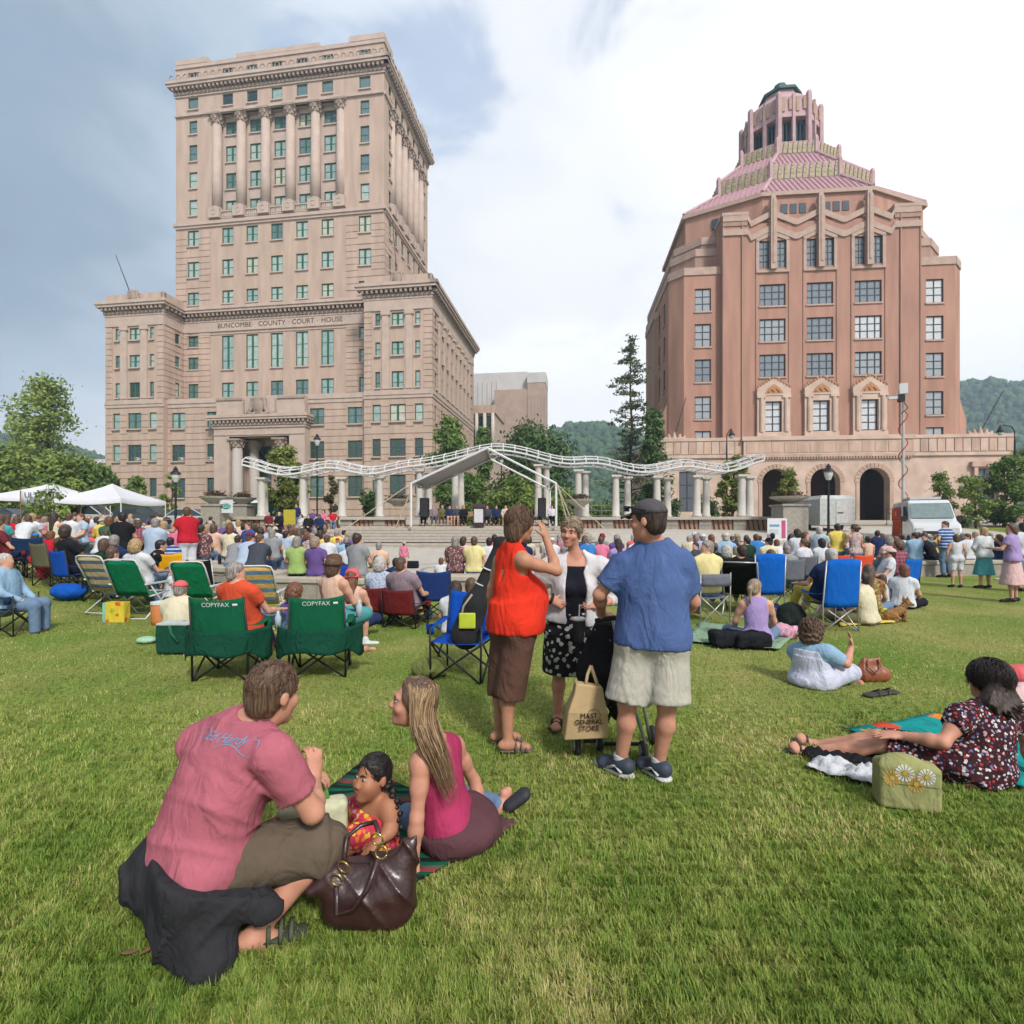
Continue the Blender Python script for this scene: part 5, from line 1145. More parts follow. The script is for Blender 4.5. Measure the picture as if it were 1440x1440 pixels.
# concrete seat walls of the amphitheatre
def seat_wall(pts,lab,h=.5,th=.55):
 R=empty('seat_wall',(pts[0][0],pts[0][1],0)); tag(R,lab,'wall'); o=V3(*pts[0],0)
 P2=[V3(*p,0) for p in pts]
 for a,c in zip(P2[:-1],P2[1:]):
  L=np.linalg.norm(c-a); n=max(1,int(round(L/1.25)))
  for k in range(n):
   p=a+(c-a)*k/n; q=a+(c-a)*(k+1)/n; ang=math.atan2((q-p)[1],(q-p)[0]); l=np.linalg.norm(q-p); p=p+V3(0,0,rise((p[0]+q[0])/2,(p[1]+q[1])/2)); M=Matrix.Translation(Vector(p-o))@Matrix.Rotation(ang,4,'Z')
   b=MB(); b.box(.006,-.02,-.1,l-.006,th-.06,h-.13); s=b.build('stone_block',CONC2,R); s.matrix_local=M
   b=MB(); b.box(.002,-.06,h-.128,l-.002,th,h); s=b.build('coping_slab',CONC,R); s.matrix_local=M; bv=s.modifiers.new('bevel','BEVEL'); bv.width=.025; bv.segments=2
build_street_pending=True
seat_wall(WALL_ARC,'curved pale stone seat wall on the left with a rounded end'); seat_wall(WALL_ARC2,'curved pale stone seat wall across the right of the lawn')
seat_wall([(-16.5,24.5),(-13,21.8),(-9.5,19.4),(-6.4,17.6)],'second curved seat wall further back on the left among the crowd'); seat_wall([(5.2,18.6),(8.5,20.0),(12,21.6),(15.5,23.0)],'second curved seat wall further back on the right among the crowd')
# ================================================================ trees and shrubs
def leaf_cloud(centres,rad,n,size,rg,name='crown',jitter=.25,shell=.45):
 """many leaf-sized blades through the volume of a set of clumps"""
 g=np.random.default_rng(rg.randrange(1<<30)); C=np.array(centres,dtype=float); k=g.integers(0,len(C),n)
 d=g.normal(size=(n,3)); d/=np.linalg.norm(d,axis=1,keepdims=True); r=(shell+(1-shell)*g.random(n))**.6
 rad=np.array(rad,dtype=float); rr=rad[k] if rad.ndim==2 else rad
 p=C[k]+d*r[:,None]*rr*(1+jitter*g.normal(size=(n,1)))
 nrm=d*.6+g.normal(size=(n,3))*.6+np.array([0,0,.35]); nrm/=np.linalg.norm(nrm,axis=1,keepdims=True)
 t=np.cross(nrm,g.normal(size=(n,3))); t/=np.linalg.norm(t,axis=1,keepdims=True)+1e-9; b=np.cross(nrm,t); s=size*g.uniform(.6,1.4,(n,1))
 V=np.stack([p-t*s,p-b*s*.45,p+t*s,p+b*s*.45],1).reshape(-1,3); F=np.arange(n*4).reshape(-1,4)
 return mesh_np(name,V,faces4=F,smooth=False)
BARK=mat('tree_bark',ph(96,80,66),rough=1,var=.3,scale=6,bump=.6,bscale=20)
LEAFS={'mid':leaf_mat('mid_green_leaves',(.055,.105,.026),(.19,.28,.07)),'light':leaf_mat('light_green_leaves',(.09,.15,.034),(.30,.37,.10)),'dark':leaf_mat('dark_green_leaves',(.04,.08,.03),(.12,.19,.065)),'pine':leaf_mat('pine_needles',(.045,.07,.036),(.13,.17,.09)),'yellow':leaf_mat('yellow_green_leaves',(.11,.145,.03),(.30,.33,.10)),'red':leaf_mat('reddish_leaves',(.08,.09,.03),(.22,.17,.09))}
def tree(px,D,ytop,wpx,lab,kind='mid',ybase=.12,n=5000,leaf=.22,nclump=34,shape='round',seed=0,group=None,gaps=.5,name='tree',trunk=.02,zbase=None):
 """trunk, limbs and a crown of leaf clumps; wpx is the crown width and ytop its top in photo pixels"""
 rg=random.Random(seed+int(px)*7); g=zg(0,D) if zbase is None else zbase; H=ZY(ytop,D)-g; Wd=wpx/F_PX*D; x=PX(px,D)
 T=empty(name,(x,D,g)); tag(T,lab,'tree',group); tr=MB(); h0=H*ybase; r0=max(.05,H*trunk)
 bend=[(0,0,-.1)]; cx=cy=0.0
 for i in range(1,7):cx+=rg.uniform(-.012,.012)*H; cy+=rg.uniform(-.012,.012)*H; bend.append((cx,cy,H*.93*i/6))
 tr.tube(bend,[r0*(1.25 if i==0 else 1-.14*i) for i in range(7)],7)
 at=lambda t:V3([np.interp(t*6,range(7),[b[k] for b in bend]) for k in range(3)])
 cl,rad=[],[]
 for i in range(nclump):
  t=(i+.5)/nclump; f=h0/H+(1-h0/H)*t
  if shape=='round':w=math.sin(math.pi*min(1,.12+.86*t))**.75
  elif shape=='cone':w=max(.08,1-t)**.8
  elif shape=='column':w=.55+.45*math.sin(math.pi*t)
  else:w=max(.12,(1-t)**.45)*rg.uniform(.3,1.15)
  a=rg.uniform(0,6.283) if shape!='pine' else i*2.4; q=(rg.random()**.5)*(.85 if shape!='pine' else 1.0) if shape!='pine' else rg.uniform(.5,1)
  ctr=at(min(1,f*.98)); end=ctr+V3(math.cos(a)*w*q*Wd/2,math.sin(a)*w*q*Wd/2,(rg.uniform(-.05,.05))*H)
  st=at(max(.05,f*.98-.14)) if shape!='pine' else ctr
  tr.tube([st,(st+end)/2+V3(0,0,.02*H),end],[r0*.38*(1-.7*t),r0*.22*(1-.6*t),r0*.05],4,False)
  s=Wd*(.17 if shape!='pine' else .075)*rg.uniform(.7,1.35)*(1 if shape!='column' else .8)
  cl.append(end); rad.append((s,s,s*(.75 if shape!='pine' else .4)))
  if shape=='pine':cl.append((end+ctr)/2); rad.append((s*.8,s*.8,s*.3))
 tr.build('trunk',BARK,T,True)
 link('crown',leaf_cloud(cl,rad,n,leaf,rg,shell=gaps),T,LEAFS[kind]); return T
def shrub(px,D,ytop,wpx,lab,kind='mid',n=900,leaf=.1,seed=0,zb=None):
 rg=random.Random(seed+int(px)); g=zg(0,D) if zb is None else zb; H=max(.4,ZY(ytop,D)-g); Wd=wpx/F_PX*D; T=empty('shrub',(PX(px,D),D,g)); tag(T,lab,'shrub')
 st=MB(); cl=[]
 for i in range(9):a=rg.uniform(0,6.28); q=rg.random(); e=(math.cos(a)*q*Wd*.38,math.sin(a)*q*Wd*.38,H*rg.uniform(.3,.8)); st.tube([(0,0,0),e],[.03,.012],4,False); cl.append(e)
 st.build('stem',BARK,T); link('foliage',leaf_cloud(cl,(Wd*.22,Wd*.22,H*.25),n,leaf,rg),T,LEAFS[kind])
build_street()
tree(68,60,517,105,'tall leafy tree rising above the left tree mass','light',.25,6500,.24,50,seed=1); tree(24,55,626,100,'broad green tree at the far left edge','light',.1,6500,.26,40,seed=2); tree(120,62,642,62,'dark green tree touching the court house corner','mid',.08,5000,.26,34,seed=3)
tree(82,42,636,62,'light green young tree behind the white tents','light',.2,5200,.2,30,seed=4); tree(8,46,640,60,'bushy yellow green tree behind the banner on the left edge','light',.05,4200,.22,26,seed=5); tree(145,58,652,50,'low rounded tree under the court house left wing','mid',.05,4000,.25,26,seed=6)
tree(72,26,675,56,'slim sapling with pale trunk among the crowd by the banner','light',.55,420,.12,14,seed=7,trunk=.012,gaps=.3)
tree(191,52,667,40,'small round tree at the foot of the court house left wing','light',.25,2600,.18,18,seed=8); tree(240,50,664,26,'narrow young tree behind the left lamp post','light',.25,1500,.16,14,'column',seed=9)
tree(400,40.5,628,62,'yellow green columnar tree behind the left pergola','yellow',.2,9500,.16,36,'column',seed=10); tree(465,41.5,664,26,'small reddish green tree between the left pergola columns','red',.3,1500,.11,14,'cone',seed=11)
shrub(518,46,690,42,'dark green shrub behind the pergola columns left of the stage','dark',1500,.16); shrub(150,46,722,60,'low green hedge shrub behind the right tent','mid',900,.14)
tree(636,62,583,68,'green tree standing against the court house right corner','mid',.15,6500,.28,36,seed=12); tree(682,74,598,40,'small clipped tree behind the stage canopy apex','mid',.45,2600,.28,18,seed=13)
tree(745,66,598,140,'broad dark green tree dome behind the stage','dark',.05,11000,.30,60,seed=14); tree(655,50,668,70,'low leafy tree behind the stage left side','mid',.05,4500,.2,30,seed=15); tree(720,46,672,80,'light green low tree directly behind the stage','light',.05,5200,.18,34,seed=16); tree(790,48,690,60,'pale green shrub-like tree behind the right speaker','light',.05,2600,.18,22,seed=17)
tree(886,58,459,118,'tall sparse pine left of the city hall','pine',.12,5200,.17,84,'pine',seed=18,gaps=.1,trunk=.012); tree(916,54,560,56,'dense dark pine leaning against the city hall left corner','dark',.1,4200,.24,30,'cone',seed=19)
shrub(850,46,700,70,'green hedge shrub behind the right pergola columns','mid',1600,.16); shrub(945,50,700,30,'dark round shrub before the city hall base','dark',800,.14); shrub(1000,46,696,36,'dark green bush between the right pergola columns','dark',900,.14)
tree(1030,42,638,46,'yellow green young tree before the city hall left arch','yellow',.2,6500,.15,30,'column',seed=20); tree(1110,34.2,657,38,'small pointed tree growing from the stone planter bowl','yellow',.02,1600,.10,18,'cone',seed=21,zbase=ZY(702,34.2),trunk=.012)
tree(1322,40,658,46,'sparse young tree right of the television van','light',.22,2300,.12,20,'cone',seed=22,gaps=.2); tree(1372,38,665,50,'thin stemmed young tree by the right doorway','light',.22,2500,.12,22,'column',seed=23,gaps=.25); tree(1412,40,640,62,'dense young tree at the right end of the city hall','mid',.12,4200,.15,30,'column',seed=24); tree(1450,44,622,60,'tall young tree cut by the right edge','light',.1,3600,.16,28,seed=25)
shrub(1350,41,724,60,'low dark hedge behind the striped shirt man','dark',1200,.12); shrub(1420,41,715,70,'dark shrubs below the young trees on the right','dark',1500,.13)
# ================================================================ people: one continuous implicit body each, clothes and hair as children
SKIN={'fair':mat('fair_skin',ph(226,172,146),rough=.55,var=.12,scale=16,bump=.12,bscale=300,spec=.3,trans=.12),'tan':mat('tanned_skin',ph(206,148,118),rough=.55,var=.12,scale=16,bump=.12,bscale=300,spec=.3,trans=.12),'brown':mat('brown_skin',ph(142,96,74),rough=.55,var=.05,scale=8,spec=.3,trans=.08),'dark':mat('dark_skin',ph(92,62,50),rough=.5,var=.05,scale=8,spec=.3),'rosy':mat('rosy_skin',ph(222,160,134),rough=.55,var=.14,scale=16,bump=.12,bscale=300,spec=.3,trans=.12)}
def hair_mat(name,col,hi):
 m=mat(name,col,rough=.5,spec=.35); N,L,b=nodes_of(m); tc=N.new('ShaderNodeTexCoord'); mp=N.new('ShaderNodeMapping'); mp.inputs['Scale'].default_value=(60,60,5); L.new(tc.outputs['Object'],mp.inputs[0])
 n=N.new('ShaderNodeTexNoise'); n.inputs['Scale'].default_value=1.6; n.inputs['Detail'].default_value=4; n.inputs['Distortion'].default_value=.6; L.new(mp.outputs[0],n.inputs['Vector'])
 r=N.new('ShaderNodeValToRGB'); e=r.color_ramp.elements; e[0].position=.36; e[0].color=tuple(c*.6 for c in col)+(1,); e[1].position=.66; e[1].color=tuple(hi)+(1,); L.new(n.outputs[0],r.inputs[0]); L.new(r.outputs[0],b.inputs['Base Color'])
 bp=N.new('ShaderNodeBump'); bp.inputs['Strength'].default_value=.6; bp.inputs['Distance'].default_value=.01; L.new(n.outputs[0],bp.inputs['Height']); L.new(bp.outputs[0],b.inputs['Normal']); return m
HAIR={'brown':hair_mat('brown_hair',ph(88,64,50),ph(128,98,76)),'dark':hair_mat('dark_brown_hair',ph(52,40,36),ph(84,66,58)),'black':hair_mat('black_hair',ph(30,26,28),ph(60,52,52)),'blond':hair_mat('blond_hair',ph(176,138,96),ph(226,194,144)),'grey':hair_mat('grey_hair',ph(140,128,120),ph(196,188,182)),'white':hair_mat('white_hair',ph(206,196,186),ph(238,232,226)),'red':hair_mat('auburn_hair',ph(104,64,46),ph(156,100,72)),'ash':hair_mat('ash_blond_hair',ph(150,126,104),ph(198,176,150))}
HC=lambda f:f
def axes(F,U):F=unit(F); R_=unit(np.cross(F,U)); return np.array([R_,F,np.cross(R_,F)])
def add_head(f,c,F,U,s=1.0,detail=1,fem=False):
 A=axes(F,U); R_,F,U=A; c=V3(c); L=lambda x,y,z:c+(R_*x+F*y+U*z)*s; q=lambda*r:[v*s for v in r]
 f.ell(L(0,-.010,.030),q(.074,.095,.092),A,k=.03); j=.92 if fem else 1.0
 f.ell(L(0,.028,-.045),q(.058*j,.064,.074),A,k=.035); f.ell(L(0,.071,-.094),q(.026*j,.021,.020),A,k=.025)
 if detail==3:f.cap(L(0,.088,.004),L(0,.100,-.020),.007*s,.012*s,k=.016); f.ell(L(.034,.054,-.038),q(.028,.028,.030),A,k=.035); f.ell(L(-.034,.054,-.038),q(.028,.028,.030),A,k=.035)
 else:f.cap(L(0,.090,.014),L(0,.108,-.020),.0095*s,.0138*s,k=.014)
 for x in(-1,1):
  if detail:f.ell(L(x*.079,-.010,-.004),q(.011,.020,.031),A,k=.008)
  if detail>1:
   if detail==2:f.cap(L(x*.014,.088,.034),L(x*.046,.074,.032),.012*s,.010*s,k=.016)
   f.ell(L(x*.040,.064,-.022),q(.024,.022,.022),A,k=.025)
   f.ell(L(x*.031,.099,.013),q(.016,.012,.009),A,k=.010,sub=True); f.ell(L(x*.012,.104,-.026),q(.009,.009,.008),A,k=.008)
 if detail>1:
  f.cap(L(-.019,.086,-.054),L(.019,.086,-.054),.0075*s,k=.012); f.cap(L(-.015,.085,-.066),L(.015,.085,-.066),.008*s,k=.012); f.cap(L(-.021,.094,-.0600),L(.021,.094,-.0600),.0028*s,k=.004,sub=True)
 return f
def add_hand(f,wr,hd,pn,s=1.0,curl=.5,side=1,fingers=True,spread=.0):
 """palm, four fingers of different lengths with knuckle bends and a thumb from the side of the palm"""
 hd=unit(hd); pn=unit(V3(pn)-hd*(V3(pn)@hd)); td=np.cross(hd,pn)*side; wr=V3(wr); A=np.array([td,hd,pn])
 f.cap(wr,wr+hd*.03*s,.027*s,.026*s,k=.02,flat=pn,sq=.75)
 f.ell(wr+hd*.052*s,(.040*s,.052*s,.0165*s),A,k=.015)
 if not fingers:f.ell(wr+hd*.11*s,(.034*s,.05*s,.014*s),A,k=.02); f.cap(wr+hd*.03*s+td*.03*s,wr+hd*.08*s+td*.055*s,.012*s,k=.01); return f
 for off,ln in((.029,.068),(.010,.080),(-.010,.074),(-.028,.056)):
  p=wr+(hd*.088+td*off)*s; d=unit(hd+td*off*(3+spread*12)); a=0.0
  for i,fr in enumerate((.45,.32,.26)):
   a+=curl*(.55,.95,.7)[i]; dd=d*math.cos(a)+pn*math.sin(a); q=p+dd*ln*fr*s
   f.cap(p,q,(.0088-.0007*i)*s,(.0082-.0008*i)*s,k=.004 if i else .008); p=q
 p=wr+(hd*.028+td*.030)*s; q=p+unit(td*.75+hd*.65+pn*.25)*.042*s; r=q+unit(td*.3+hd*.9+pn*(.25+.5*curl))*.034*s
 f.cap(p,q,.0125*s,.0105*s,k=.012); f.cap(q,r,.0100*s,.0082*s,k=.004); return f
def fwd_of(J):return unit(np.cross(unit(J['che']-J['pel']),unit(J['hiR']-J['hiL'])))
def add_torso(f,J,s=1.0,grow=0.0,fat=1.0,fem=False,belly=0.0,bust=1.0):
 up=unit(J['nek']-J['che']); upp=unit(J['che']-J['pel']); lat=unit(J['shR']-J['shL']); latp=unit(J['hiR']-J['hiL']); fw=unit(np.cross(up,lat)); fwp=unit(np.cross(upp,latp)); g=grow
 f.cap(J['hiL']+upp*.02*s,J['hiR']+upp*.02*s,.100*s*fat+g,k=.05)
 wr=(.118 if fem else .136)*s*fat; cr=(.142 if fem else .160)*s*fat
 f.cap(J['pel'],J['che']-up*.06*s,(.150 if fem else .146)*s*fat+g,wr+g,k=.07,flat=fwp,sq=.76)
 f.cap(J['che']-up*.08*s,J['che']+up*.06*s,cr*.95+g,cr+g,k=.06,flat=fw,sq=.70)
 f.cap(J['che']+up*.06*s,J['nek']-up*.07*s,cr+g,cr*.72+g,k=.06,flat=fw,sq=.62)
 f.cap(J['shL'],J['shR'],.056*s+g,k=.05); m=J['nek']+up*.02*s
 for sh in(J['shL'],J['shR']):f.cap(m,m+(sh-m)*.75,.042*s+g,.046*s+g,k=.04)
 if fem:
  for x in(-1,1):f.ell(J['che']+lat*x*.062*s+fw*.085*s*fat+up*.00*s,(.060*s*bust+g,.052*s*bust+g,.060*s*bust+g),np.array([lat,fw,up]),k=.035)
 if belly:f.ell(J['pel']+upp*.13*s+fwp*.06*s,(.125*s+g,.06*s+belly+g,.13*s+g),np.array([latp,fwp,upp]),k=.07)
 return f
def add_glutes(f,J,s,g=0.0,fat=1.0):
 fw=fwd_of(J)
 for h in(J['hiL'],J['hiR']):f.ell(h-fw*.045*s-unit(J['che']-J['pel'])*.02*s,(.095*s*fat+g,)*3,k=.05)
def add_arm(f,J,sd,s=1.0,fat=1.0,hand=True,fingers=True):
 a,b,c=J['sh'+sd],J['el'+sd],J['wr'+sd]
 f.cap(a,a+(b-a)*.45,.052*s*fat,.047*s*fat,k=.035); f.cap(a+(b-a)*.4,b,.046*s*fat,.037*s*fat,k=.03)
 f.cap(b,b+(c-b)*.3,.037*s*fat,.040*s*fat,k=.025); f.cap(b+(c-b)*.3,c,.040*s*fat,.0265*s,k=.025)
 if hand:
  hd,pn,cu=J.get('hd'+sd,(c-b,(0,0,-1),.4)); add_hand(f,c,hd,pn,s,cu,1 if sd=='R' else-1,fingers)
def add_leg(f,J,sd,s=1.0,fat=1.0,foot=True):
 a,b,c,t=J['hi'+sd],J['kn'+sd],J['an'+sd],J['to'+sd]
 f.cap(a,b,.086*s*fat,.056*s*fat,k=.045); sh=unit(c-b); td=unit(t-c); back=unit(-(td-sh*(td@sh))+1e-6)
 f.cap(b,b+(c-b)*.32+back*.010*s,.052*s*fat,.053*s*fat,k=.03); f.cap(b+(c-b)*.32+back*.010*s,c,.053*s*fat,.035*s,k=.03)
 if foot:
  dn=unit(c-b); n=unit(np.cross(np.cross(td,dn),td)); f.cap(c-td*.035*s+n*.028*s,c+n*.02*s,.033*s,.036*s,k=.02); f.cap(c+n*.015*s,t,.036*s,.024*s,k=.025); lt=unit(np.cross(td,n)); f.cap(t-lt*.022*s-td*.02*s,t+lt*.022*s-td*.02*s,.024*s,k=.02)
def body_fig(J,s=1.0,head=1,fat=1.0,fem=False,belly=0.0,fingers=True,legs=True,hs=1.0,bust=1.0,armfat=1.0,legfat=1.0):
 f=Fig(); add_torso(f,J,s,0,fat,fem,belly,bust); up=unit(J['hed']-J['nek'])
 f.cap(J['nek']-up*.03*s,J['hed']-up*.03*s,(.048 if fem else .058)*s,(.044 if fem else .053)*s,k=.03); add_head(f,J['hed'],J['F'],J['U'],hs,head,fem)
 for sd in 'LR':add_arm(f,J,sd,s,armfat,True,fingers)
 if legs:
  add_glutes(f,J,s,0,fat)
  for sd in 'LR':add_leg(f,J,sd,s,legfat)
 return f
def shirt_fig(J,s=1.0,grow=.014,fat=1.0,fem=False,belly=0.0,sleeve=.55,hem=.10,tank=False,neck=.0,bust=1.0,loose=0.0,swid=1.0):
 f=Fig(); add_torso(f,J,s,grow,fat,fem,belly,bust); up=unit(J['che']-J['pel']); lat=unit(J['shR']-J['shL']); un=unit(J['nek']-J['che'])
 if loose:
  fw=fwd_of(J); f.cap(J['che']-up*.05*s,J['pel']-up*(hem-.02)*s,.155*s*fat+grow,.165*s*fat+grow+loose,k=.06,flat=fw,sq=.80)
 if hem>0:add_glutes(f,J,s,grow+.004,fat)
 f.cut(J['pel']-up*hem*s,-up); fw2=unit(np.cross(un,lat)); A=np.array([lat,fw2,un])
 if neck<-.02:f.cut(J['nek']+un*(.026+neck)*s,un*.97+fw2*.24)
 else:f.ell(J['nek']+un*(.068+neck)*s+fw2*.012*s,(.070*s,.080*s,.056*s),A,k=.012,sub=True)
 if tank:
  for sh,x in((J['shL'],-1),(J['shR'],1)):f.ell(sh+lat*x*.030*s-un*.005,(.078*s,.16*s,.105*s),A,k=.015,sub=True)
  return f
 for sd in 'LR':
  a,b,c=J['sh'+sd],J['el'+sd],J['wr'+sd]; t=min(sleeve,1.0); e=a+(b-a)*t
  f.cap(a,a+(b-a)*min(.3,t*.5),.060*s*swid+grow*.4,.060*s*swid+grow*.4,k=.035)
  f.cone(a-(b-a)*.02,e,.056*s*swid+grow*.4,(.060 if t<1 else .050)*s*swid+grow*.4,k=.035)
  if sleeve>1:f.ell(b,(.050*s+grow*.3,)*3,k=.02); f.cone(b,b+(c-b)*(sleeve-1),.049*s+grow*.3,.038*s+grow*.3,k=.025)
 return f
def trouser_fig(J,s=1.0,length=2.0,grow=.012,fat=1.0,waist=.10,flare=1.0,legfat=1.0):
 f=Fig(); up=unit(J['che']-J['pel']); lat=unit(J['hiR']-J['hiL']); fw=unit(np.cross(up,lat))
 f.cap(J['hiL']+up*.02*s,J['hiR']+up*.02*s,.102*s*fat+grow,k=.05); f.cap(J['pel'],J['pel']+up*.2*s,.150*s*fat+grow,.14*s*fat+grow,k=.05,flat=fw,sq=.76); add_glutes(f,J,s,grow,fat); f.cut(J['pel']+up*waist*s,up)
 for sd in 'LR':
  a,b,c=J['hi'+sd],J['kn'+sd],J['an'+sd]; t=min(length,1.0); e=a+(b-a)*t
  r1=(.092+(.072-.092)*t)*s*flare*legfat
  if 1<length<1.5:e=b+(c-b)*(length-1)
  f.cone(a,e,.094*s*legfat+grow,r1+grow,k=.04)
  if length>=1.5:f.ell(b,(.074*s*flare+grow,)*3,k=.03); f.cone(b,b+(c-b)*(length-1),.064*s*flare+grow,.052*s*flare+grow,k=.03)
 return f
def shoe_fig(J,sd,s=1.0,grow=.008):
 f=Fig(); c,t=J['an'+sd],J['to'+sd]; td=unit(t-c); sh=unit(c-J['kn'+sd]); n=unit(np.cross(np.cross(td,sh),td)); lt=unit(np.cross(td,n))
 f.cap(c-td*.04*s+n*.03*s,c+n*.02*s,.036*s+grow,.038*s+grow,k=.02); f.cap(c+n*.018*s,t+td*.012,.038*s+grow,.026*s+grow,k=.03); f.cap(t-lt*.022*s-td*.02*s,t+lt*.022*s-td*.02*s,.027*s+grow,k=.02)
 f.cut(c-n*(.012)*s-sh*.045*s,-sh); return f
def hair_fig(kind,c=(0,0,0),F=(0,1,0),U=(0,0,1),s=1.0,rgh=1.0,seed=1):
 A=axes(F,U); R_,F,U=A; c=V3(c); L=lambda x,y,z:c+(R_*x+F*y+U*z)*s; q=lambda*r:[v*s for v in r]; f=Fig()
 big={'curly':.022,'bob':.010,'long':.010,'thin':-.004}.get(kind,.004)
 f.ell(L(0,-.013,.036),q(.080+big,.100+big,.094+big),A,k=.02)
 if kind in('short','bun','tail','thin'):f.ell(L(0,-.045,-.030),q(.066,.062,.062),A,k=.03)
 if kind=='curly':f.ell(L(0,-.05,-.03),q(.105,.085,.10),A,k=.04)
 if kind in('bob','long'):f.ell(L(0,-.035,-.045),q(.090,.080,.115),A,k=.04); f.cut(L(0,-.05,-.13),-U*.95+F*.2) if kind=='bob' else None
 n=F*.85-U*.53; f.cut(L(0,.060,.052),n,.01)
 if kind in('short','bun','tail','thin'):f.cut(L(0,0,-.085),-U,.01); f.cut(L(0,.022,-.018),F*.8-U*.6,.01)
 else:f.cut(L(0,.035,-.02),F*.95-U*.25,.01)
 if kind=='long':f.cap(L(0,-.075,-.08),L(0,-.115,-.30),.082*s,.055*s,k=.05,flat=F,sq=.55)
 if kind=='bun':f.ell(L(0,-.125,.03),q(.042,.04,.04),A,k=.015)
 if kind=='tail':f.cap(L(0,-.105,.03),L(0,-.15,.0),.026*s,k=.01); f.cap(L(0,-.15,.0),L(0,-.145,-.20),.032*s,.014*s,k=.02)
 f.rough((.009 if kind=='curly' else .003)*s*rgh,95/s if kind=='curly' else 70/s,seed,(1.3,1.3,.45) if kind!='curly' else(1,1,1)); return f
def hat_mesh(kind,s=1.0):
 b=MB()
 if kind=='cap':
  rings=[]
  for i in range(7):a=i/6*math.pi/2; rings.append([(.090*math.cos(a)*math.cos(t),.108*math.cos(a)*math.sin(t)-.012,.045+.088*math.sin(a)) for t in np.linspace(0,2*math.pi,17)[:-1]])
  b.loft(rings); rows=[[(.07*u*(1-.25*v),.075+.02*(1-u*u)+.07*v,.052-.02*v-.015*u*u) for u in np.linspace(-1,1,7)] for v in np.linspace(0,1,4)]; b.sheet(rows,.004)
 else:
  rb,hb=(.17,.0) if kind=='sunhat' else(.135,-.035)
  prof=[(rb,.045+hb*.6),(.098,.055),(.094,.10),(.080,.135),(.04,.152),(.005,.155)]
  b.lathe(prof,n=18); b.lathe([(rb,.040+hb*.6),(.09,.045)],n=18)
 return b.mesh(kind,True)
 # ------------------------------------------------ colours of clothes
TOPS={'white':ph(232,234,240),'cream':ph(238,228,196),'grey':ph(158,160,164),'charcoal':ph(78,82,94),'black':ph(36,38,44),'navy':ph(42,58,98),'blue':ph(72,96,164),'bright blue':ph(66,140,214),'sky blue':ph(160,196,226),'pale blue':ph(190,208,232),'red':ph(206,40,58),'pink':ph(240,134,168),'pale pink':ph(240,200,200),'coral':ph(244,112,118),'green':ph(70,120,90),'dark green':ph(40,70,56),'lime green':ph(172,200,120),'yellow':ph(244,220,110),'pale yellow':ph(244,230,166),'purple':ph(116,92,158),'lavender':ph(184,160,216),'mauve':ph(160,140,150),'orange':ph(232,92,60),'brown':ph(110,84,70),'teal':ph(90,170,176),'maroon':ph(120,50,60),'peach':ph(240,200,176),'beige':ph(226,214,192),'khaki':ph(190,176,142),'olive':ph(120,116,76)}
CL={k:cloth(k.replace(' ','_')+'_cotton',v) for k,v in TOPS.items()}
CL['floral']=pattern('floral_print',ph(206,186,182),[ph(120,90,100),ph(190,120,130),ph(90,90,120),ph(230,220,210)],22,.42); CL['blue striped']=pattern('blue_striped_knit',ph(54,86,156),[ph(196,214,236)],11,.4,'bands'); CL['pale striped']=pattern('pale_striped_cotton',ph(156,186,206),[ph(220,228,232)],30,.5,'vbands')
CL['red plaid']=pattern('red_plaid',ph(190,110,120),[ph(120,70,90)],12,.45,'plaid'); CL['dark patterned']=pattern('dark_pattern',ph(120,84,96),[ph(190,150,140),ph(80,60,80),ph(214,190,150)],24,.45); CL['blue patterned']=pattern('blue_pattern',ph(206,214,232),[ph(100,130,190),ph(150,170,210)],40,.4); CL['olive floral']=pattern('olive_floral',ph(150,130,84),[ph(170,60,50),ph(90,96,60),ph(200,180,120)],20,.5)
BOT={'denim':cloth('blue_denim',ph(120,146,178)),'black':CL['black'],'khaki':cloth('khaki_twill',ph(192,178,146)),'white':CL['white'],'brown':CL['brown'],'grey':cloth('grey_twill',ph(100,100,98)),'navy':CL['navy'],'suit':cloth('dark_suiting',ph(40,44,56),fold=.3)}
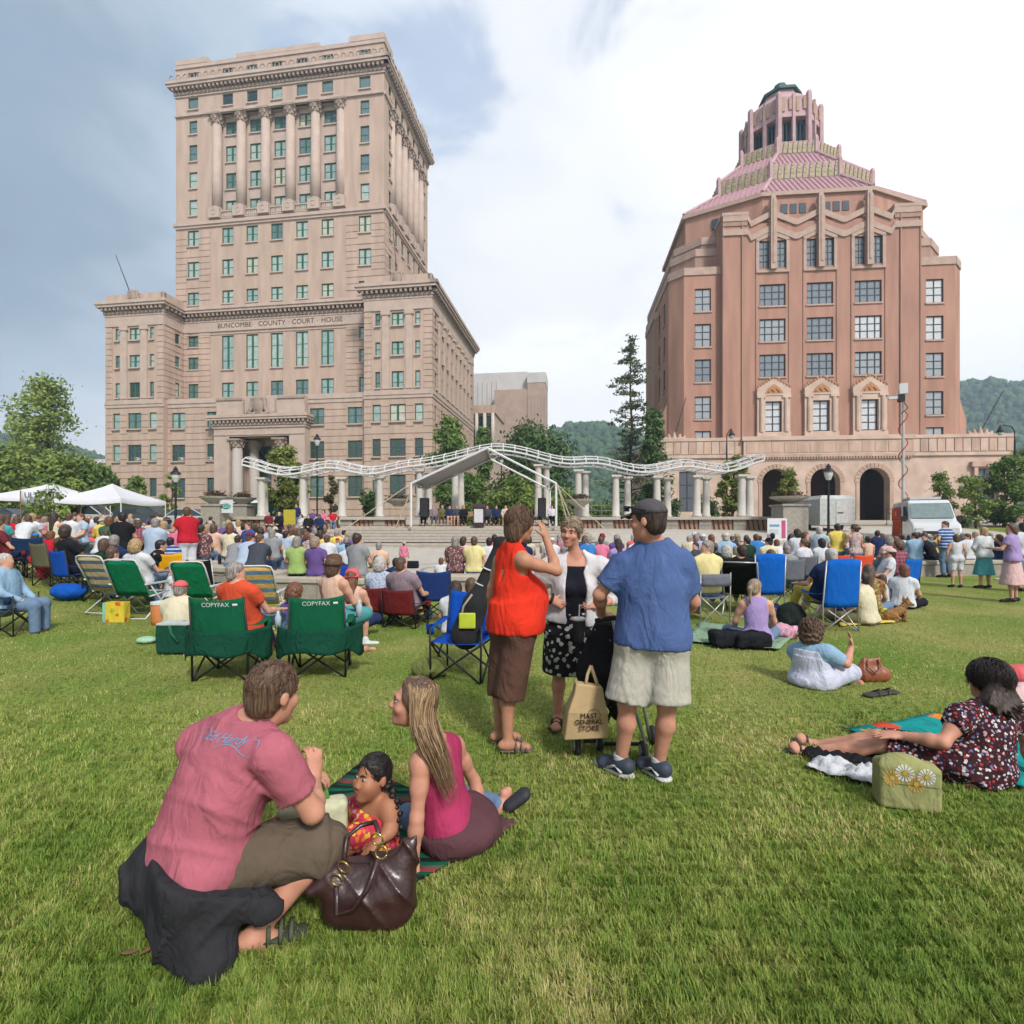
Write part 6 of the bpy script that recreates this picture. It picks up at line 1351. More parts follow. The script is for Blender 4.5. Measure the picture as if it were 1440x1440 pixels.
# ------------------------------------------------ poses of the seated and standing public (origin on the seat or ground, facing +Y)
def pose(kind,turn=0.0,fem=False):
 J={}; v=lambda*a:V3(a)
 sw=.165 if fem else .185
 def arms(l,r):J.update(elL=v(*l[0]),wrL=v(*l[1]),elR=v(*r[0]),wrR=v(*r[1]))
 def legs(kn,an,to,dx=0.0):
  for sd,x in(('L',-1),('R',1)):J['kn'+sd]=v(x*kn[0],kn[1],kn[2]); J['an'+sd]=v(x*an[0],an[1],an[2]); J['to'+sd]=v(x*to[0],to[1],to[2])
 def spine(pz,lean,hz=.0,tw=0.0):
  a=lean; d=lambda r,z:v(0,r*math.sin(a),pz+r*math.cos(a))
  J.update(pel=v(0,0,pz),che=d(.31,0),nek=d(.50,0),hed=d(.50,0)+v(0,.015+.13*math.sin(a*.4),.135),hiL=v(-.09,0,pz-.01),hiR=v(.09,0,pz-.01)); c=d(.435,0); J.update(shL=c+v(-sw,0,-.005),shR=c+v(sw,0,-.005))
 seat_legs=lambda:legs((.11,.42,.11),(.11,.43,-.33),(.12,.60,-.38))
 if kind=='sit':spine(.10,-.03); seat_legs(); arms(((-.24,.08,.30),(-.12,.30,.16)),((.24,.08,.30),(.12,.30,.16)))
 elif kind=='hunch':spine(.10,.42); seat_legs(); arms(((-.20,.36,.24),(-.06,.45,.42)),((.20,.36,.24),(.06,.45,.42)))
 elif kind=='prop':spine(.10,-.10); seat_legs(); arms(((-.24,.06,.30),(-.12,.30,.16)),((.27,-.10,.28),(.30,-.14,.03)))
 elif kind=='lounge':spine(.10,-.32); legs((.12,.42,.14),(.12,.62,-.24),(.13,.76,-.18)); arms(((-.28,.02,.26),(-.27,.28,.24)),((.28,.02,.26),(.27,.28,.24)))
 elif kind=='cross':spine(.09,.10); legs((.30,.28,.12),(.10,.36,.05),(-.04,.42,.03)); arms(((-.25,.10,.28),(-.20,.30,.14)),((.25,.10,.28),(.20,.30,.14)))
 elif kind=='floor':spine(.09,-.30); legs((.13,.36,.34),(.12,.66,.06),(.13,.82,.03)); arms(((-.27,-.22,.28),(-.24,-.30,.04)),((.27,-.22,.28),(.24,-.30,.04)))
 elif kind in('stand','folded','akimbo','reach'):
  spine(.93,.02); legs((.10,.01,.50),(.11,-.02,.085),(.14,.14,.03))
  if kind=='stand':arms(((-.25,-.02,1.13),(-.25,.06,.88)),((.25,-.02,1.13),(.25,.06,.88)))
  elif kind=='folded':arms(((-.26,.05,1.12),(-.04,.20,.96)),((.26,.05,1.12),(.04,.22,.97)))
  elif kind=='akimbo':arms(((-.32,-.06,1.14),(-.18,.08,.98)),((.25,-.02,1.13),(.25,.06,.88)))
  else:arms(((-.27,.10,1.14),(-.24,.34,1.16)),((.22,.14,1.12),(.08,.28,1.30)))
 J['F']=V3(math.sin(turn),math.cos(turn),-.10 if kind in('cross','hunch') else 0.0); J['U']=V3(0,.12 if kind in('cross','hunch') else 0,1); J['F']=unit(J['F'])
 for sd in 'LR':J['hd'+sd]=(J['wr'+sd]-J['el'+sd]+V3(0,.02,0),(0,0,-1),.5)
 return J
_T={}; _G={}
TPH=.025
def template(kind,turn,fem):
 turn=round(turn/40)*40 if abs(turn)<100 else turn
 key=(kind,turn,fem)
 if key in _T:return _T[key]
 J=pose(kind,math.radians(turn),fem); t={'J':J,'fem':fem,'gk':(kind,fem)}; s=.94 if fem else 1.0; fat=.98 if fem else 1.06
 t['body']=body_fig(J,s,1,fat,fem,0,False).mesh('person',TPH); t['mk']=(J,s,fat); _T[key]=t; return t
def garment(t,what):
 t=_G.setdefault(t['gk'],t)
 if what in t:return t[what]
 J,s,fat=t['mk']; fem=t['fem']
 if what=='short':m=shirt_fig(J,s,.016,fat,fem,sleeve=.55,hem=.06,loose=.01)
 elif what=='long':m=shirt_fig(J,s,.018,fat,fem,sleeve=1.9,hem=.08,loose=.01)
 elif what=='tank':m=shirt_fig(J,s,.012,fat,fem,tank=True,hem=.06)
 elif what=='trousers':m=trouser_fig(J,s,1.92,.012,fat)
 elif what=='shorts':m=trouser_fig(J,s,.9,.014,fat)
 elif what=='skirt':
  m=Fig(); up=V3(0,0,1); k=(J['knL']+J['knR'])/2
  if J['pel'][2]>.5:m.cone(J['pel']+up*.1,k-up*.12,.14,.27,k=.02,flat=(0,1,0),sq=.8)
  else:
   m.cap(J['hiL'],J['hiR'],.125,k=.05);
   for sd in 'LR':m.cap(J['hi'+sd],J['kn'+sd],.12,.10,k=.09)
   m.cut(J['pel']+up*.1,up)
 t[what]=m.mesh('garment',TPH); return t[what]
_H={}
_SEAT=('sit','hunch','prop','lounge','cross','floor')
def hair_piece(kind):
 if kind not in _H:_H[kind]=hat_mesh(kind) if kind in('cap','sunhat','bucket') else hair_fig(kind).mesh('hair',.015)
 return _H[kind]
SHOE=mat('dark_shoe_leather',(.03,.025,.022),rough=.5)
def person(px,D,kind,top,hair,skin='fair',yaw=0.0,turn=0,fem=False,scale=1.0,gar='short',bottom='denim',legs=None,hat=None,z=None,label=None,group=None,dx=0.0):
 hk,hc=hair if isinstance(hair,tuple) else('short',hair)
 t=template(kind,turn,fem); x=PX(px,D)+dx; zz=zg(x,D) if z is None else z+(rise(x,D) if D<22 and kind in _SEAT else 0)
 o=link('person',t['body'],None,SKIN[skin]); o.location=(x,D,zz); o.rotation_euler=(0,0,math.radians(yaw)); o.scale=(scale,)*3
 tag(o,label,'person',group)
 s=link('shirt',garment(t,gar),o,CL.get(top) or BOT[top]); lk=legs or('shorts' if bottom=='khaki' else 'trousers')
 link('skirt' if lk=='skirt' else 'trousers',garment(t,lk),o,BOT.get(bottom) or CL[bottom])
 J=t['J']; A=axes(J['F'],J['U']); hs=1.0; M=Matrix(((A[0][0],A[1][0],A[2][0],J['hed'][0]),(A[0][1],A[1][1],A[2][1],J['hed'][1]),(A[0][2],A[1][2],A[2][2],J['hed'][2]),(0,0,0,1)))
 h=link('hair',hair_piece(hk),o,HAIR[hc]); h.matrix_local=M
 if hat:g=link('hat',hair_piece(hat[0]),o,CL[hat[1]]); g.matrix_local=M
 if kind in('stand','folded','akimbo','reach'):
  for sd in 'LR':
   k2='shoe'+sd
   if k2 not in t:t[k2]=shoe_fig(J,sd,t['mk'][1]).mesh('shoe',.018)
   link('shoe',t[k2],o,SHOE)
 return o
 # ================================================================ folding chairs
STEEL=mat('black_chair_tube',(.014,.014,.016),rough=.45); ALU=mat('aluminium_tube',ph(206,206,204),rough=.35,metal=.4); WHT=mat('white_tube',ph(236,236,236),rough=.4)
CHC={k:cloth(k.replace(' ','_')+'_canvas',ph(*c),fold=.35) for k,c in{'green':(14,104,72),'bright green':(10,132,88),'blue':(16,108,210),'royal blue':(20,84,190),'navy':(36,62,122),'deep navy':(30,58,96),'maroon':(122,42,44),'black':(26,28,30),'yellow':(250,184,20),'orange':(244,96,62),'grey':(120,124,134),'camouflage':(112,108,86),'teal':(16,110,104)}.items()}
def _sheet(rows,th=.006):b=MB(); b.sheet(rows,th); return b
_CH={}
def chair_parts(style):
 """list of (name, mesh, 'frame' or 'cloth')"""
 if style in _CH:return _CH[style]
 out=[]; w=.27
 def tubes(name,lst,r=.011):
  for pts in lst:b=MB(); b.tube(pts,r,6); out.append((name,b.mesh(name,True),'frame'))
 U=np.linspace(-1,1,9)
 if style in('camp','tall','low'):
  sz=.40 if style!='low' else .24; bt={'camp':.88,'tall':1.08,'low':.62}[style]; aw=.58 if style!='low' else .40
  tubes('leg',[[(-w,.25,sz),(w,.27,.0)],[(w,.25,sz),(-w,.27,.0)],[(-w,-.22,sz-.02),(w,-.24,0)],[(w,-.22,sz-.02),(-w,-.24,0)],[(-w-.01,.26,0),(-w-.02,-.22,sz)],[(-w-.01,-.25,0),(-w-.02,.24,sz)],[(w+.01,.26,0),(w+.02,-.22,sz)],[(w+.01,-.25,0),(w+.02,.24,sz)]])
  tubes('upright',[[(-w-.01,-.25,0),(-w-.015,-.25,sz),(-w+.0,-.32,bt)],[(w+.01,-.25,0),(w+.015,-.25,sz),(w-.0,-.32,bt)],[(-w,.26,0),(-w-.01,.26,aw)],[(w,.26,0),(w+.01,.26,aw)]])
  rows=[[(w*u,-.24+.5*v,sz-.05*(1-u*u)*math.sin(math.pi*(v*.8+.1))) for u in U] for v in np.linspace(0,1,7)]; out.append(('seat',_sheet(rows).mesh('seat',True),'cloth'))
  rows=[[(w*u*1.02,-.24-.08*v-.05*(1-u*u)*(1-.4*v),sz-.03+(bt-sz+.03)*v-(.035 if style!='low' else .02)*(1-u*u)*v**4+(.07*(1-u*u)*v**6 if style=='tall' else 0)) for u in U] for v in np.linspace(0,1,9)]; out.append(('backrest',_sheet(rows).mesh('backrest',True),'cloth'))
  for sx in(-1,1):rows=[[(sx*(w+.02)+.035*u,-.26+.52*v,aw-.035*math.sin(math.pi*v)) for u in(-1,0,1)] for v in np.linspace(0,1,7)]; out.append(('armrest',_sheet(rows).mesh('armrest',True),'cloth'))
  b=MB(); b.lathe([(.035,0),(.045,.1),(.047,.1),(.036,-.002)],c=(w+.03,.2,aw-.11),n=10); out.append(('cup_holder',b.mesh('cup_holder',True),'cloth'))
 elif style=='lawn':
  bt=1.0; tubes('frame_tube',[[(-.28,-.20,.36),(-.28,-.50,bt-.1),(-.25,-.53,bt-.02),(-.18,-.54,bt),(.18,-.54,bt),(.25,-.53,bt-.02),(.28,-.50,bt-.1),(.28,-.20,.36)],[(-.28,-.22,.36),(-.28,.28,.40),(.28,.28,.40),(.28,-.22,.36)]],.014)
  tubes('leg',[[(-.29,.24,.39),(-.29,-.34,.0),(.29,-.34,.0),(.29,.24,.39)],[(-.30,-.24,.56),(-.30,.30,.0),(.30,.30,.0),(.30,-.24,.56)]],.013)
  for sx in(-1,1):b=MB(); b.box(sx*.30-.025,-.34,.565,sx*.30+.025,.24,.59); out.append(('armrest',b.mesh('armrest'),'frame'))
  rows=[[(.265*u,-.21-.31*v-.012*(1-u*u),.38+(bt-.40)*v+.02*0) for u in U] for v in np.linspace(0,1,8)]; out.append(('backrest',_sheet(rows).mesh('backrest',True),'cloth'))
  rows=[[(.265*u,-.21+.48*v,.365+.03*v-.02*math.sin(math.pi*v)*(1-u*u)) for u in U] for v in np.linspace(0,1,6)]; out.append(('seat',_sheet(rows).mesh('seat',True),'cloth'))
 elif style=='recliner':
  tubes('frame_tube',[[(-.29,-.62,.98),(-.29,-.08,.40),(-.29,.40,.02)],[(.29,-.62,.98),(.29,-.08,.40),(.29,.40,.02)],[(-.29,-.36,.01),(-.29,.30,.46)],[(.29,-.36,.01),(.29,.30,.46)],[(-.29,-.62,.98),(.29,-.62,.98)],[(-.29,-.36,.01),(.29,-.36,.01)]],.014)
  rows=[[(.27*u,-.10-.50*v,.40+.57*v-.03*(1-u*u)) for u in U] for v in np.linspace(0,1,8)]; out.append(('backrest',_sheet(rows).mesh('backrest',True),'cloth'))
  rows=[[(.27*u,-.10+.45*v,.38+.06*v) for u in U] for v in np.linspace(0,1,5)]; out.append(('seat',_sheet(rows).mesh('seat',True),'cloth'))
 elif style=='director':
  tubes('leg',[[(-.26,.22,.46),(.26,.24,0)],[(.26,.22,.46),(-.26,.24,0)],[(-.26,-.22,.46),(.26,-.24,0)],[(.26,-.22,.46),(-.26,-.24,0)],[(-.27,-.24,.0),(-.27,-.26,.84)],[(.27,-.24,.0),(.27,-.26,.84)]],.010)
  rows=[[(.27*u,-.26-.03*(1-u*u),.62+.2*v) for u in U] for v in(0,.33,.66,1)]; out.append(('backrest',_sheet(rows).mesh('backrest',True),'cloth')); rows=[[(.26*u,-.22+.44*v,.44-.03*(1-u*u)) for u in U] for v in np.linspace(0,1,5)]; out.append(('seat',_sheet(rows).mesh('seat',True),'cloth'))
 _CH[style]=out; return out
def chair(x,y,rz,style,colr,frame,label,group=None,z=None):
 T=empty('folding_chair',(x,y,zg(x,y) if z is None else z),math.radians(rz)); tag(T,label,'chair',group)
 for nm,me,k in chair_parts(style):link(nm,me,T,frame if k=='frame' else(CHC[colr] if isinstance(colr,str) else colr))
 return T
def at_chair(px,D,yaw,style,colr,frame,label,group='folding chairs on the lawn',**kw):
 x=PX(px,D); return chair(x,D,yaw,style,colr,frame,label,group)
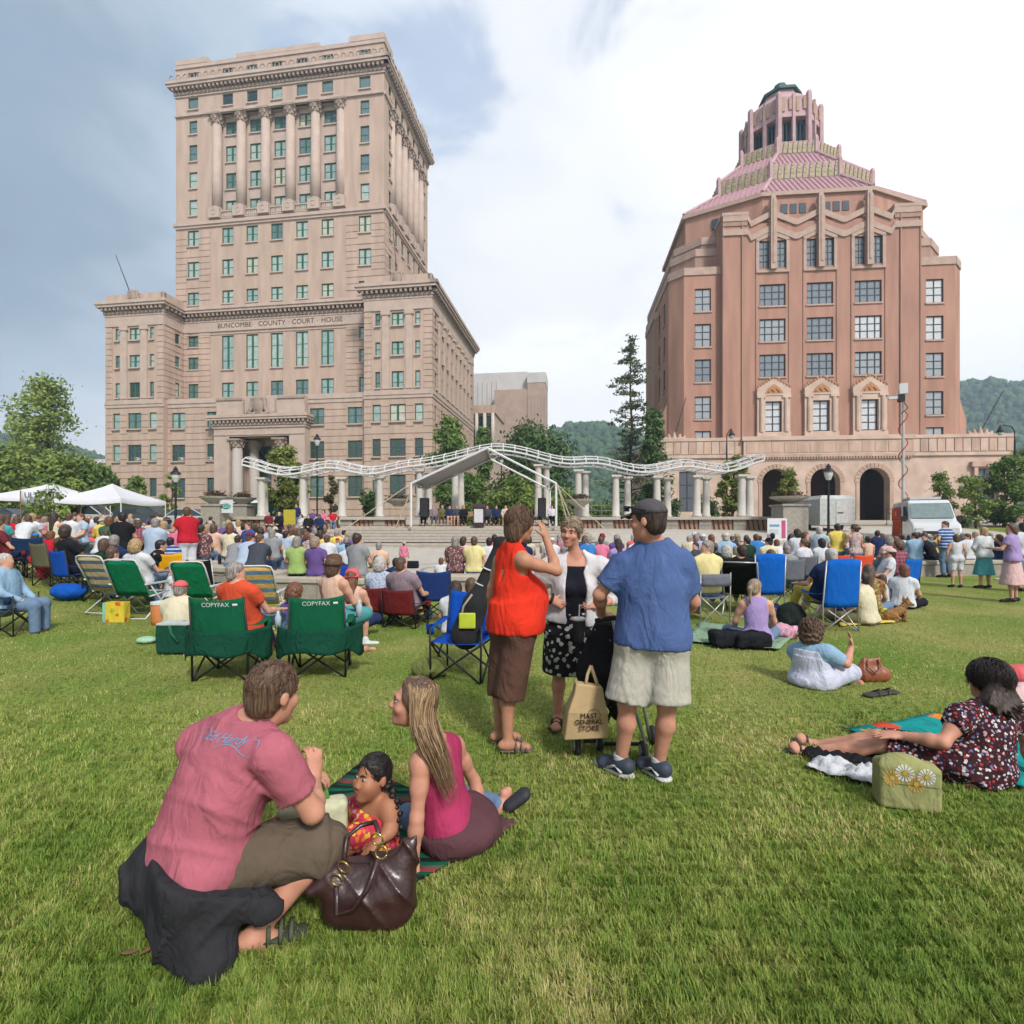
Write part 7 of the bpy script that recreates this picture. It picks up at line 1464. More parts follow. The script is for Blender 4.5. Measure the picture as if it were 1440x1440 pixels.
 # ================================================================ the audience
WZ=.5
def wallsit(px,dy=.28,second=False):
 """depth of a seat on the seat wall seen at column px"""
 lo,hi=6.0,30.0
 D=11.0
 for _ in range(60):
  D=D*.5+.5*(arc_y(PX(px,D))+dy)
 return D
AUD=[(328,'w','hunch','grey','dark',dict(scale=.9,label='boy in grey t-shirt hunched on the wall beside a red capped man')),(345,'w','hunch','pale blue','brown',dict(hat=('cap','maroon'),gar='long',turn=30,label='person in pale blue shirt and dark red cap leaning forward on the wall')),(359,'w','hunch','charcoal','brown',dict(turn=45,bottom='navy',label='youth in charcoal t-shirt leaning over a red bag on the wall')),(418,'w','sit','lime green',('bob','grey'),dict(fem=True,bottom='black',label='woman in lime green t-shirt sitting on an orange cloth on the wall')),(445,'w','prop','purple',('curly','ash'),dict(fem=True,turn=40,bottom='khaki',label='woman in purple t-shirt propping her arm on the wall')),(503,'w','sit','grey','dark',dict(scale=1.1,yaw=-25,turn=20,bottom='khaki',label='big man in grey polo shirt astride the end of the wall')),(556,12.3,'cross','navy','black',dict(bottom='navy',scale=1.02,label='boy in navy shirt sitting on the paving with his back turned')),(640,12.6,'sit','dark patterned',('bob','grey'),dict(fem=True,z=WZ,bottom='brown',label='woman in dark patterned blouse and brown skirt sitting on the wall end')),(667,12.6,'prop','pale yellow','brown',dict(z=WZ,turn=-20,label='person in pale yellow shirt with brown hair on the wall end')),(652,14.5,'sit','pale pink',('bob','dark'),dict(fem=True,z=.45,turn=40,label='woman in pale pink top behind the patterned blouse')),(688,13.6,'sit','white','black',dict(z=.45,label='person in white shirt right of the pale yellow shirt')),(620,15.5,'cross','white',('bob','red'),dict(fem=True,scale=.8,bottom='denim',label='child with auburn hair in a white top sitting on the paving')),(736,14,'sit','navy',('curly','black'),dict(fem=True,z=.45,label='person in navy top with black curly hair seen between the talking women')),(800,16,'sit','grey',('bob','grey'),dict(z=.4,fem=True,label='grey haired woman in grey shirt behind the smiling woman')),(827,15,'sit','bright blue','grey',dict(z=.45,turn=-40,label='man in bright blue t-shirt with a dark backpack')),(845,15,'sit','pink','brown',dict(fem=True,z=.45,label='woman in pink t-shirt and jeans beside the bright blue shirt')),(869,13.5,'sit','lavender',('long','dark'),dict(fem=True,z=.42,yaw=15,label='woman with long dark hair in a lavender top near the blue shirted man')),(896,15.5,'sit','white','brown',dict(z=.45,turn=60,label='man in white shirt turned sideways beside the grey cap')),(979,15.4,'reach','charcoal','black',dict(z=-.55,turn=-60,yaw=40,bottom='khaki',label='man in charcoal t-shirt leaning on the wall to the left')),(988,16.4,'sit','pale blue','grey',dict(z=.5,hat=('cap','white'),label='man in white cap and pale blue shirt behind the charcoal t-shirt')),(1000,15.6,'sit','coral',('bob','red'),dict(fem=True,z=.5,label='woman with auburn hair in a coral t-shirt')),(1020,14.2,'sit','sky blue','white',dict(z=.5,scale=1.08,hat=('cap','beige'),label='man in pale cap and sky blue printed t-shirt')),(1050,15.5,'sit','dark green','black',dict(z=.42,turn=-50,label='man in dark green shirt looking left')),(1063,16.5,'sit','bright blue','brown',dict(z=.5,label='person in bright blue t-shirt in front of the terracotta panels')),(1081,14.8,'sit','cream','dark',dict(z=.42,turn=-55,hat=('cap','black'),label='person in cream t-shirt and dark cap with head turned left')),(1098,14.8,'hunch','white',('thin','red'),dict(z=.42,label='balding man in white t-shirt hunched forward')),(1086,19,'sit','white',('bun','black'),dict(z=.5,fem=True,label='woman with black bun before the magenta striped sign')),(1112,18,'stand','black',('bob','brown'),dict(z=-.75,fem=True,turn=-40,label='woman in black top beside the magenta striped sign')),(1121,17.2,'sit','white',('curly','dark'),dict(z=.55,fem=True,scale=1.1,label='woman with dark curly hair in a white shirt')),(1131,16.2,'prop','black',('curly','brown'),dict(z=.55,fem=True,turn=-150,yaw=70,label='woman in black t-shirt facing back with one arm stretched out')),(1152,17.4,'sit','pale striped','white',dict(z=.62,scale=1.12,yaw=-40,turn=-40,label='white haired man in pale blue striped shirt on the right wall')),(1177,17.4,'sit','yellow','dark',dict(z=.72,scale=1.12,turn=-20,label='man in yellow t-shirt with his back turned on the right wall')),(1202,17.0,'sit','floral',('bun','brown'),dict(z=.68,fem=True,scale=1.12,gar='tank',turn=-30,hat=('bucket','brown'),label='woman in floral sleeveless top and brown hat on the right wall')),(1220,17.2,'sit','peach',('bun','dark'),dict(z=.42,fem=True,gar='tank',label='person with bare shoulders and dark bun beside the floral top')),(1234,18,'sit','navy','dark',dict(z=.6,turn=50,label='person in navy shirt left of the pink visor')),(1128,13.8,'prop','white',('bun','brown'),dict(z=.42,fem=True,yaw=20,turn=-30,label='woman in white t-shirt in a grey camp chair with arm stretched left')),(1155,14.0,'sit','white',('bob','black'),dict(z=.42,fem=True,label='person with black bob in white t-shirt left of the orange chairs')),(1286,'w','sit','sky blue','dark',dict(gar='long',turn=-30,bottom='brown',scale=1.05,label='man in sky blue dress shirt and brown trousers on the right wall')),(1313,'w','hunch','black',('bun','black'),dict(fem=True,turn=-60,scale=1.05,yaw=30,bottom='black',label='woman in black dress sitting between the sky blue shirt and the striped man')),(1300,19.5,'stand','sky blue','brown',dict(z=-.3,yaw=170,label='man in sky blue shirt and tie standing before the television van')),(1360,'w','sit','white','dark',dict(gar='long',turn=-60,label='man in white long sleeved shirt on the wall behind the small girl')),(1371,18.6,'sit','peach',('bob','blond'),dict(fem=True,z=.55,label='blond person in peach top behind the teal skirt')),(1404,'w','sit','navy',('curly','brown'),dict(scale=.95,turn=-50,label='child in navy t-shirt on the wall between the teal and pink skirts')),(1392,19.2,'sit','purple','grey',dict(fem=True,z=.5,label='person in purple top deep behind the navy child')),(1330,16.6,'akimbo','blue striped','dark',dict(turn=-70,yaw=10,scale=1.04,label='man in blue striped polo and jeans standing at the right wall')),(1345,13.9,'stand','white',('bob','brown'),dict(fem=True,scale=.82,gar='tank',bottom='white',legs='shorts',yaw=-15,turn=-10,label='small girl in white top and white shorts standing on the lawn')),(1384,13.7,'folded','white',('bob','blond'),dict(fem=True,scale=.93,gar='long',bottom='teal',legs='skirt',label='blond woman in white cardigan and teal skirt standing on the lawn')),(1424,11.2,'reach','lavender',('bob','brown'),dict(fem=True,scale=.98,bottom='pale pink',legs='skirt',turn=-30,yaw=30,label='woman in lavender t-shirt and pale pink skirt holding a hand to her mouth')),(1440,13,'stand','white',('bob','dark'),dict(fem=True,bottom='teal',legs='skirt',label='dark haired person in white shirt cut by the right edge')),(1436,17,'stand','grey',('thin','brown'),dict(z=.25,turn=-80,label='tall man looking left above the lavender woman')),(1195,9.0,'cross','blue','brown',dict(scale=1.12,bottom='khaki',turn=-20,label='man in faded blue t-shirt sitting on the grass beside the blue chair')),(1219,8.7,'cross','cream',('short','black'),dict(fem=False,yaw=35,turn=20,bottom='olive',scale=1.0,label='person in cream t-shirt with a black baby carrier sitting cross legged')),(1222,9.8,'cross','olive floral',('long','brown'),dict(fem=True,yaw=-30,turn=-20,scale=1.05,label='girl with long brown hair in an olive floral top')),(1243,10.6,'cross','white',('bob','brown'),dict(fem=True,scale=.75,label='small child with brown hair beside the olive floral top')),(1270,10.4,'cross','white',('bob','red'),dict(fem=True,yaw=-40,turn=-30,bottom='black',scale=1.0,label='girl with auburn hair in white top sitting on a pale blanket')),(1240,11.8,'lounge','white','dark',dict(z=.28,yaw=70,turn=10,hat=('cap','pale pink'),bottom='navy',label='man in white t-shirt and pink visor cap leaning back')),(1262,12.4,'sit','red plaid',('curly','brown'),dict(fem=True,z=.42,yaw=10,turn=-40,label='woman in red plaid shirt in a blue camp chair')),(1250,15.5,'sit','pale pink',('curly','grey'),dict(fem=True,z=.42,label='grey curly haired woman behind the pink visor cap')),(1258,17,'sit','red',('bob','red'),dict(fem=True,z=.42,turn=-40,label='child in red top with auburn hair near the van')),(1158,8.55,'lounge','navy','white',dict(z=.42,yaw=8,bottom='yellow',label='white haired man in navy shirt and yellow trousers in the blue chair')),(994,9.0,'sit','pale yellow',('short','grey'),dict(z=.45,yaw=12,turn=-80,scale=1.06,label='grey haired man in pale yellow polo shirt in a folding chair')),(1043,9.9,'lounge','black','dark',dict(z=.42,yaw=-25,turn=-40,bottom='olive',label='dark haired person reclining in the black lounger')),(1021,10.6,'sit','black',('curly','white'),dict(fem=True,z=.35,label='white curly haired woman in black behind the yellow polo shirt')),(1004,12.6,'sit','black',('bun','brown'),dict(fem=True,z=.35,label='brown haired person in black beyond the yellow polo shirt')),(1035,12.0,'sit','pale yellow',('thin','grey'),dict(z=.3,label='grey haired person in pale yellow beyond the white curls')),(1078,10.4,'lounge','blue','brown',dict(z=.32,bottom='khaki',label='person hidden in the tall blue camp chair')),(1106,12.5,'sit','grey',('short','grey'),dict(z=.3,label='grey haired man low in a grey chair by the pink umbrella')),(8,7.9,'sit','sky blue',('thin','white'),dict(z=.32,yaw=-78,scale=1.02,gar='long',label='white haired man in sky blue shirt in a chair at the left edge')),(250,7.3,'cross','cream','grey',dict(scale=1.0,hat=('cap','coral'),bottom='khaki',label='person in dusty pink cap and cream shirt sitting behind a green bag')),(172,9.5,'lounge','pale blue','brown',dict(z=.3,yaw=-20,label='person lounging in the striped beach chair')),(200,9.7,'lounge','white',('curly','blond'),dict(z=.42,fem=True,label='blond person in the left bright green chair')),(238,10.2,'sit','white','brown',dict(z=.1,scale=.7,yaw=-50,label='small child in white between the bright green chairs')),(346,6.2,'lounge','orange','grey',dict(z=.36,scale=1.0,turn=35,yaw=-12,label='grey haired man in orange red shirt in the left dark green chair')),(409,6.9,'cross','purple',('curly','red'),dict(fem=True,yaw=-30,scale=1.0,bottom='navy',label='woman with long auburn curls in a purple print top')),(470,6.45,'sit','peach',('bob','brown'),dict(fem=True,z=.38,gar='tank',yaw=-25,hat=('bucket','brown'),bottom='teal',legs='skirt',label='woman in brown brimmed hat in the right dark green chair')),(493,7.6,'cross','peach',('long','red'),dict(fem=True,z=.12,gar='tank',hat=('bucket','coral'),bottom='navy',label='girl in coral brimmed hat beside the brown hat')),(534,8.9,'sit','blue patterned',('curly','white'),dict(fem=True,z=.22,label='white haired woman in blue patterned blouse in a low maroon chair')),(571,8.6,'lounge','mauve',('thin','brown'),dict(z=.24,yaw=-15,turn=-10,scale=1.05,label='balding man in mauve t-shirt in a low maroon chair')),(640,7.4,'cross','white',('curly','dark'),dict(scale=.85,z=.1,label='dark curly haired child behind the guitar bag')),(662,7.5,'cross','white',('bob','brown'),dict(fem=True,scale=.9,z=.1,label='brown haired child leaning behind the guitar bag')),(107,10.6,'lounge','black','dark',dict(z=.36,skin='brown',scale=1.12,yaw=-25,turn=-40,bottom='grey',label='large man in black t-shirt in a blue camp chair on the left')),(93,11.2,'sit','brown',('curly','brown'),dict(z=.36,fem=True,label='brown haired person in brown behind the large man')),(148,10.2,'sit','dark green',('bob','brown'),dict(fem=True,z=.3,yaw=-20,label='person with brown bob in dark green with a denim jacket on the chair')),(173,10.2,'lounge','navy','grey',dict(z=.42,yaw=-20,turn=-50,label='balding grey haired man in navy jacket resting chin on hand')),(207,10.7,'hunch','black',('short','black'),dict(z=.30,yaw=-45,label='person in black t-shirt bent low left of the yellow chair')),(264,12.8,'reach','red','brown',dict(turn=55,yaw=60,scale=1.06,bottom='white',label='man in red polo shirt and white trousers standing among the seated crowd')),(240,12.2,'sit','blue striped','black',dict(z=.3,skin='dark',scale=.9,label='boy in blue striped t-shirt in front of the red polo shirt')),(218,13.0,'sit','pale blue','grey',dict(z=.5,gar='long',turn=-30,scale=1.1,label='grey haired man in pale blue dress shirt near the striped boy')),(231,13.8,'sit','white',('bob','blond'),dict(z=.5,fem=True,label='blond woman in white left of the red polo shirt')),(246,13.8,'sit','pink',('bob','blond'),dict(z=.5,fem=True,label='blond woman in pink top partly behind the red polo shirt')),(172,13.4,'sit','black','black',dict(z=.55,turn=-40,scale=1.12,bottom='black',label='man in black t-shirt sitting upright on the left wall')),(153,13.6,'sit','green',('bob','red'),dict(z=.5,fem=True,turn=-40,label='woman with auburn bob in pale green beside the black t-shirt')),(140,12.8,'hunch','white','brown',dict(z=.42,scale=.8,turn=-30,label='boy in white t-shirt bending over before the auburn bob')),(283,13.5,'sit','dark patterned','dark',dict(z=.5,label='man in patterned grey shirt right of the red polo shirt')),(77,14.2,'sit','cream',('long','dark'),dict(z=.5,fem=True,gar='tank',label='woman with long dark hair in a cream sleeveless top')),(50,11.8,'sit','dark green','brown',dict(z=.3,scale=.75,hat=('cap','bright blue'),turn=-40,label='child in bright blue cap near the navy camp chair')),(61,11.9,'hunch','red',('bob','red'),dict(z=.3,fem=True,scale=.85,label='child in red top behind a bright red jacket')),(28,14.4,'hunch','white','brown',dict(z=.5,gar='long',turn=-30,label='man in white long sleeved shirt leaning forward on the left')),(46,14.8,'sit','white',('bob','blond'),dict(z=.5,fem=True,label='blond person in white beside the leaning white shirt')),(98,14.4,'sit','white','brown',dict(z=.5,gar='long',label='man in white dress shirt with his back turned on the left')),(113,14.6,'sit','pale blue',('thin','red'),dict(z=.5,yaw=160,label='person in pale blue facing the camera on the left')),(2,12,'sit','teal',('bob','brown'),dict(z=.42,fem=True,label='person in teal cut by the left edge')),(12,11.4,'lounge','maroon','brown',dict(z=.36,yaw=-40,label='person in a maroon chair near the left edge')),(301,14.4,'sit','peach',('bob','brown'),dict(z=.5,fem=True,label='woman in peach top left of the cream back')),(324,14.2,'sit','cream',('bob','red'),dict(z=.5,fem=True,scale=1.05,label='woman with auburn hair in a cream blouse')),(349,15.5,'sit','blue','brown',dict(z=.6,yaw=150,label='man in blue shirt sitting turned towards the camera')),(383,15.2,'sit','grey',('bob','grey'),dict(z=.45,label='person in grey t-shirt with a scarf near the middle of the crowd')),(460,14.8,'sit','white','brown',dict(z=.45,turn=20,bottom='black',gar='long',label='man in white shirt sitting near the traffic cone')),(490,14.5,'sit','white','black',dict(z=.3,label='person in white beyond the grey polo shirt')),(527,13.5,'cross','brown',('long','brown'),dict(fem=True,yaw=-30,turn=-30,label='woman with long brown hair beside the big grey polo')),(533,14.6,'sit','peach',('short','grey'),dict(z=.3,label='person with a peach top beyond the big grey polo')),(568,18.6,'stand','pink',('short','brown'),dict(fem=True,scale=.62,hat=('bucket','pale pink'),bottom='pale pink',label='toddler in pink hat and pink outfit standing on the plaza')),(83,25,'stand','sky blue','dark',dict(yaw=150,label='man in sky blue shirt standing under the white tents')),(105,24,'akimbo','sky blue','brown',dict(yaw=30,bottom='suit',label='stout man in blue shirt with hands on hips near the tents',scale=1.05)),(117,26,'stand','khaki','brown',dict(hat=('bucket','brown'),bottom='khaki',yaw=120,label='person in tan clothes and brown hat near the tents')),(126,25,'folded','white',('thin','grey'),dict(yaw=200,bottom='khaki',label='man in white polo shirt near the tents')),(142,24,'folded','black',('thin','grey'),dict(yaw=110,bottom='suit',gar='long',label='man in a dark suit facing right near the tents')),(150,25,'folded','black',('short','grey'),dict(yaw=-100,bottom='suit',gar='long',label='person in a dark suit facing left near the tents')),(184,22,'folded','teal','blond',dict(yaw=170,scale=.92,bottom='white',label='blond boy in turquoise t-shirt in front of the dark car')),(214,24,'stand','purple','dark',dict(yaw=20,label='person in purple top near the dark parked car')),(224,23,'stand','beige',('short','brown'),dict(yaw=60,label='person in beige shirt beside the purple top')),(42,25,'stand','white','dark',dict(label='man in white shirt bending by the banner')),(55,25,'stand','red','brown',dict(label='person in a red shirt by the banner')),(20,24,'stand','white','grey',dict(label='person in white behind the far left crowd')),(296,27,'akimbo','black',('short','dark'),dict(yaw=-20,z=.4,bottom='suit',gar='long',label='person in black robe by the left stone pier with camera raised')),(378,31.5,'folded','maroon',('thin','grey'),dict(z=.75,yaw=170,gar='long',bottom='suit',label='man in a dark maroon jacket standing at the left terrace wall')),(393,31.5,'folded','black',('thin','white'),dict(z=.75,yaw=170,gar='long',bottom='suit',label='white haired man in black suit standing at the left terrace wall')),(417,34.5,'stand','navy',('short','red'),dict(z=1.35,yaw=175,gar='long',bottom='denim',label='man in navy jacket and jeans standing on the terrace wall step')),(424,31,'folded','white',('bob','brown'),dict(z=.6,fem=True,yaw=150,bottom='grey',label='woman in white top by the yellow panel')),(434,30.8,'folded','black',('short','black'),dict(z=.6,yaw=190,gar='long',bottom='suit',label='man in a black suit right of the yellow panel')),(449,30.8,'folded','navy',('short','black'),dict(z=.6,skin='brown',yaw=180,gar='long',bottom='suit',label='man in navy suit and white shirt near the terrace wall end')),(455,33.4,'sit','pink',('bob','black'),dict(z=1.75,fem=True,yaw=170,label='woman in pink sitting near the terrace wall end')),(468,33.4,'sit','red','black',dict(z=1.75,yaw=200,hat=('bucket','black'),label='person in red with a black hat at the terrace wall end')),(440,33.6,'sit','purple','black',dict(z=1.8,fem=True,yaw=170,label='person in purple print sitting behind the suited men')),]
STAGE=[(596,'navy',('thin','grey'),'suit','man in dark suit and blue shirt leftmost of the seated stage row'),(610,'mauve',('short','grey'),'grey','man in grey suit seated second on the stage'),(622,'olive',('bob','ash'),'brown','woman in olive jacket seated on the stage'),(632,'navy',('short','dark'),'khaki','man in navy blazer and khaki trousers seated on the stage'),(642,'charcoal',('thin','grey'),'khaki','man in charcoal jacket seated left of the last woman on stage'),(652,'black',('bob','blond'),'black','blond woman in black seated nearest the empty chairs on stage'),(685,'charcoal',('short','brown'),'suit','man in charcoal suit just right of the lectern'),(698,'navy',('short','dark'),'suit','man in navy suit and pale tie right of the lectern'),(711,'beige',('bob','brown'),'khaki','person in beige seated right on the stage'),(776,'white',('short','dark'),'black','person in white behind the right stage post')]
def build_crowd():
 rg=random.Random(21)
 for px,d,k,top,hair,kw in AUD:
  kw=dict(kw); w=d=='w'; D=wallsit(px) if w else d
  if w and 'z' not in kw:kw['z']=WZ
  person(px,D,k,top,hair,group='people gathered on the lawn and plaza',**kw)
 wood=mat('pale_chair_wood',ph(190,160,120),rough=.5)
 cw=MB(); cw.box(-.22,-.2,.42,.22,.22,.46); cs=cw.mesh('seat'); cw=MB(); cw.box(-.22,-.24,.62,.22,-.2,.92); cb=cw.mesh('backrest'); cw=MB(); cw.tube([(-.2,-.22,0),(-.2,-.22,.92)],.016,5); cw.tube([(.2,-.22,0),(.2,-.22,.92)],.016,5); cl_=cw.mesh('back_leg'); cw=MB(); cw.tube([(-.2,.2,0),(-.2,.2,.42)],.016,5); cw.tube([(.2,.2,0),(.2,.2,.42)],.016,5); cf=cw.mesh('front_leg')
 def stage_chair(px,lab):
  D=33.2; T=empty('stage_chair',(PX(px,D),D,1.6),math.pi+rg.uniform(-.1,.1)); tag(T,lab,'chair','wooden chairs on the stage')
  for n,m in(('seat',cs),('backrest',cb),('back_leg',cl_),('front_leg',cf)):link(n,m,T,wood)
 for i,(px,top,hair,bot,lab) in enumerate(STAGE):
  stage_chair(px,'pale wooden chair under the '+lab.split(' seated')[0].split(' behind')[0].split(' leftmost')[0].split(' just')[0])
  person(px,33.2,'sit',top,hair,z=2.05,yaw=180+rg.uniform(-15,15),turn=rg.choice((-25,0,20)),gar='long',bottom=bot,fem='woman' in lab,label=lab,group='guests seated on the stage')
 stage_chair(662,'empty pale wooden chair left of the lectern')
 # the far part of the audience, seated in rows: nothing but colour tells most of them apart
 tops=['white','white','cream','grey','navy','pale blue','sky blue','red','pink','pale pink','green','purple','beige','black','blue','coral','yellow','floral','charcoal','peach','blue patterned','red plaid','mauve']
 hairs=['brown','dark','grey','white','blond','black','brown','dark','grey','red','ash']; kinds=[('short',0),('short',0),('bob',1),('curly',1),('thin',0),('bun',1),('long',1),('bob',1)]
 zones=[(0,150,15.2,21,36),(130,300,15.0,21.5,36),(290,410,16.0,23,26),(385,500,15.4,23,33),(960,1130,17.6,22,15),(1130,1440,19.0,23.5,16),(690,940,15.5,20,15)]
 place=['near the white tents','left of the red polo','before the left terrace','before the platform party','before the right terrace','near the television van','in front of the stage']
 used={}; made=[]
 for zi,(x0,x1,d0,d1,n) in enumerate(zones):
  for i in range(n):
   for _ in range(30):
    px=rg.uniform(x0,x1); D=rg.uniform(d0,d1); x=PX(px,D)
    if all((x-a)**2+(D-b)**2>.36 for a,b in made):break
   made.append((x,D)); hk,fem=rg.choice(kinds); hc=rg.choice(hairs); tp=rg.choice(tops); hat=rg.random()<.09
   k=rg.choice(('sit','sit','sit','hunch','prop')); sc=rg.uniform(.93,1.06)*(.75 if rg.random()<.1 else 1)
   who=('woman' if fem else 'man') if sc>.85 else 'child'; st={'short':'short','bob':'bobbed','curly':'curly','thin':'thinning','bun':'pinned','long':'long'}[hk]
   lab=f"{who} in {tp} top with {st} {hc} hair seated {place[zi]}"
   hc2={'dark':'dark brown','red':'auburn','ash':'ash blond'}.get(hc,hc); lab=lab.replace(f"{st} {hc} hair",f"{st} {hc2} hair")
   hatk=(rg.choice(('cap','sunhat','bucket')),rg.choice(('white','khaki','navy','red','beige'))) if hat else None
   if hatk:lab=lab.replace(f"{st} {hc2} hair",f"a {hatk[1]} hat")
   used[lab]=used.get(lab,0)+1
   if used[lab]>1:lab=lab.replace('seated','also seated') if used[lab]==2 else lab.replace('seated','sitting')
   person(px,D,k,tp,(hk,hc),fem=bool(fem),yaw=rg.uniform(-22,22)-(px-650)/26,turn=rg.choice((0,0,40,-40)),z=zg(x,D)-rise(x,D)+.44,scale=sc,gar=rg.choice(('short','short','long')),hat=hatk,skin=rg.choice(('fair','fair','tan','rosy','fair','brown')),label=lab,group='seated audience before the stage')
build_crowd()
def build_chairs():
 at_chair(8,7.9,-78,'camp','deep navy',STEEL,'navy camp chair holding the white haired man at the left edge')
 at_chair(200,9.2,0,'lawn','bright green',WHT,'left one of two bright green high backed lawn chairs'); at_chair(286,9.2,3,'lawn','bright green',WHT,'right one of two bright green high backed lawn chairs')
 stripe=pattern('beach_stripe',ph(222,200,150),[ph(110,130,160)],7,.42,'bands'); at_chair(165,9.5,-12,'lawn',stripe,WHT,'striped beach chair left of the bright green chairs'); at_chair(372,8.6,8,'lawn',pattern('beach_stripe_b',ph(232,190,110),[ph(110,150,180)],7,.45,'bands'),WHT,'orange and blue striped beach chair behind the dark green chairs')
 at_chair(249,11.0,4,'camp','yellow',ALU,'yellow perforated camp chair behind the bright green chairs'); at_chair(296,10.4,-10,'camp','black',ALU,'black camp chair next to the right bright green chair')
 at_chair(534,8.9,-12,'low','maroon',STEEL,'low maroon chair under the woman in blue patterned blouse'); at_chair(571,8.6,-15,'low','maroon',STEEL,'low maroon chair under the balding man'); at_chair(610,9.0,8,'camp','navy',STEEL,'empty navy camp chair right of the maroon chairs')
 at_chair(107,10.4,-25,'camp','royal blue',STEEL,'royal blue camp chair under the large man in black'); at_chair(48,11.6,20,'camp','deep navy',STEEL,'navy chair behind the child in bright blue cap'); at_chair(12,11.3,-40,'camp','maroon',STEEL,'maroon chair near the left edge'); at_chair(78,11.0,-20,'camp','camouflage',STEEL,'camouflage camp chair left of the large man'); at_chair(150,10.1,-20,'camp','green',STEEL,'green chair holding the denim jacket')
 at_chair(994,8.95,12,'director','grey',ALU,'grey folding director chair under the yellow polo shirt'); at_chair(1043,9.7,-28,'recliner','black',ALU,'black reclining lounger with pale frame'); at_chair(1072,9.9,0,'tall','blue',ALU,'tall narrow blue camp chair beside the black lounger'); at_chair(1167,8.35,4,'tall','blue',ALU,'large blue camp chair right of the black backpack')
 at_chair(1265,12.2,20,'camp','blue',STEEL,'blue camp chair under the woman in red plaid'); at_chair(1128,13.4,-15,'camp','grey',STEEL,'grey camp chair under the woman stretching her arm'); at_chair(1106,12.3,0,'camp','grey',STEEL,'grey chair beside the pink furled umbrella'); at_chair(1172,14.0,-8,'camp','orange',STEEL,'left orange camp chair near the right wall'); at_chair(1202,14.0,6,'camp','orange',STEEL,'right orange camp chair near the right wall'); at_chair(652,5.72,166,'camp','royal blue',STEEL,'blue camp chair holding the black guitar bag')
build_chairs()
# ================================================================ the people nearest the camera, each posed on its own
from mathutils.bvhtree import BVHTree
EYEW=mat('eye_white',ph(196,188,182),rough=.2,var=.02); IRIS=mat('brown_iris',(.03,.018,.012),rough=.15); BROW=mat('eyebrow_hair',(.035,.022,.015),rough=.9); LIP=mat('lips',ph(186,92,88),rough=.4,var=.05)
def place(o,root):return o
def face_parts(o,c,F,U,s,brow=BROW,lips=True):
 A=axes(F,U); R_,F,U=A; c=V3(c); L=lambda x,y,z:c+(R_*x+F*y+U*z)*s
 for x in(-1,1):
  f=Fig(); f.ell(L(x*.031,.078,.013),[.0145*s,.0125*s,.0065*s],A); e=link('eye',f.mesh('eye',.0035*s),o,EYEW)
  f=Fig(); f.ell(L(x*.031,.0885,.0135),[.0072*s,.003*s,.0064*s],A); link('iris',f.mesh('iris',.002*s),e,IRIS)
  b=MB(); b.tube([L(x*.016,.095,.031),L(x*.032,.092,.037),L(x*.048,.080,.030)],[.0035*s,.004*s,.0015*s],5); link('eyebrow',b.mesh('eyebrow',True),o,brow)
 if lips:
  b=MB(); b.tube([L(-.021,.088,-.058),L(-.008,.0945,-.0545),L(0,.0945,-.056),L(.008,.0945,-.0545),L(.021,.088,-.058)],[.001*s,.0045*s,.004*s,.0045*s,.001*s],6); b.tube([L(-.020,.088,-.062),L(0,.0935,-.067),L(.020,.088,-.062)],[.001*s,.006*s,.001*s],6); link('lips',b.mesh('lips',True),o,LIP)
def tufts(c,F,U,s,n,ln,seed,down=.7,back=.3,r=.0045,lift=.006,ymax=.05,zmin=-.07,big=.0):
 """short overlapping locks of hair laid over the scalp"""
 A=axes(F,U); R_,F,U=A; c=V3(c); g=np.random.default_rng(seed); b=MB()
 k=0
 while k<n:
  d=g.normal(size=3); d/=np.linalg.norm(d); p=np.array([.080+big,.100+big,.094+big])*d+np.array([0,-.013,.036])
  if p[1]>ymax+.5*max(0,p[2]-.02) or p[2]<zmin or(p[1]>.02 and p[2]<.02):continue
  nrm=d; t=np.array([0,-back,-down])+g.normal(size=3)*.35; t-=nrm*(t@nrm); t/=np.linalg.norm(t)+1e-9
  pts=[]
  for i in range(4):
   u=i/3; q=p+t*ln*u+nrm*(lift*math.sin(math.pi*min(1,u*1.1))+.002)-nrm*(.5*(ln*u)**2/.1)
   pts.append(tuple(c+(R_*q[0]+F*q[1]+U*q[2])*s))
  b.tube(pts,[r*s,r*1.1*s,r*.8*s,r*.15*s],3,False); k+=1
 return b
def local(J,org):return{k:(v-org if isinstance(v,np.ndarray) and k not in('F','U') else v) for k,v in J.items()}
def hero(org,J,label,skin,parts,group='people in the foreground',s=1.0,h=.0098,**bk):
 """body mesh at org; parts = list of (name, Fig or mesh or MB, material)"""
 J.setdefault('F',V3(0,1,0)); J.setdefault('U',V3(0,0,1))
 o=link('person',body_fig(J,s,bk.pop('head',2),**bk).mesh('person',h),None,skin); o.location=org; tag(o,label,'person',group)
 for nm,f,m,*r in parts:
  me=f.mesh(nm,max(.010,r[0]) if r else h*1.4) if isinstance(f,Fig) else(f.mesh(nm,True) if isinstance(f,MB) else f); link(nm,me,o,m)
 return o
def project(me_text,M,target,direction,lift=.002):
 """lay flat lettering onto a curved surface"""
 V=np.array([v.co[:] for v in target.vertices]); bvh=BVHTree.FromPolygons([Vector(v) for v in V],[tuple(p.vertices) for p in target.polygons]); d=Vector(direction).normalized()
 for v in me_text.vertices:
  w=M@v.co; hit=bvh.ray_cast(w-d*.5,d)
  v.co=hit[0]-d*(lift+max(0,v.co.z)*.5) if hit[0] is not None else w
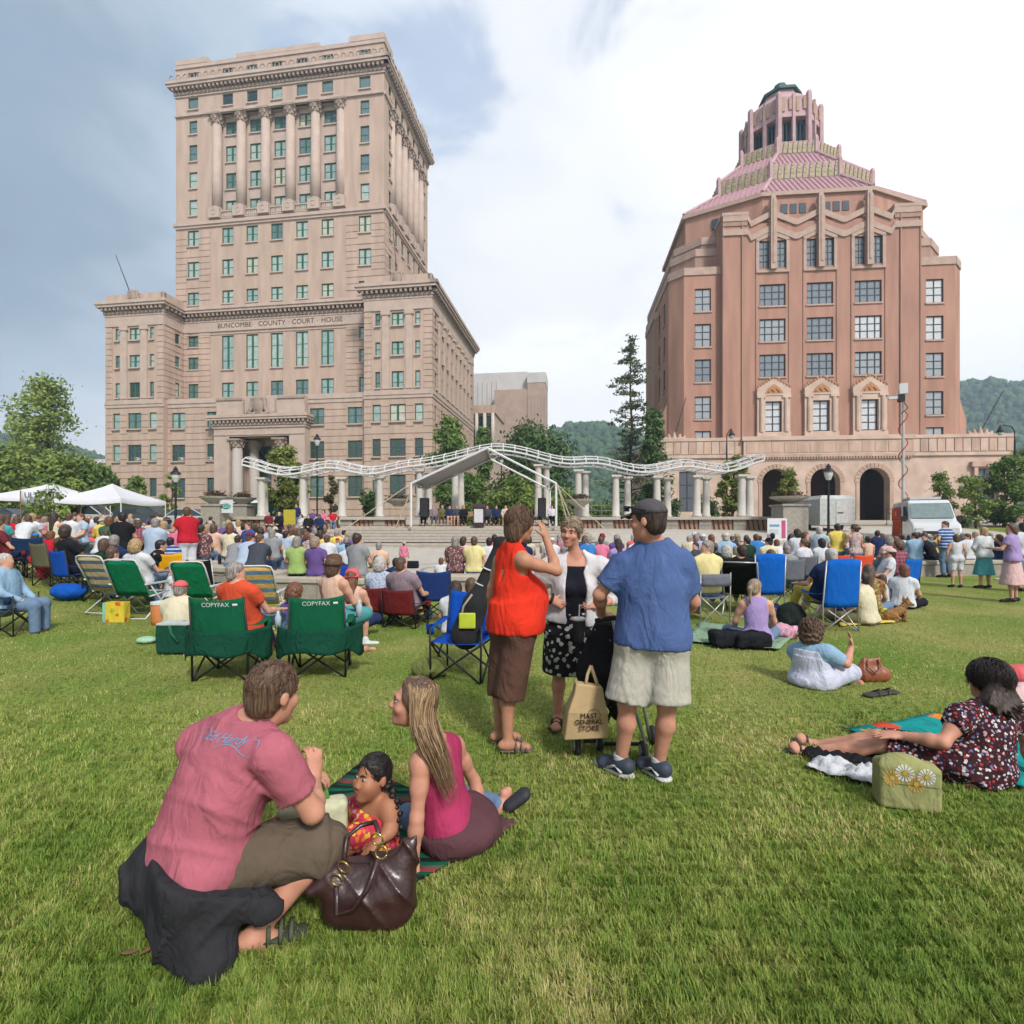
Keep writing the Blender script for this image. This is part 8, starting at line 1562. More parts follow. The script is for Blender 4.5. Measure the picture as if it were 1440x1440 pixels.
def lettering(body,size,shear=0.0):
 cu=bpy.data.curves.new('lettering','FONT'); cu.body=body; cu.size=size; cu.extrude=.0008; cu.align_x='CENTER'; cu.align_y='CENTER'; cu.resolution_u=4; cu.shear=shear
 t=bpy.data.objects.new('lettering',cu); COL.objects.link(t); bpy.context.view_layer.update(); me=bpy.data.meshes.new_from_object(t.evaluated_get(bpy.context.evaluated_depsgraph_get())); bpy.data.objects.remove(t); bpy.data.curves.remove(cu); me.materials.clear(); return me
def basis(o,ex,ey):ex,ey=unit(ex),unit(ey); ez=np.cross(ex,ey); return Matrix(((ex[0],ey[0],ez[0],o[0]),(ex[1],ey[1],ez[1],o[1]),(ex[2],ey[2],ez[2],o[2]),(0,0,0,1)))
def strand_mat(name,lo,hi):
 m=hair_mat(name,lo,hi); N,L,b=nodes_of(m); g=N.new('ShaderNodeNewGeometry'); r=N.new('ShaderNodeValToRGB'); e=r.color_ramp.elements; e[0].color=tuple(lo)+(1,); e[1].color=tuple(hi)+(1,); e[0].position=.25; e[1].position=.95; L.new(g.outputs['Random Per Island'],r.inputs[0]); L.new(r.outputs[0],b.inputs['Base Color']); return m
RUB=mat('dark_sandal',(.035,.03,.026),rough=.7); SHOEW=mat('white_shoe',ph(226,226,226),rough=.6); SHOEG=mat('slate_shoe',ph(66,76,92),rough=.6)
def strap_sandal(J,sd,s,m):
 c,t=J['an'+sd],J['to'+sd]; td=unit(t-c); lt=unit(np.cross(td,V3(0,0,1))); b=MB()
 sole=[(c-td*.06+lt*.0),(c+td*.03),(t-td*.01),(t+td*.03)]
 f=Fig(); z0=min(c[2]-.06,t[2]-.02)
 for p in sole:pass
 f.cap(c-td*.035+V3(0,0,-c[2]+.012+z0*0),V3(t[0],t[1],.012),.036*s,.044*s,k=.02,flat=(0,0,1),sq=.28)
 for u in(.35,.62,.85):
  p=c+(t-c)*u; q=V3(p[0],p[1],0); hgt=.055*(1-u)+.045; b.tube([q+lt*.046+V3(0,0,.012),q+lt*.036+V3(0,0,hgt*.8),q+V3(0,0,hgt),q-lt*.036+V3(0,0,hgt*.8),q-lt*.046+V3(0,0,.012)],.009,5)
 return f,b
def build_heroes():
# ---------- man in a blue t-shirt and grey cap, seen from behind
 O=P(917,1095,3.38); O[2]=0; p=lambda a,b,d=3.38:P(a,b,d)-O
 J=dict(hed=p(911,733,3.33),nek=p(921,768),che=p(919,826),pel=p(917,888),shL=p(876,795,3.44),shR=p(958,793,3.34),elL=p(843,836,3.46),wrL=p(846,863,3.72),elR=p(975,846,3.42),wrR=p(955,868,3.66),hiL=p(897,896,3.42),hiR=p(938,896,3.36),knL=p(882,990,3.38),knR=p(938,991,3.32),anL=p(873,1074,3.44),anR=p(926,1078,3.40),F=unit((-.78,.62,-.04)),U=V3(0,0,1))
 for sd in 'LR':J['an'+sd][2]=.085
 J['toL']=J['anL']+V3(-.09,.12,-.055); J['toR']=J['anR']+V3(-.07,.13,-.055); J['hdL']=((.75,.25,-.12),(0,.3,-1),.75); J['hdR']=((-.6,.5,-.1),(0,.3,-1),.7)
 sh=shirt_fig(J,1.04,.018,1.10,sleeve=.72,hem=.085,loose=.026,belly=.02,swid=1.16); sh.rough(.003,14,3,(1,1,.5)); sh.folds(.011,(1,0,.35),17,3); sh.folds(.007,(1,0,-.5),26,5)
 tr=trouser_fig(J,1.04,.96,.022,1.12,waist=.12,flare=1.42,legfat=1.14); tr.folds(.009,(1,.2,.25),24,6); tr.folds(.003,(.4,0,1),20,7,(1,0,0))
 o=hero(O,J,'man in blue t-shirt, grey cap and pale shorts with his back to the camera',SKIN['rosy'],[('shirt',sh,cloth('heather_blue_jersey',ph(90,114,168),fold=.55)),('shorts',tr,cloth('stone_khaki_shorts',ph(205,200,186),fold=.6)),('hair',hair_fig('short',J['hed'],J['F'],J['U'],1.04).mesh('hair',.009),HAIR['dark'])],s=1.02,fat=1.09,belly=.02,armfat=1.06,legfat=1.02,hs=1.04)
 A=axes(J['F'],J['U']); M=Matrix(((A[0][0],A[1][0],A[2][0],J['hed'][0]),(A[0][1],A[1][1],A[2][1],J['hed'][1]),(A[0][2],A[1][2],A[2][2],J['hed'][2]),(0,0,0,1)))
 c=link('cap',hat_mesh('cap'),o,cloth('charcoal_cap_twill',ph(96,92,96))); c.matrix_local=M@Matrix.Scale(1.07,4)
 b=MB(); b.tube([(.092,-.03,.06),(.098,.03,.075),(.078,.085,.085),(0,.117,.09),(-.078,.085,.085),(-.098,.03,.075),(-.092,-.03,.06)],.006,5); b.cbox((.05,.108,.078),.055,.012,.032); b.cbox((-.05,.108,.078),.055,.012,.032); g=b.build('sunglasses',mat('black_plastic',(.02,.02,.02)),o); g.matrix_local=M@Matrix.Scale(1.07,4)
 for sd in 'LR':
  f=shoe_fig(J,sd,1.06,.012); k=link('shoe',f.mesh('shoe',.008),o,SHOEG); cc,tt=J['an'+sd],J['to'+sd]; td=unit(V3(tt[0]-cc[0],tt[1]-cc[1],0)); lt=V3(td[1],-td[0],0); f=Fig(); f.cap(V3(*cc[:2],.0)-td*.05+V3(0,0,.014),V3(*tt[:2],.014)+td*.02,.052,.050,k=.02,flat=(0,0,1),sq=.36); link('sole',f.mesh('sole',.008),k,SHOEW)
  b=MB()
  for sx in(-1,1):q=cc+lt*sx*.052+V3(0,0,-.045); b.tube([q-td*.05,q+td*.0+V3(0,0,.03),q+td*.07-V3(0,0,.005)],.010,5)
  b.build('shoe_stripe',SHOEW,k,True); f=Fig(); f.cone(cc+V3(0,0,-.01),cc+V3(0,0,.05),.046,.047); link('sock',f.mesh('sock',.008),o,mat('white_sock',ph(236,236,236),rough=1))
 b=MB(); b.tube([J['wrL']+V3(.035*math.cos(a),.02*math.sin(a),.028*math.sin(a)) for a in np.linspace(0,6.28,12)],.006,5); b.build('bracelet',mat('grey_metal',ph(170,165,155)),o)
 # ---------- pregnant woman in an orange red blouse
 O=P(722,1052,3.81); O[2]=0; p=lambda a,b,d=3.81:P(a,b,d)-O; F=unit((.80,.60,0)); R_=unit((.60,-.80,0))
 pel=p(723,874); J=dict(hed=p(731,738,3.80),nek=p(719,768),che=p(721,818),pel=pel,hiR=pel+R_*.088-V3(0,0,.02),hiL=pel-R_*.088-V3(0,0,.02),shR=p(737,789,3.66),shL=p(704,790,3.93),elR=p(783,803,3.70),wrR=p(768,757,3.86),elL=p(692,826,3.96),wrL=p(690,862,4.0),F=unit((.85,.52,-.08)),U=V3(.05,0,1))
 J['knR']=p(716,962,3.80); J['knL']=p(706,960,3.92); J['anR']=p(714,1038,3.76); J['anL']=p(702,1030,3.92); J['anR'][2]=J['anL'][2]=.076; J['toR']=J['anR']+V3(.145,.03,-.046); J['toL']=J['anL']+V3(.14,.06,-.046); J['hdR']=((-.28,.12,.95),(-.7,.5,-.2),.45)
 f=Fig(); add_torso(f,J,.95,.012,1.0,True,0,1.0); U=V3(0,0,1)
 f.cap(J['che']-U*.06,pel+U*.05+F*.02,.135,.185,k=.06,flat=R_,sq=.92); f.ell(pel+F*.13+U*.15,(.15,.15,.17),k=.08); f.cone(pel+U*.16,pel-U*.065+F*.02,.18,.218,k=.06,flat=R_,sq=.9); f.cap(J['hiL'],J['hiR'],.135,k=.05); f.cut(pel-U*.07,-U)
 A3=np.array([R_,F,U]); f.ell(J['nek']+U*.062+F*.012,(.068,.075,.052),A3,k=.012,sub=True)
 for shj,sx in((J['shL'],-1),(J['shR'],1)):f.ell(shj+R_*sx*.032-U*.01,(.075,.15,.11),A3,k=.015,sub=True)
 f.rough(.002,30,5,(1.6,1.6,.35)); f.folds(.008,R_+V3(0,0,.15),42,8); f.folds(.006,F+V3(0,0,-.2),40,9); back=J['che']-F*.125+U*.055+R_*.02
 f.ell(back,(.012,.06,.05),np.array([R_,F,U]),k=.004,sub=True)
 tr=trouser_fig(J,.97,1.22,.014,.98,waist=.0,flare=1.25,legfat=1.1); tr.folds(.007,(.6,-.8,.3),26,10); tr.folds(.003,(.3,0,1),22,11,(1,0,0))
 hr=hair_fig('bob',J['hed'],J['F'],J['U'],.98,1.4,3)
 o=hero(O,J,'pregnant woman in orange red sleeveless blouse and brown capri trousers raising a hand',SKIN['tan'],[('blouse',f,cloth('orange_red_crepe',ph(246,62,40),fold=.5)),('trousers',tr,cloth('brown_corduroy',ph(112,82,70),fold=.5)),('hair',hr,HAIR['brown'],.009),('hair_lock',tufts(J['hed'],J['F'],J['U'],.98,1000,.095,4,down=1.0,back=.15,r=.003,lift=.004,big=.008,zmin=-.10),strand_mat('brown_strands',ph(86,62,48),ph(134,100,78)))],s=.96,fat=1.0,fem=True,hs=.97,armfat=.92)
 for sd in 'LR':
  fs,b=strap_sandal(J,sd,.95,RUB); k=link('sandal',fs.mesh('sandal',.008),o,mat('grey_sandal_sole',ph(110,100,96))); link('strap',b.mesh('strap',True),k,mat('brown_strap',ph(116,100,92)))
 b=MB(); b.cbox(pel-F*.14-R_*.02+U*.02,.06,.012,.03); b.build('pocket_button',mat('dull_button',ph(170,160,150)),o) if False else None
 # ---------- smiling woman in black dress and white cardigan
 O=P(800,1012,4.29); O[2]=0; p=lambda a,b,d=4.29:P(a,b,d)-O
 J=dict(hed=p(803,749,4.24),nek=p(809,784,4.29),che=p(808,826),pel=p(803,870),shR=p(773,797,4.27),shL=p(845,797,4.30),elR=p(752,836,4.36),wrR=p(774,842,4.16),elL=p(866,842,4.40),wrL=p(843,851,4.20),hiR=p(788,876),hiL=p(819,876),knR=p(786,944,4.27),knL=p(822,944,4.35),anR=p(784,1006,4.28),anL=p(824,1004,4.45),F=unit((-.42,-.90,-.10)),U=unit((.16,-.04,1)))
 J['anR'][2]=J['anL'][2]=.078; J['toR']=J['anR']+V3(-.03,-.15,-.048); J['toL']=J['anL']+V3(.03,-.14,-.048); J['hdR']=((.8,-.3,-.35),(.2,.6,-.4),.8); J['hdL']=((-.95,-.25,.05),(.1,.7,-.6),.35)
 dr=shirt_fig(J,.95,.012,.98,True,tank=True,hem=.03,neck=-.075); sk=Fig(); U=V3(0,0,1); sk.cone(J['pel']+U*.07,J['pel']-U*.10,.165,.215,k=.05,flat=(0,1,0),sq=.82); sk.cone(J['pel']-U*.08,p(803,944),.215,.235,k=.04,flat=(0,1,0),sq=.82); sk.folds(.016,(1,0,0),30,12); sk.folds(.014,(0,1,0),30,12)
 cd=shirt_fig(J,.97,.022,.98,True,sleeve=1.45,hem=.03,loose=.03,neck=.02,swid=1.2); fw=V3(-.1,-1,0); cd.ell(J['che']+V3(-.005,-.16,-.06),(.085,.16,.40),k=.01,sub=True); cd.ell(J['nek']+V3(0,-.10,-.02),(.08,.13,.12),k=.01,sub=True); cd.folds(.008,(1,0,.4),24,13); cd.folds(.006,(.3,.3,1),26,14,(1,0,0))
 b=tufts(J['hed'],J['F'],J['U'],.96,1100,.085,7,down=.55,back=.75,r=.0026,lift=.004,big=.003)
 o=hero(O,J,'smiling grey blond woman in white cardigan, black top and black print skirt',SKIN['rosy'],[('top',dr,cloth('black_jersey',ph(34,36,46),fold=.3)),('skirt',sk,pattern('black_white_print',(.012,.012,.016),[ph(226,226,216),ph(190,196,170)],19,.40)),('cardigan',cd,cloth('white_knit',ph(234,230,234),fold=.4)),('hair',hair_fig('tail',J['hed'],J['F'],J['U'],.97,1.6,5),HAIR['ash'],.009),('hair_lock',b,strand_mat('ash_strands',ph(150,128,108),ph(206,184,158)))],s=.95,fat=.96,fem=True,hs=.96,h=.0092)
 face_parts(o,J['hed'],J['F'],J['U'],.96)
 A=axes(J['F'],J['U']); L=lambda x,y,z:J['hed']+A[0]*x+A[1]*y+A[2]*z; b=MB(); b.tube([L(-.019,.0885,-.0565),L(0,.0945,-.0595),L(.019,.0885,-.0565)],[.001,.0038,.001],5); b.build('teeth',mat('teeth',ph(236,230,222),rough=.3),o,True)
 b=MB(); c0=J['nek']+V3(-.01,-.075,-.02); b.tube([c0+V3(.085*math.sin(a),.055-.06*math.cos(a)**2*1.0,-.085*math.cos(a)**2) for a in np.linspace(-1.5,1.5,15)],.0028,4); b.build('necklace',mat('silver_chain',ph(220,214,206),rough=.3,metal=.6),o)
 b=MB(); b.tube([J['wrR']+V3(.012*math.cos(a)+.01,.036*math.sin(a),.034*math.cos(a)) for a in np.linspace(0,6.28,12)],.012,5); b.build('wrist_band',mat('black_plastic',(.02,.02,.02)),o)
 for sd in 'LR':fs,b=strap_sandal(J,sd,.92,RUB); k=link('sandal',fs.mesh('sandal',.008),o,RUB); link('strap',b.mesh('strap',True),k,RUB)
 # ---------- crouching man in the dusty pink t-shirt
 O=P(290,1330,2.06); O[2]=0; p=lambda a,b,d=2.12:P(a,b,d)-O
 J=dict(hed=p(384,977,2.16),nek=p(349,1024,2.14),che=p(317,1092,2.13),pel=p(274,1203,2.11),shL=p(279,1044,2.22),shR=p(384,1062,2.03),elR=p(440,1142,2.10),wrR=p(441,1096,2.33),elL=p(330,1130,2.46),wrL=p(418,1102,2.44),hiL=p(250,1214,2.17),hiR=p(308,1214,2.06),knR=p(462,1186,2.20),anR=p(357,1315,2.04),knL=p(262,1232,2.52),anL=p(262,1318,2.12),F=unit((.46,.86,-.20)),U=unit((.08,.16,1)))
 J['toR']=J['anR']+V3(.15,.05,-.05); J['toL']=J['anL']+V3(.0,-.12,-.02); J['hdR']=((-.05,.25,.9),(-.6,.6,0),.9); J['hdL']=((.9,.1,.3),(.1,0,-1),.8)
 sh=shirt_fig(J,1.05,.014,1.06,sleeve=.66,hem=.03,loose=.012,swid=1.08); sh.rough(.002,14,12); sh.folds(.010,(.35,.2,1),22,15,(1,0,0)); sh.folds(.008,(1,-.2,.35),20,16)
 tr=trouser_fig(J,1.04,1.0,.012,1.0,waist=.04,flare=1.25,legfat=1.08); tr.ell(J['knR'],(.088,.088,.088),k=.03); tr.cone(J['knR'],J['knR']+(J['anR']-J['knR'])*.26,.084,.096,k=.03); tr.folds(.009,(.9,.2,.2),24,17,(0,.3,1)); tr.folds(.006,(.2,0,1),26,18,(1,0,0))
 jk=trouser_fig(J,1.04,.12,.046,1.0,waist=.10,legfat=.9); jk.ops.pop(); jk.ops.pop(); jk.ops.pop(); U=V3(0,0,1); w=J['pel']; jk.cap(J['hiL']+V3(.03,-.06,0),p(266,1330,1.98),.115,.075,k=.10); jk.cap(J['hiR']+V3(-.05,-.05,0),p(300,1345,1.93),.13,.08,k=.10); jk.cap(p(255,1300,2.0),p(292,1372,1.90),.10,.045,k=.08); jk.cap(J['hiR']+V3(.02,-.02,.0),p(368,1285,1.99),.11,.035,k=.08); jk.cap(J['hiR']+V3(.03,-.02,.01),p(392,1278,2.0),.055,.02,k=.08); jk.cut(w+(J['che']-w)*.11,J['che']-w); jk.rough(.003,16,16); jk.folds(.017,(1,.3,.15),19,19); jk.folds(.010,(.9,-.2,-.4),28,20)
 hr=hair_fig('short',J['hed'],J['F'],J['U'],1.03,1.3,9)
 o=hero(O,J,'crouching man in dusty pink t-shirt and brown shorts with a dark jacket round his waist',SKIN['rosy'],[('shirt',sh,cloth('dusty_rose_jersey',ph(198,112,128),fold=.55)),('shorts',tr,cloth('brown_cargo_twill',ph(112,98,84),fold=.6)),('jacket',jk,cloth('charcoal_denim',ph(58,58,62),fold=.7),.009),('hair',hr,HAIR['brown'],.007),('hair_lock',tufts(J['hed'],J['F'],J['U'],1.03,700,.032,10,down=.9,back=.25,r=.0026,lift=.004),HAIR['brown'])],s=1.03,fat=1.05,armfat=1.06,legfat=1.04,hs=1.03,h=.0078)
 # script print across the shoulders
 shm=[c for c in o.children if c.name.startswith('shirt')][0].data; lat=unit(J['shR']-J['shL']); upv=unit(J['nek']-J['che']); ctr=p(303,1040,2.0); nr=unit(np.cross(lat,upv)); d=-nr if nr[1]<0 else nr
 me=lettering('Ed Hardy',.052,.4); M=basis(ctr,lat+V3(0,0,-.03),upv); project(me,M,shm,d); link('shirt_lettering',me,o,mat('pale_blue_print',ph(120,176,214)))
 b=MB(); pts=[(-.13,-.02),(-.155,.012),(-.12,.03),(-.085,.012),(-.10,-.012)]; b.tube([(x,y,0) for x,y in pts],.0016,4); b.tube([(-.02+.17*t,-.038+.018*math.sin(t*5),0) for t in np.linspace(0,1,12)]+[(.165,-.01,0),(.15,.012,0),(.12,.012,0)],.0016,4); me=b.mesh('flourish'); project(me,M,shm,d); link('shirt_flourish',me,o,mat('pale_blue_print',ph(120,176,214)))
 fs,b=strap_sandal(J,'R',1.05,RUB); k=link('sandal',fs.mesh('sandal',.007),o,mat('olive_sandal',ph(72,78,62))); link('strap',b.mesh('strap',True),k,mat('olive_strap',ph(86,92,74)))
 # ---------- little girl with black braids
 O=P(520,1195,2.62); O[2]=0; p=lambda a,b,d=2.62:P(a,b,d)-O; s=.66
 J=dict(hed=p(524,1093,2.54),nek=p(528,1126,2.58),che=p(524,1150,2.60),pel=p(518,1184,2.62),shR=p(504,1135,2.66),shL=p(548,1136,2.52),elR=p(497,1158,2.66),wrR=p(485,1176,2.60),elL=p(551,1166,2.48),wrL=p(532,1184,2.42),hiL=p(530,1188,2.58),hiR=p(507,1188,2.66),knL=p(500,1176,2.45),knR=p(478,1176,2.62),anL=p(478,1205,2.42),anR=p(462,1200,2.60),F=unit((-.60,-.78,.12)),U=unit((.06,.10,1)))
 J['toL']=J['anL']+V3(-.07,-.05,-.02); J['toR']=J['anR']+V3(-.08,-.03,-.02)
 dr=shirt_fig(J,s,.012,1.0,False,tank=True,hem=.08,neck=-.03); U=V3(0,0,1); dr.cap(J['hiL'],J['knL'],.075,.06,k=.06); dr.cap(J['hiR'],J['knR'],.075,.06,k=.06)
 hr=hair_fig('short',J['hed'],J['F'],J['U'],.855,1.0,6); A=axes(J['F'],J['U'])
 br=MB(); q0=J['hed']-A[1]*.05-A[0]*.045-A[2]*.02; br2=[q0,q0+V3(.045,-.03,-.06),q0+V3(.075,-.06,-.14),q0+V3(.08,-.08,-.24)]
 for i in range(11):t=i/10; c=V3([np.interp(t*3,range(4),[q[k] for q in br2]) for k in range(3)]); r=.021*(1-.5*t); br.lathe([(.002,-r),(r,-r*.3),(r,r*.3),(.002,r)],c=c+V3(.006*(-1)**i,0,0),n=7)
 o=hero(O,J,'small girl with black braids in a bright pink and yellow print dress',mat('light_brown_skin',ph(196,136,104),rough=.55,var=.05,trans=.1),[('dress',dr,pattern('bright_child_print',ph(226,66,88),[ph(246,150,60),ph(236,90,130),ph(246,214,80),ph(190,40,70),ph(250,200,190)],40,.5)),('hair',hr,HAIR['black'],.007),('hair_lock',tufts(J['hed'],J['F'],J['U'],.855,1300,.055,12,down=.40,back=.9,r=.0016,lift=.002,big=-.001),HAIR['black']),('braid',br,HAIR['black'])],s=s,fat=.98,hs=.86,h=.0068,head=3)
 face_parts(o,J['hed'],J['F'],J['U'],.88,mat('black_brow',(.012,.01,.01)))
 b=MB(); lat=unit(J['shR']-J['shL'])
 for sx in(-1,1):b.tube([J['che']+lat*sx*.05+V3(-.06,-.05,.01),J['nek']+lat*sx*.055+V3(-.01,-.01,.008),J['che']+lat*sx*.04+V3(.05,.05,.02)],.006,5)
 b.build('dress_strap',mat('pink_strap',ph(236,90,140)),o,True)
 # ---------- long haired blond woman leaning on her arms
 O=P(640,1185,2.70); O[2]=0; p=lambda a,b,d=2.68:P(a,b,d)-O
 J=dict(hed=p(581,989,2.60),nek=p(609,1046,2.66),che=p(620,1102,2.68),pel=p(640,1158,2.71),shL=p(592,1074,2.51),shR=p(639,1050,2.83),elL=p(586,1150,2.46),wrL=p(581,1212,2.45),elR=p(667,1098,2.93),wrR=p(680,1148,2.90),hiL=p(627,1166,2.62),hiR=p(657,1160,2.80),knL=p(574,1152,2.86),anL=p(640,1160,3.02),knR=p(660,1125,3.16),anR=p(702,1132,3.02),F=unit((-.98,-.06,.14)),U=unit((.14,0,1)))
 J['toL']=J['anL']+V3(.13,.03,-.02); J['toR']=J['anR']+V3(.05,.02,.07); J['hdL']=((-.05,-.25,-.8),(.15,.9,-.3),.12); J['hdR']=((.1,-.2,-.8),(0,.9,-.3),.2)
 tp=shirt_fig(J,.96,.010,.95,True,tank=True,hem=.14,neck=-.03); sk=Fig(); sk.cap(J['hiL'],J['hiR'],.128,k=.05); sk.ell(J['pel']+V3(.03,.03,-.02),(.20,.22,.12),k=.08); sk.cap(J['hiR'],p(690,1150,2.96),.11,.05,k=.08); sk.cap(J['hiR']+V3(.02,-.08,-.04),p(718,1160,2.86),.09,.045,k=.08,flat=(0,0,1),sq=.6); sk.cut(J['pel']+(J['che']-J['pel'])*.36,J['che']-J['pel']); sk.cut((0,0,.006),(0,0,-1)); sk.folds(.010,(1,-.4,.1),20,21)
 jn=Fig()
 for sd in 'LR':jn.cap(J['hi'+sd],J['kn'+sd],.098,.074,k=.04); jn.cap(J['kn'+sd],J['an'+sd],.072,.052,k=.03)
 hr=hair_fig('bob',J['hed'],J['F'],J['U'],.97,1.5,13); A=axes(J['F'],J['U']); lock=MB(); g=np.random.default_rng(31); hb=J['hed']
 tgt=[p(612,1030,2.55),p(632,1110,2.55)]
 for i in range(560):
  sd=-1 if g.random()<.5 else 1; y0=g.uniform(-.085,.072); a=g.uniform(.15,1.5) if y0<.02 else g.uniform(1.0,1.75); r1,r2=g.normal(size=3),g.normal(size=3)
  sc=lambda x,y,z:hb+A[0]*x+A[1]*y+A[2]*z; rr=1.0+.10*g.random(); ca,sa=-math.cos(a),math.sin(a)*sd; bk=.5-.5*ca
  st=sc(.012*sd,y0-.013,.036+.098*math.sqrt(max(.05,1-(y0/.105)**2))); m0=sc(.075*sa*rr,.5*y0+.055*ca*rr-.013,.098); m1=sc(.092*sa*rr,.100*ca*rr-.013,.03); m2=sc(.098*sa*rr,.085*ca*rr-.02,-.07)
  spread=A[0]*sa*.085+A[1]*(.02+.05*ca)*(1 if a<1.5 else 1.6); m3=tgt[0]*.75+m2*.25+spread+r2*.010+V3(0,-.01,-.03); ln=g.uniform(.45,1.12); m4=tgt[0]+(tgt[1]-tgt[0])*ln+spread*.75+r1*.014
  P6=[st,m0,m1,m2,m3,m4]; pts=[]
  for u in np.linspace(0,1,11):pts.append(V3([np.interp(u*5,range(6),[q[k] for q in P6]) for k in range(3)])+(r1*math.sin(7*u+r2[0])+r2*math.cos(9*u))*.0035*u*u)
  for _ in range(2):pts=[pts[0]]+[(pts[i-1]+pts[i]*2+pts[i+1])/4 for i in range(1,10)]+[pts[-1]]
  q=.0036*(.6+.6*g.random()); lock.tube(pts,[q*(.55+.6*math.sin(math.pi*min(1,u*.9+.1)))*(1-.8*u**4) for u in np.linspace(0,1,11)],3,False)
 o=hero(O,J,'long haired blond woman in a magenta tank top leaning back on both hands',SKIN['rosy'],[('tank_top',tp,cloth('magenta_jersey',ph(186,62,104),fold=.4)),('skirt',sk,cloth('plum_brown_cotton',ph(104,70,76),fold=.5)),('jeans',jn,BOT['denim']),('hair',hr,HAIR['brown'],.008),('hair_lock',lock,strand_mat('streaked_blond_hair',ph(120,92,68),ph(206,172,130)))],s=.96,fat=.95,fem=True,hs=.97,h=.0078,armfat=.86)
 face_parts(o,J['hed'],J['F'],J['U'],.97)
 b=MB(); b.tube([J['wrL']+V3(.031*math.cos(a),.03*math.sin(a),.02+.004*math.sin(a)) for a in np.linspace(0,6.28,12)],.0035,4); b.build('hair_tie',mat('black_plastic',(.02,.02,.02)),o)
 cg=Fig(); c0=p(726,1128,2.98); cg.cap(c0+V3(-.04,0,-.02),c0+V3(.04,.02,.03),.042,.046,k=.02,flat=(.5,.2,-.8),sq=.75); T=link('clog',cg.mesh('clog',.007),o,mat('black_clog_rubber',(.022,.024,.03),rough=.6))
 # ---------- woman in pale dress and sky blue sleeves pointing
 O=P(1148,962,5.40); O[2]=0; p=lambda a,b,d=5.40:P(a,b,d)-O
 J=dict(hed=p(1141,890,5.40),nek=p(1139,911,5.38),che=p(1138,930,5.38),pel=p(1142,952,5.38),shL=p(1118,915,5.52),shR=p(1163,917,5.26),elL=p(1140,938,5.70),wrL=p(1168,938,5.72),elR=p(1190,934,5.24),wrR=p(1197,910,5.36),hiL=p(1134,955,5.46),hiR=p(1152,955,5.32),knL=p(1172,944,5.75),anL=p(1190,958,5.5),knR=p(1198,946,5.36),anR=p(1168,960,5.62),F=unit((.62,.74,-.22)),U=unit((.10,.15,1)))
 J['toL']=J['anL']+V3(.1,-.1,0); J['toR']=J['anR']+V3(-.1,.1,0); J['hdR']=((.1,.25,1),(-.8,.3,0),.30)
 ts=shirt_fig(J,.97,.010,1.06,True,sleeve=.75,hem=-.15,swid=1.2); dr=shirt_fig(J,1.0,.016,1.1,True,tank=True,hem=.1,neck=-.06)
 for sd in 'LR':dr.cap(J['hi'+sd],J['kn'+sd],.12,.088,k=.08)
 dr.ell(J['pel']+V3(0,0,-.03),(.21,.2,.10),k=.08); dr.cut((0,0,.004),(0,0,-1)); dr.folds(.012,(1,.3,.1),28,22)
 o=hero(O,J,'woman in pale lilac jumper dress with sky blue sleeves pointing upwards',SKIN['rosy'],[('t_shirt',ts,CL['sky blue'],.009),('dress',dr,cloth('pale_lilac_cotton',ph(222,226,246),fold=.6),.010),('hair',hair_fig('curly',J['hed'],J['F'],J['U'],1.0,1.5,8),HAIR['brown'],.010),('hair_lock',tufts(J['hed'],J['F'],J['U'],1.0,300,.06,18,down=.7,r=.007,big=.018,lift=.016),HAIR['brown'])],s=.97,fat=1.05,fem=True,h=.011)
 # ---------- woman in a dark floral dress reclining on the right
 O=P(1370,1090,3.42); O[2]=0; p=lambda a,b,d=3.42:P(a,b,d)-O
 J=dict(hed=p(1390,958,3.45),nek=p(1393,996,3.42),che=p(1386,1034,3.42),pel=p(1362,1072,3.42),shL=p(1354,1006,3.36),shR=p(1431,1010,3.46),elL=p(1326,1044,3.30),wrL=p(1266,1034,3.46),elR=p(1446,1046,3.46),wrR=p(1452,1086,3.38),hiL=p(1350,1080,3.36),hiR=p(1352,1070,3.54),knL=p(1240,1046,3.56),knR=p(1236,1038,3.72),anL=p(1140,1058,3.76),anR=p(1150,1048,3.92),F=unit((-.55,.82,-.05)),U=unit((-.06,.02,1)))
 J['toL']=J['anL']+V3(-.13,.0,.04); J['toR']=J['anR']+V3(-.13,.02,.05); J['hdL']=((-.95,.15,-.02),(.1,.2,-1),.15); J['hdR']=((.1,-.4,-.6),(0,.8,-.4),.2)
 dm=pattern('dark_floral_dress',(.03,.012,.016),[ph(226,216,222),ph(200,70,70),ph(120,130,176),ph(206,160,170),ph(236,232,232),ph(110,40,50)],46,.46)
 dr=shirt_fig(J,1.0,.014,1.12,True,sleeve=.45,hem=.10,loose=.01,neck=.0,swid=1.15)
 for sd in 'LR':dr.cone(J['hi'+sd],J['hi'+sd]+(J['kn'+sd]-J['hi'+sd])*.95,.125,.088,k=.07)
 dr.ell(J['pel']+V3(.03,-.0,-.02),(.225,.21,.155),k=.08); dr.cut((0,0,.006),(0,0,-1)); dr.folds(.010,(1,.2,.3),22,24); dr.folds(.007,(.2,0,1),24,25,(1,0,0))
 hz=hair_fig('bob',J['hed'],J['F'],J['U'],1.04,1.2,15); A=axes(J['F'],J['U'])
 for x in(-1,0,1):c=J['hed']+A[0]*x*.085-A[1]*(.065-.03*abs(x))-A[2]*(.125-.02*abs(x)); hz.ell(c,(.078,.068,.085),A,k=.05)
 hz.rough(.006,38,16,(1.4,1.4,.6))
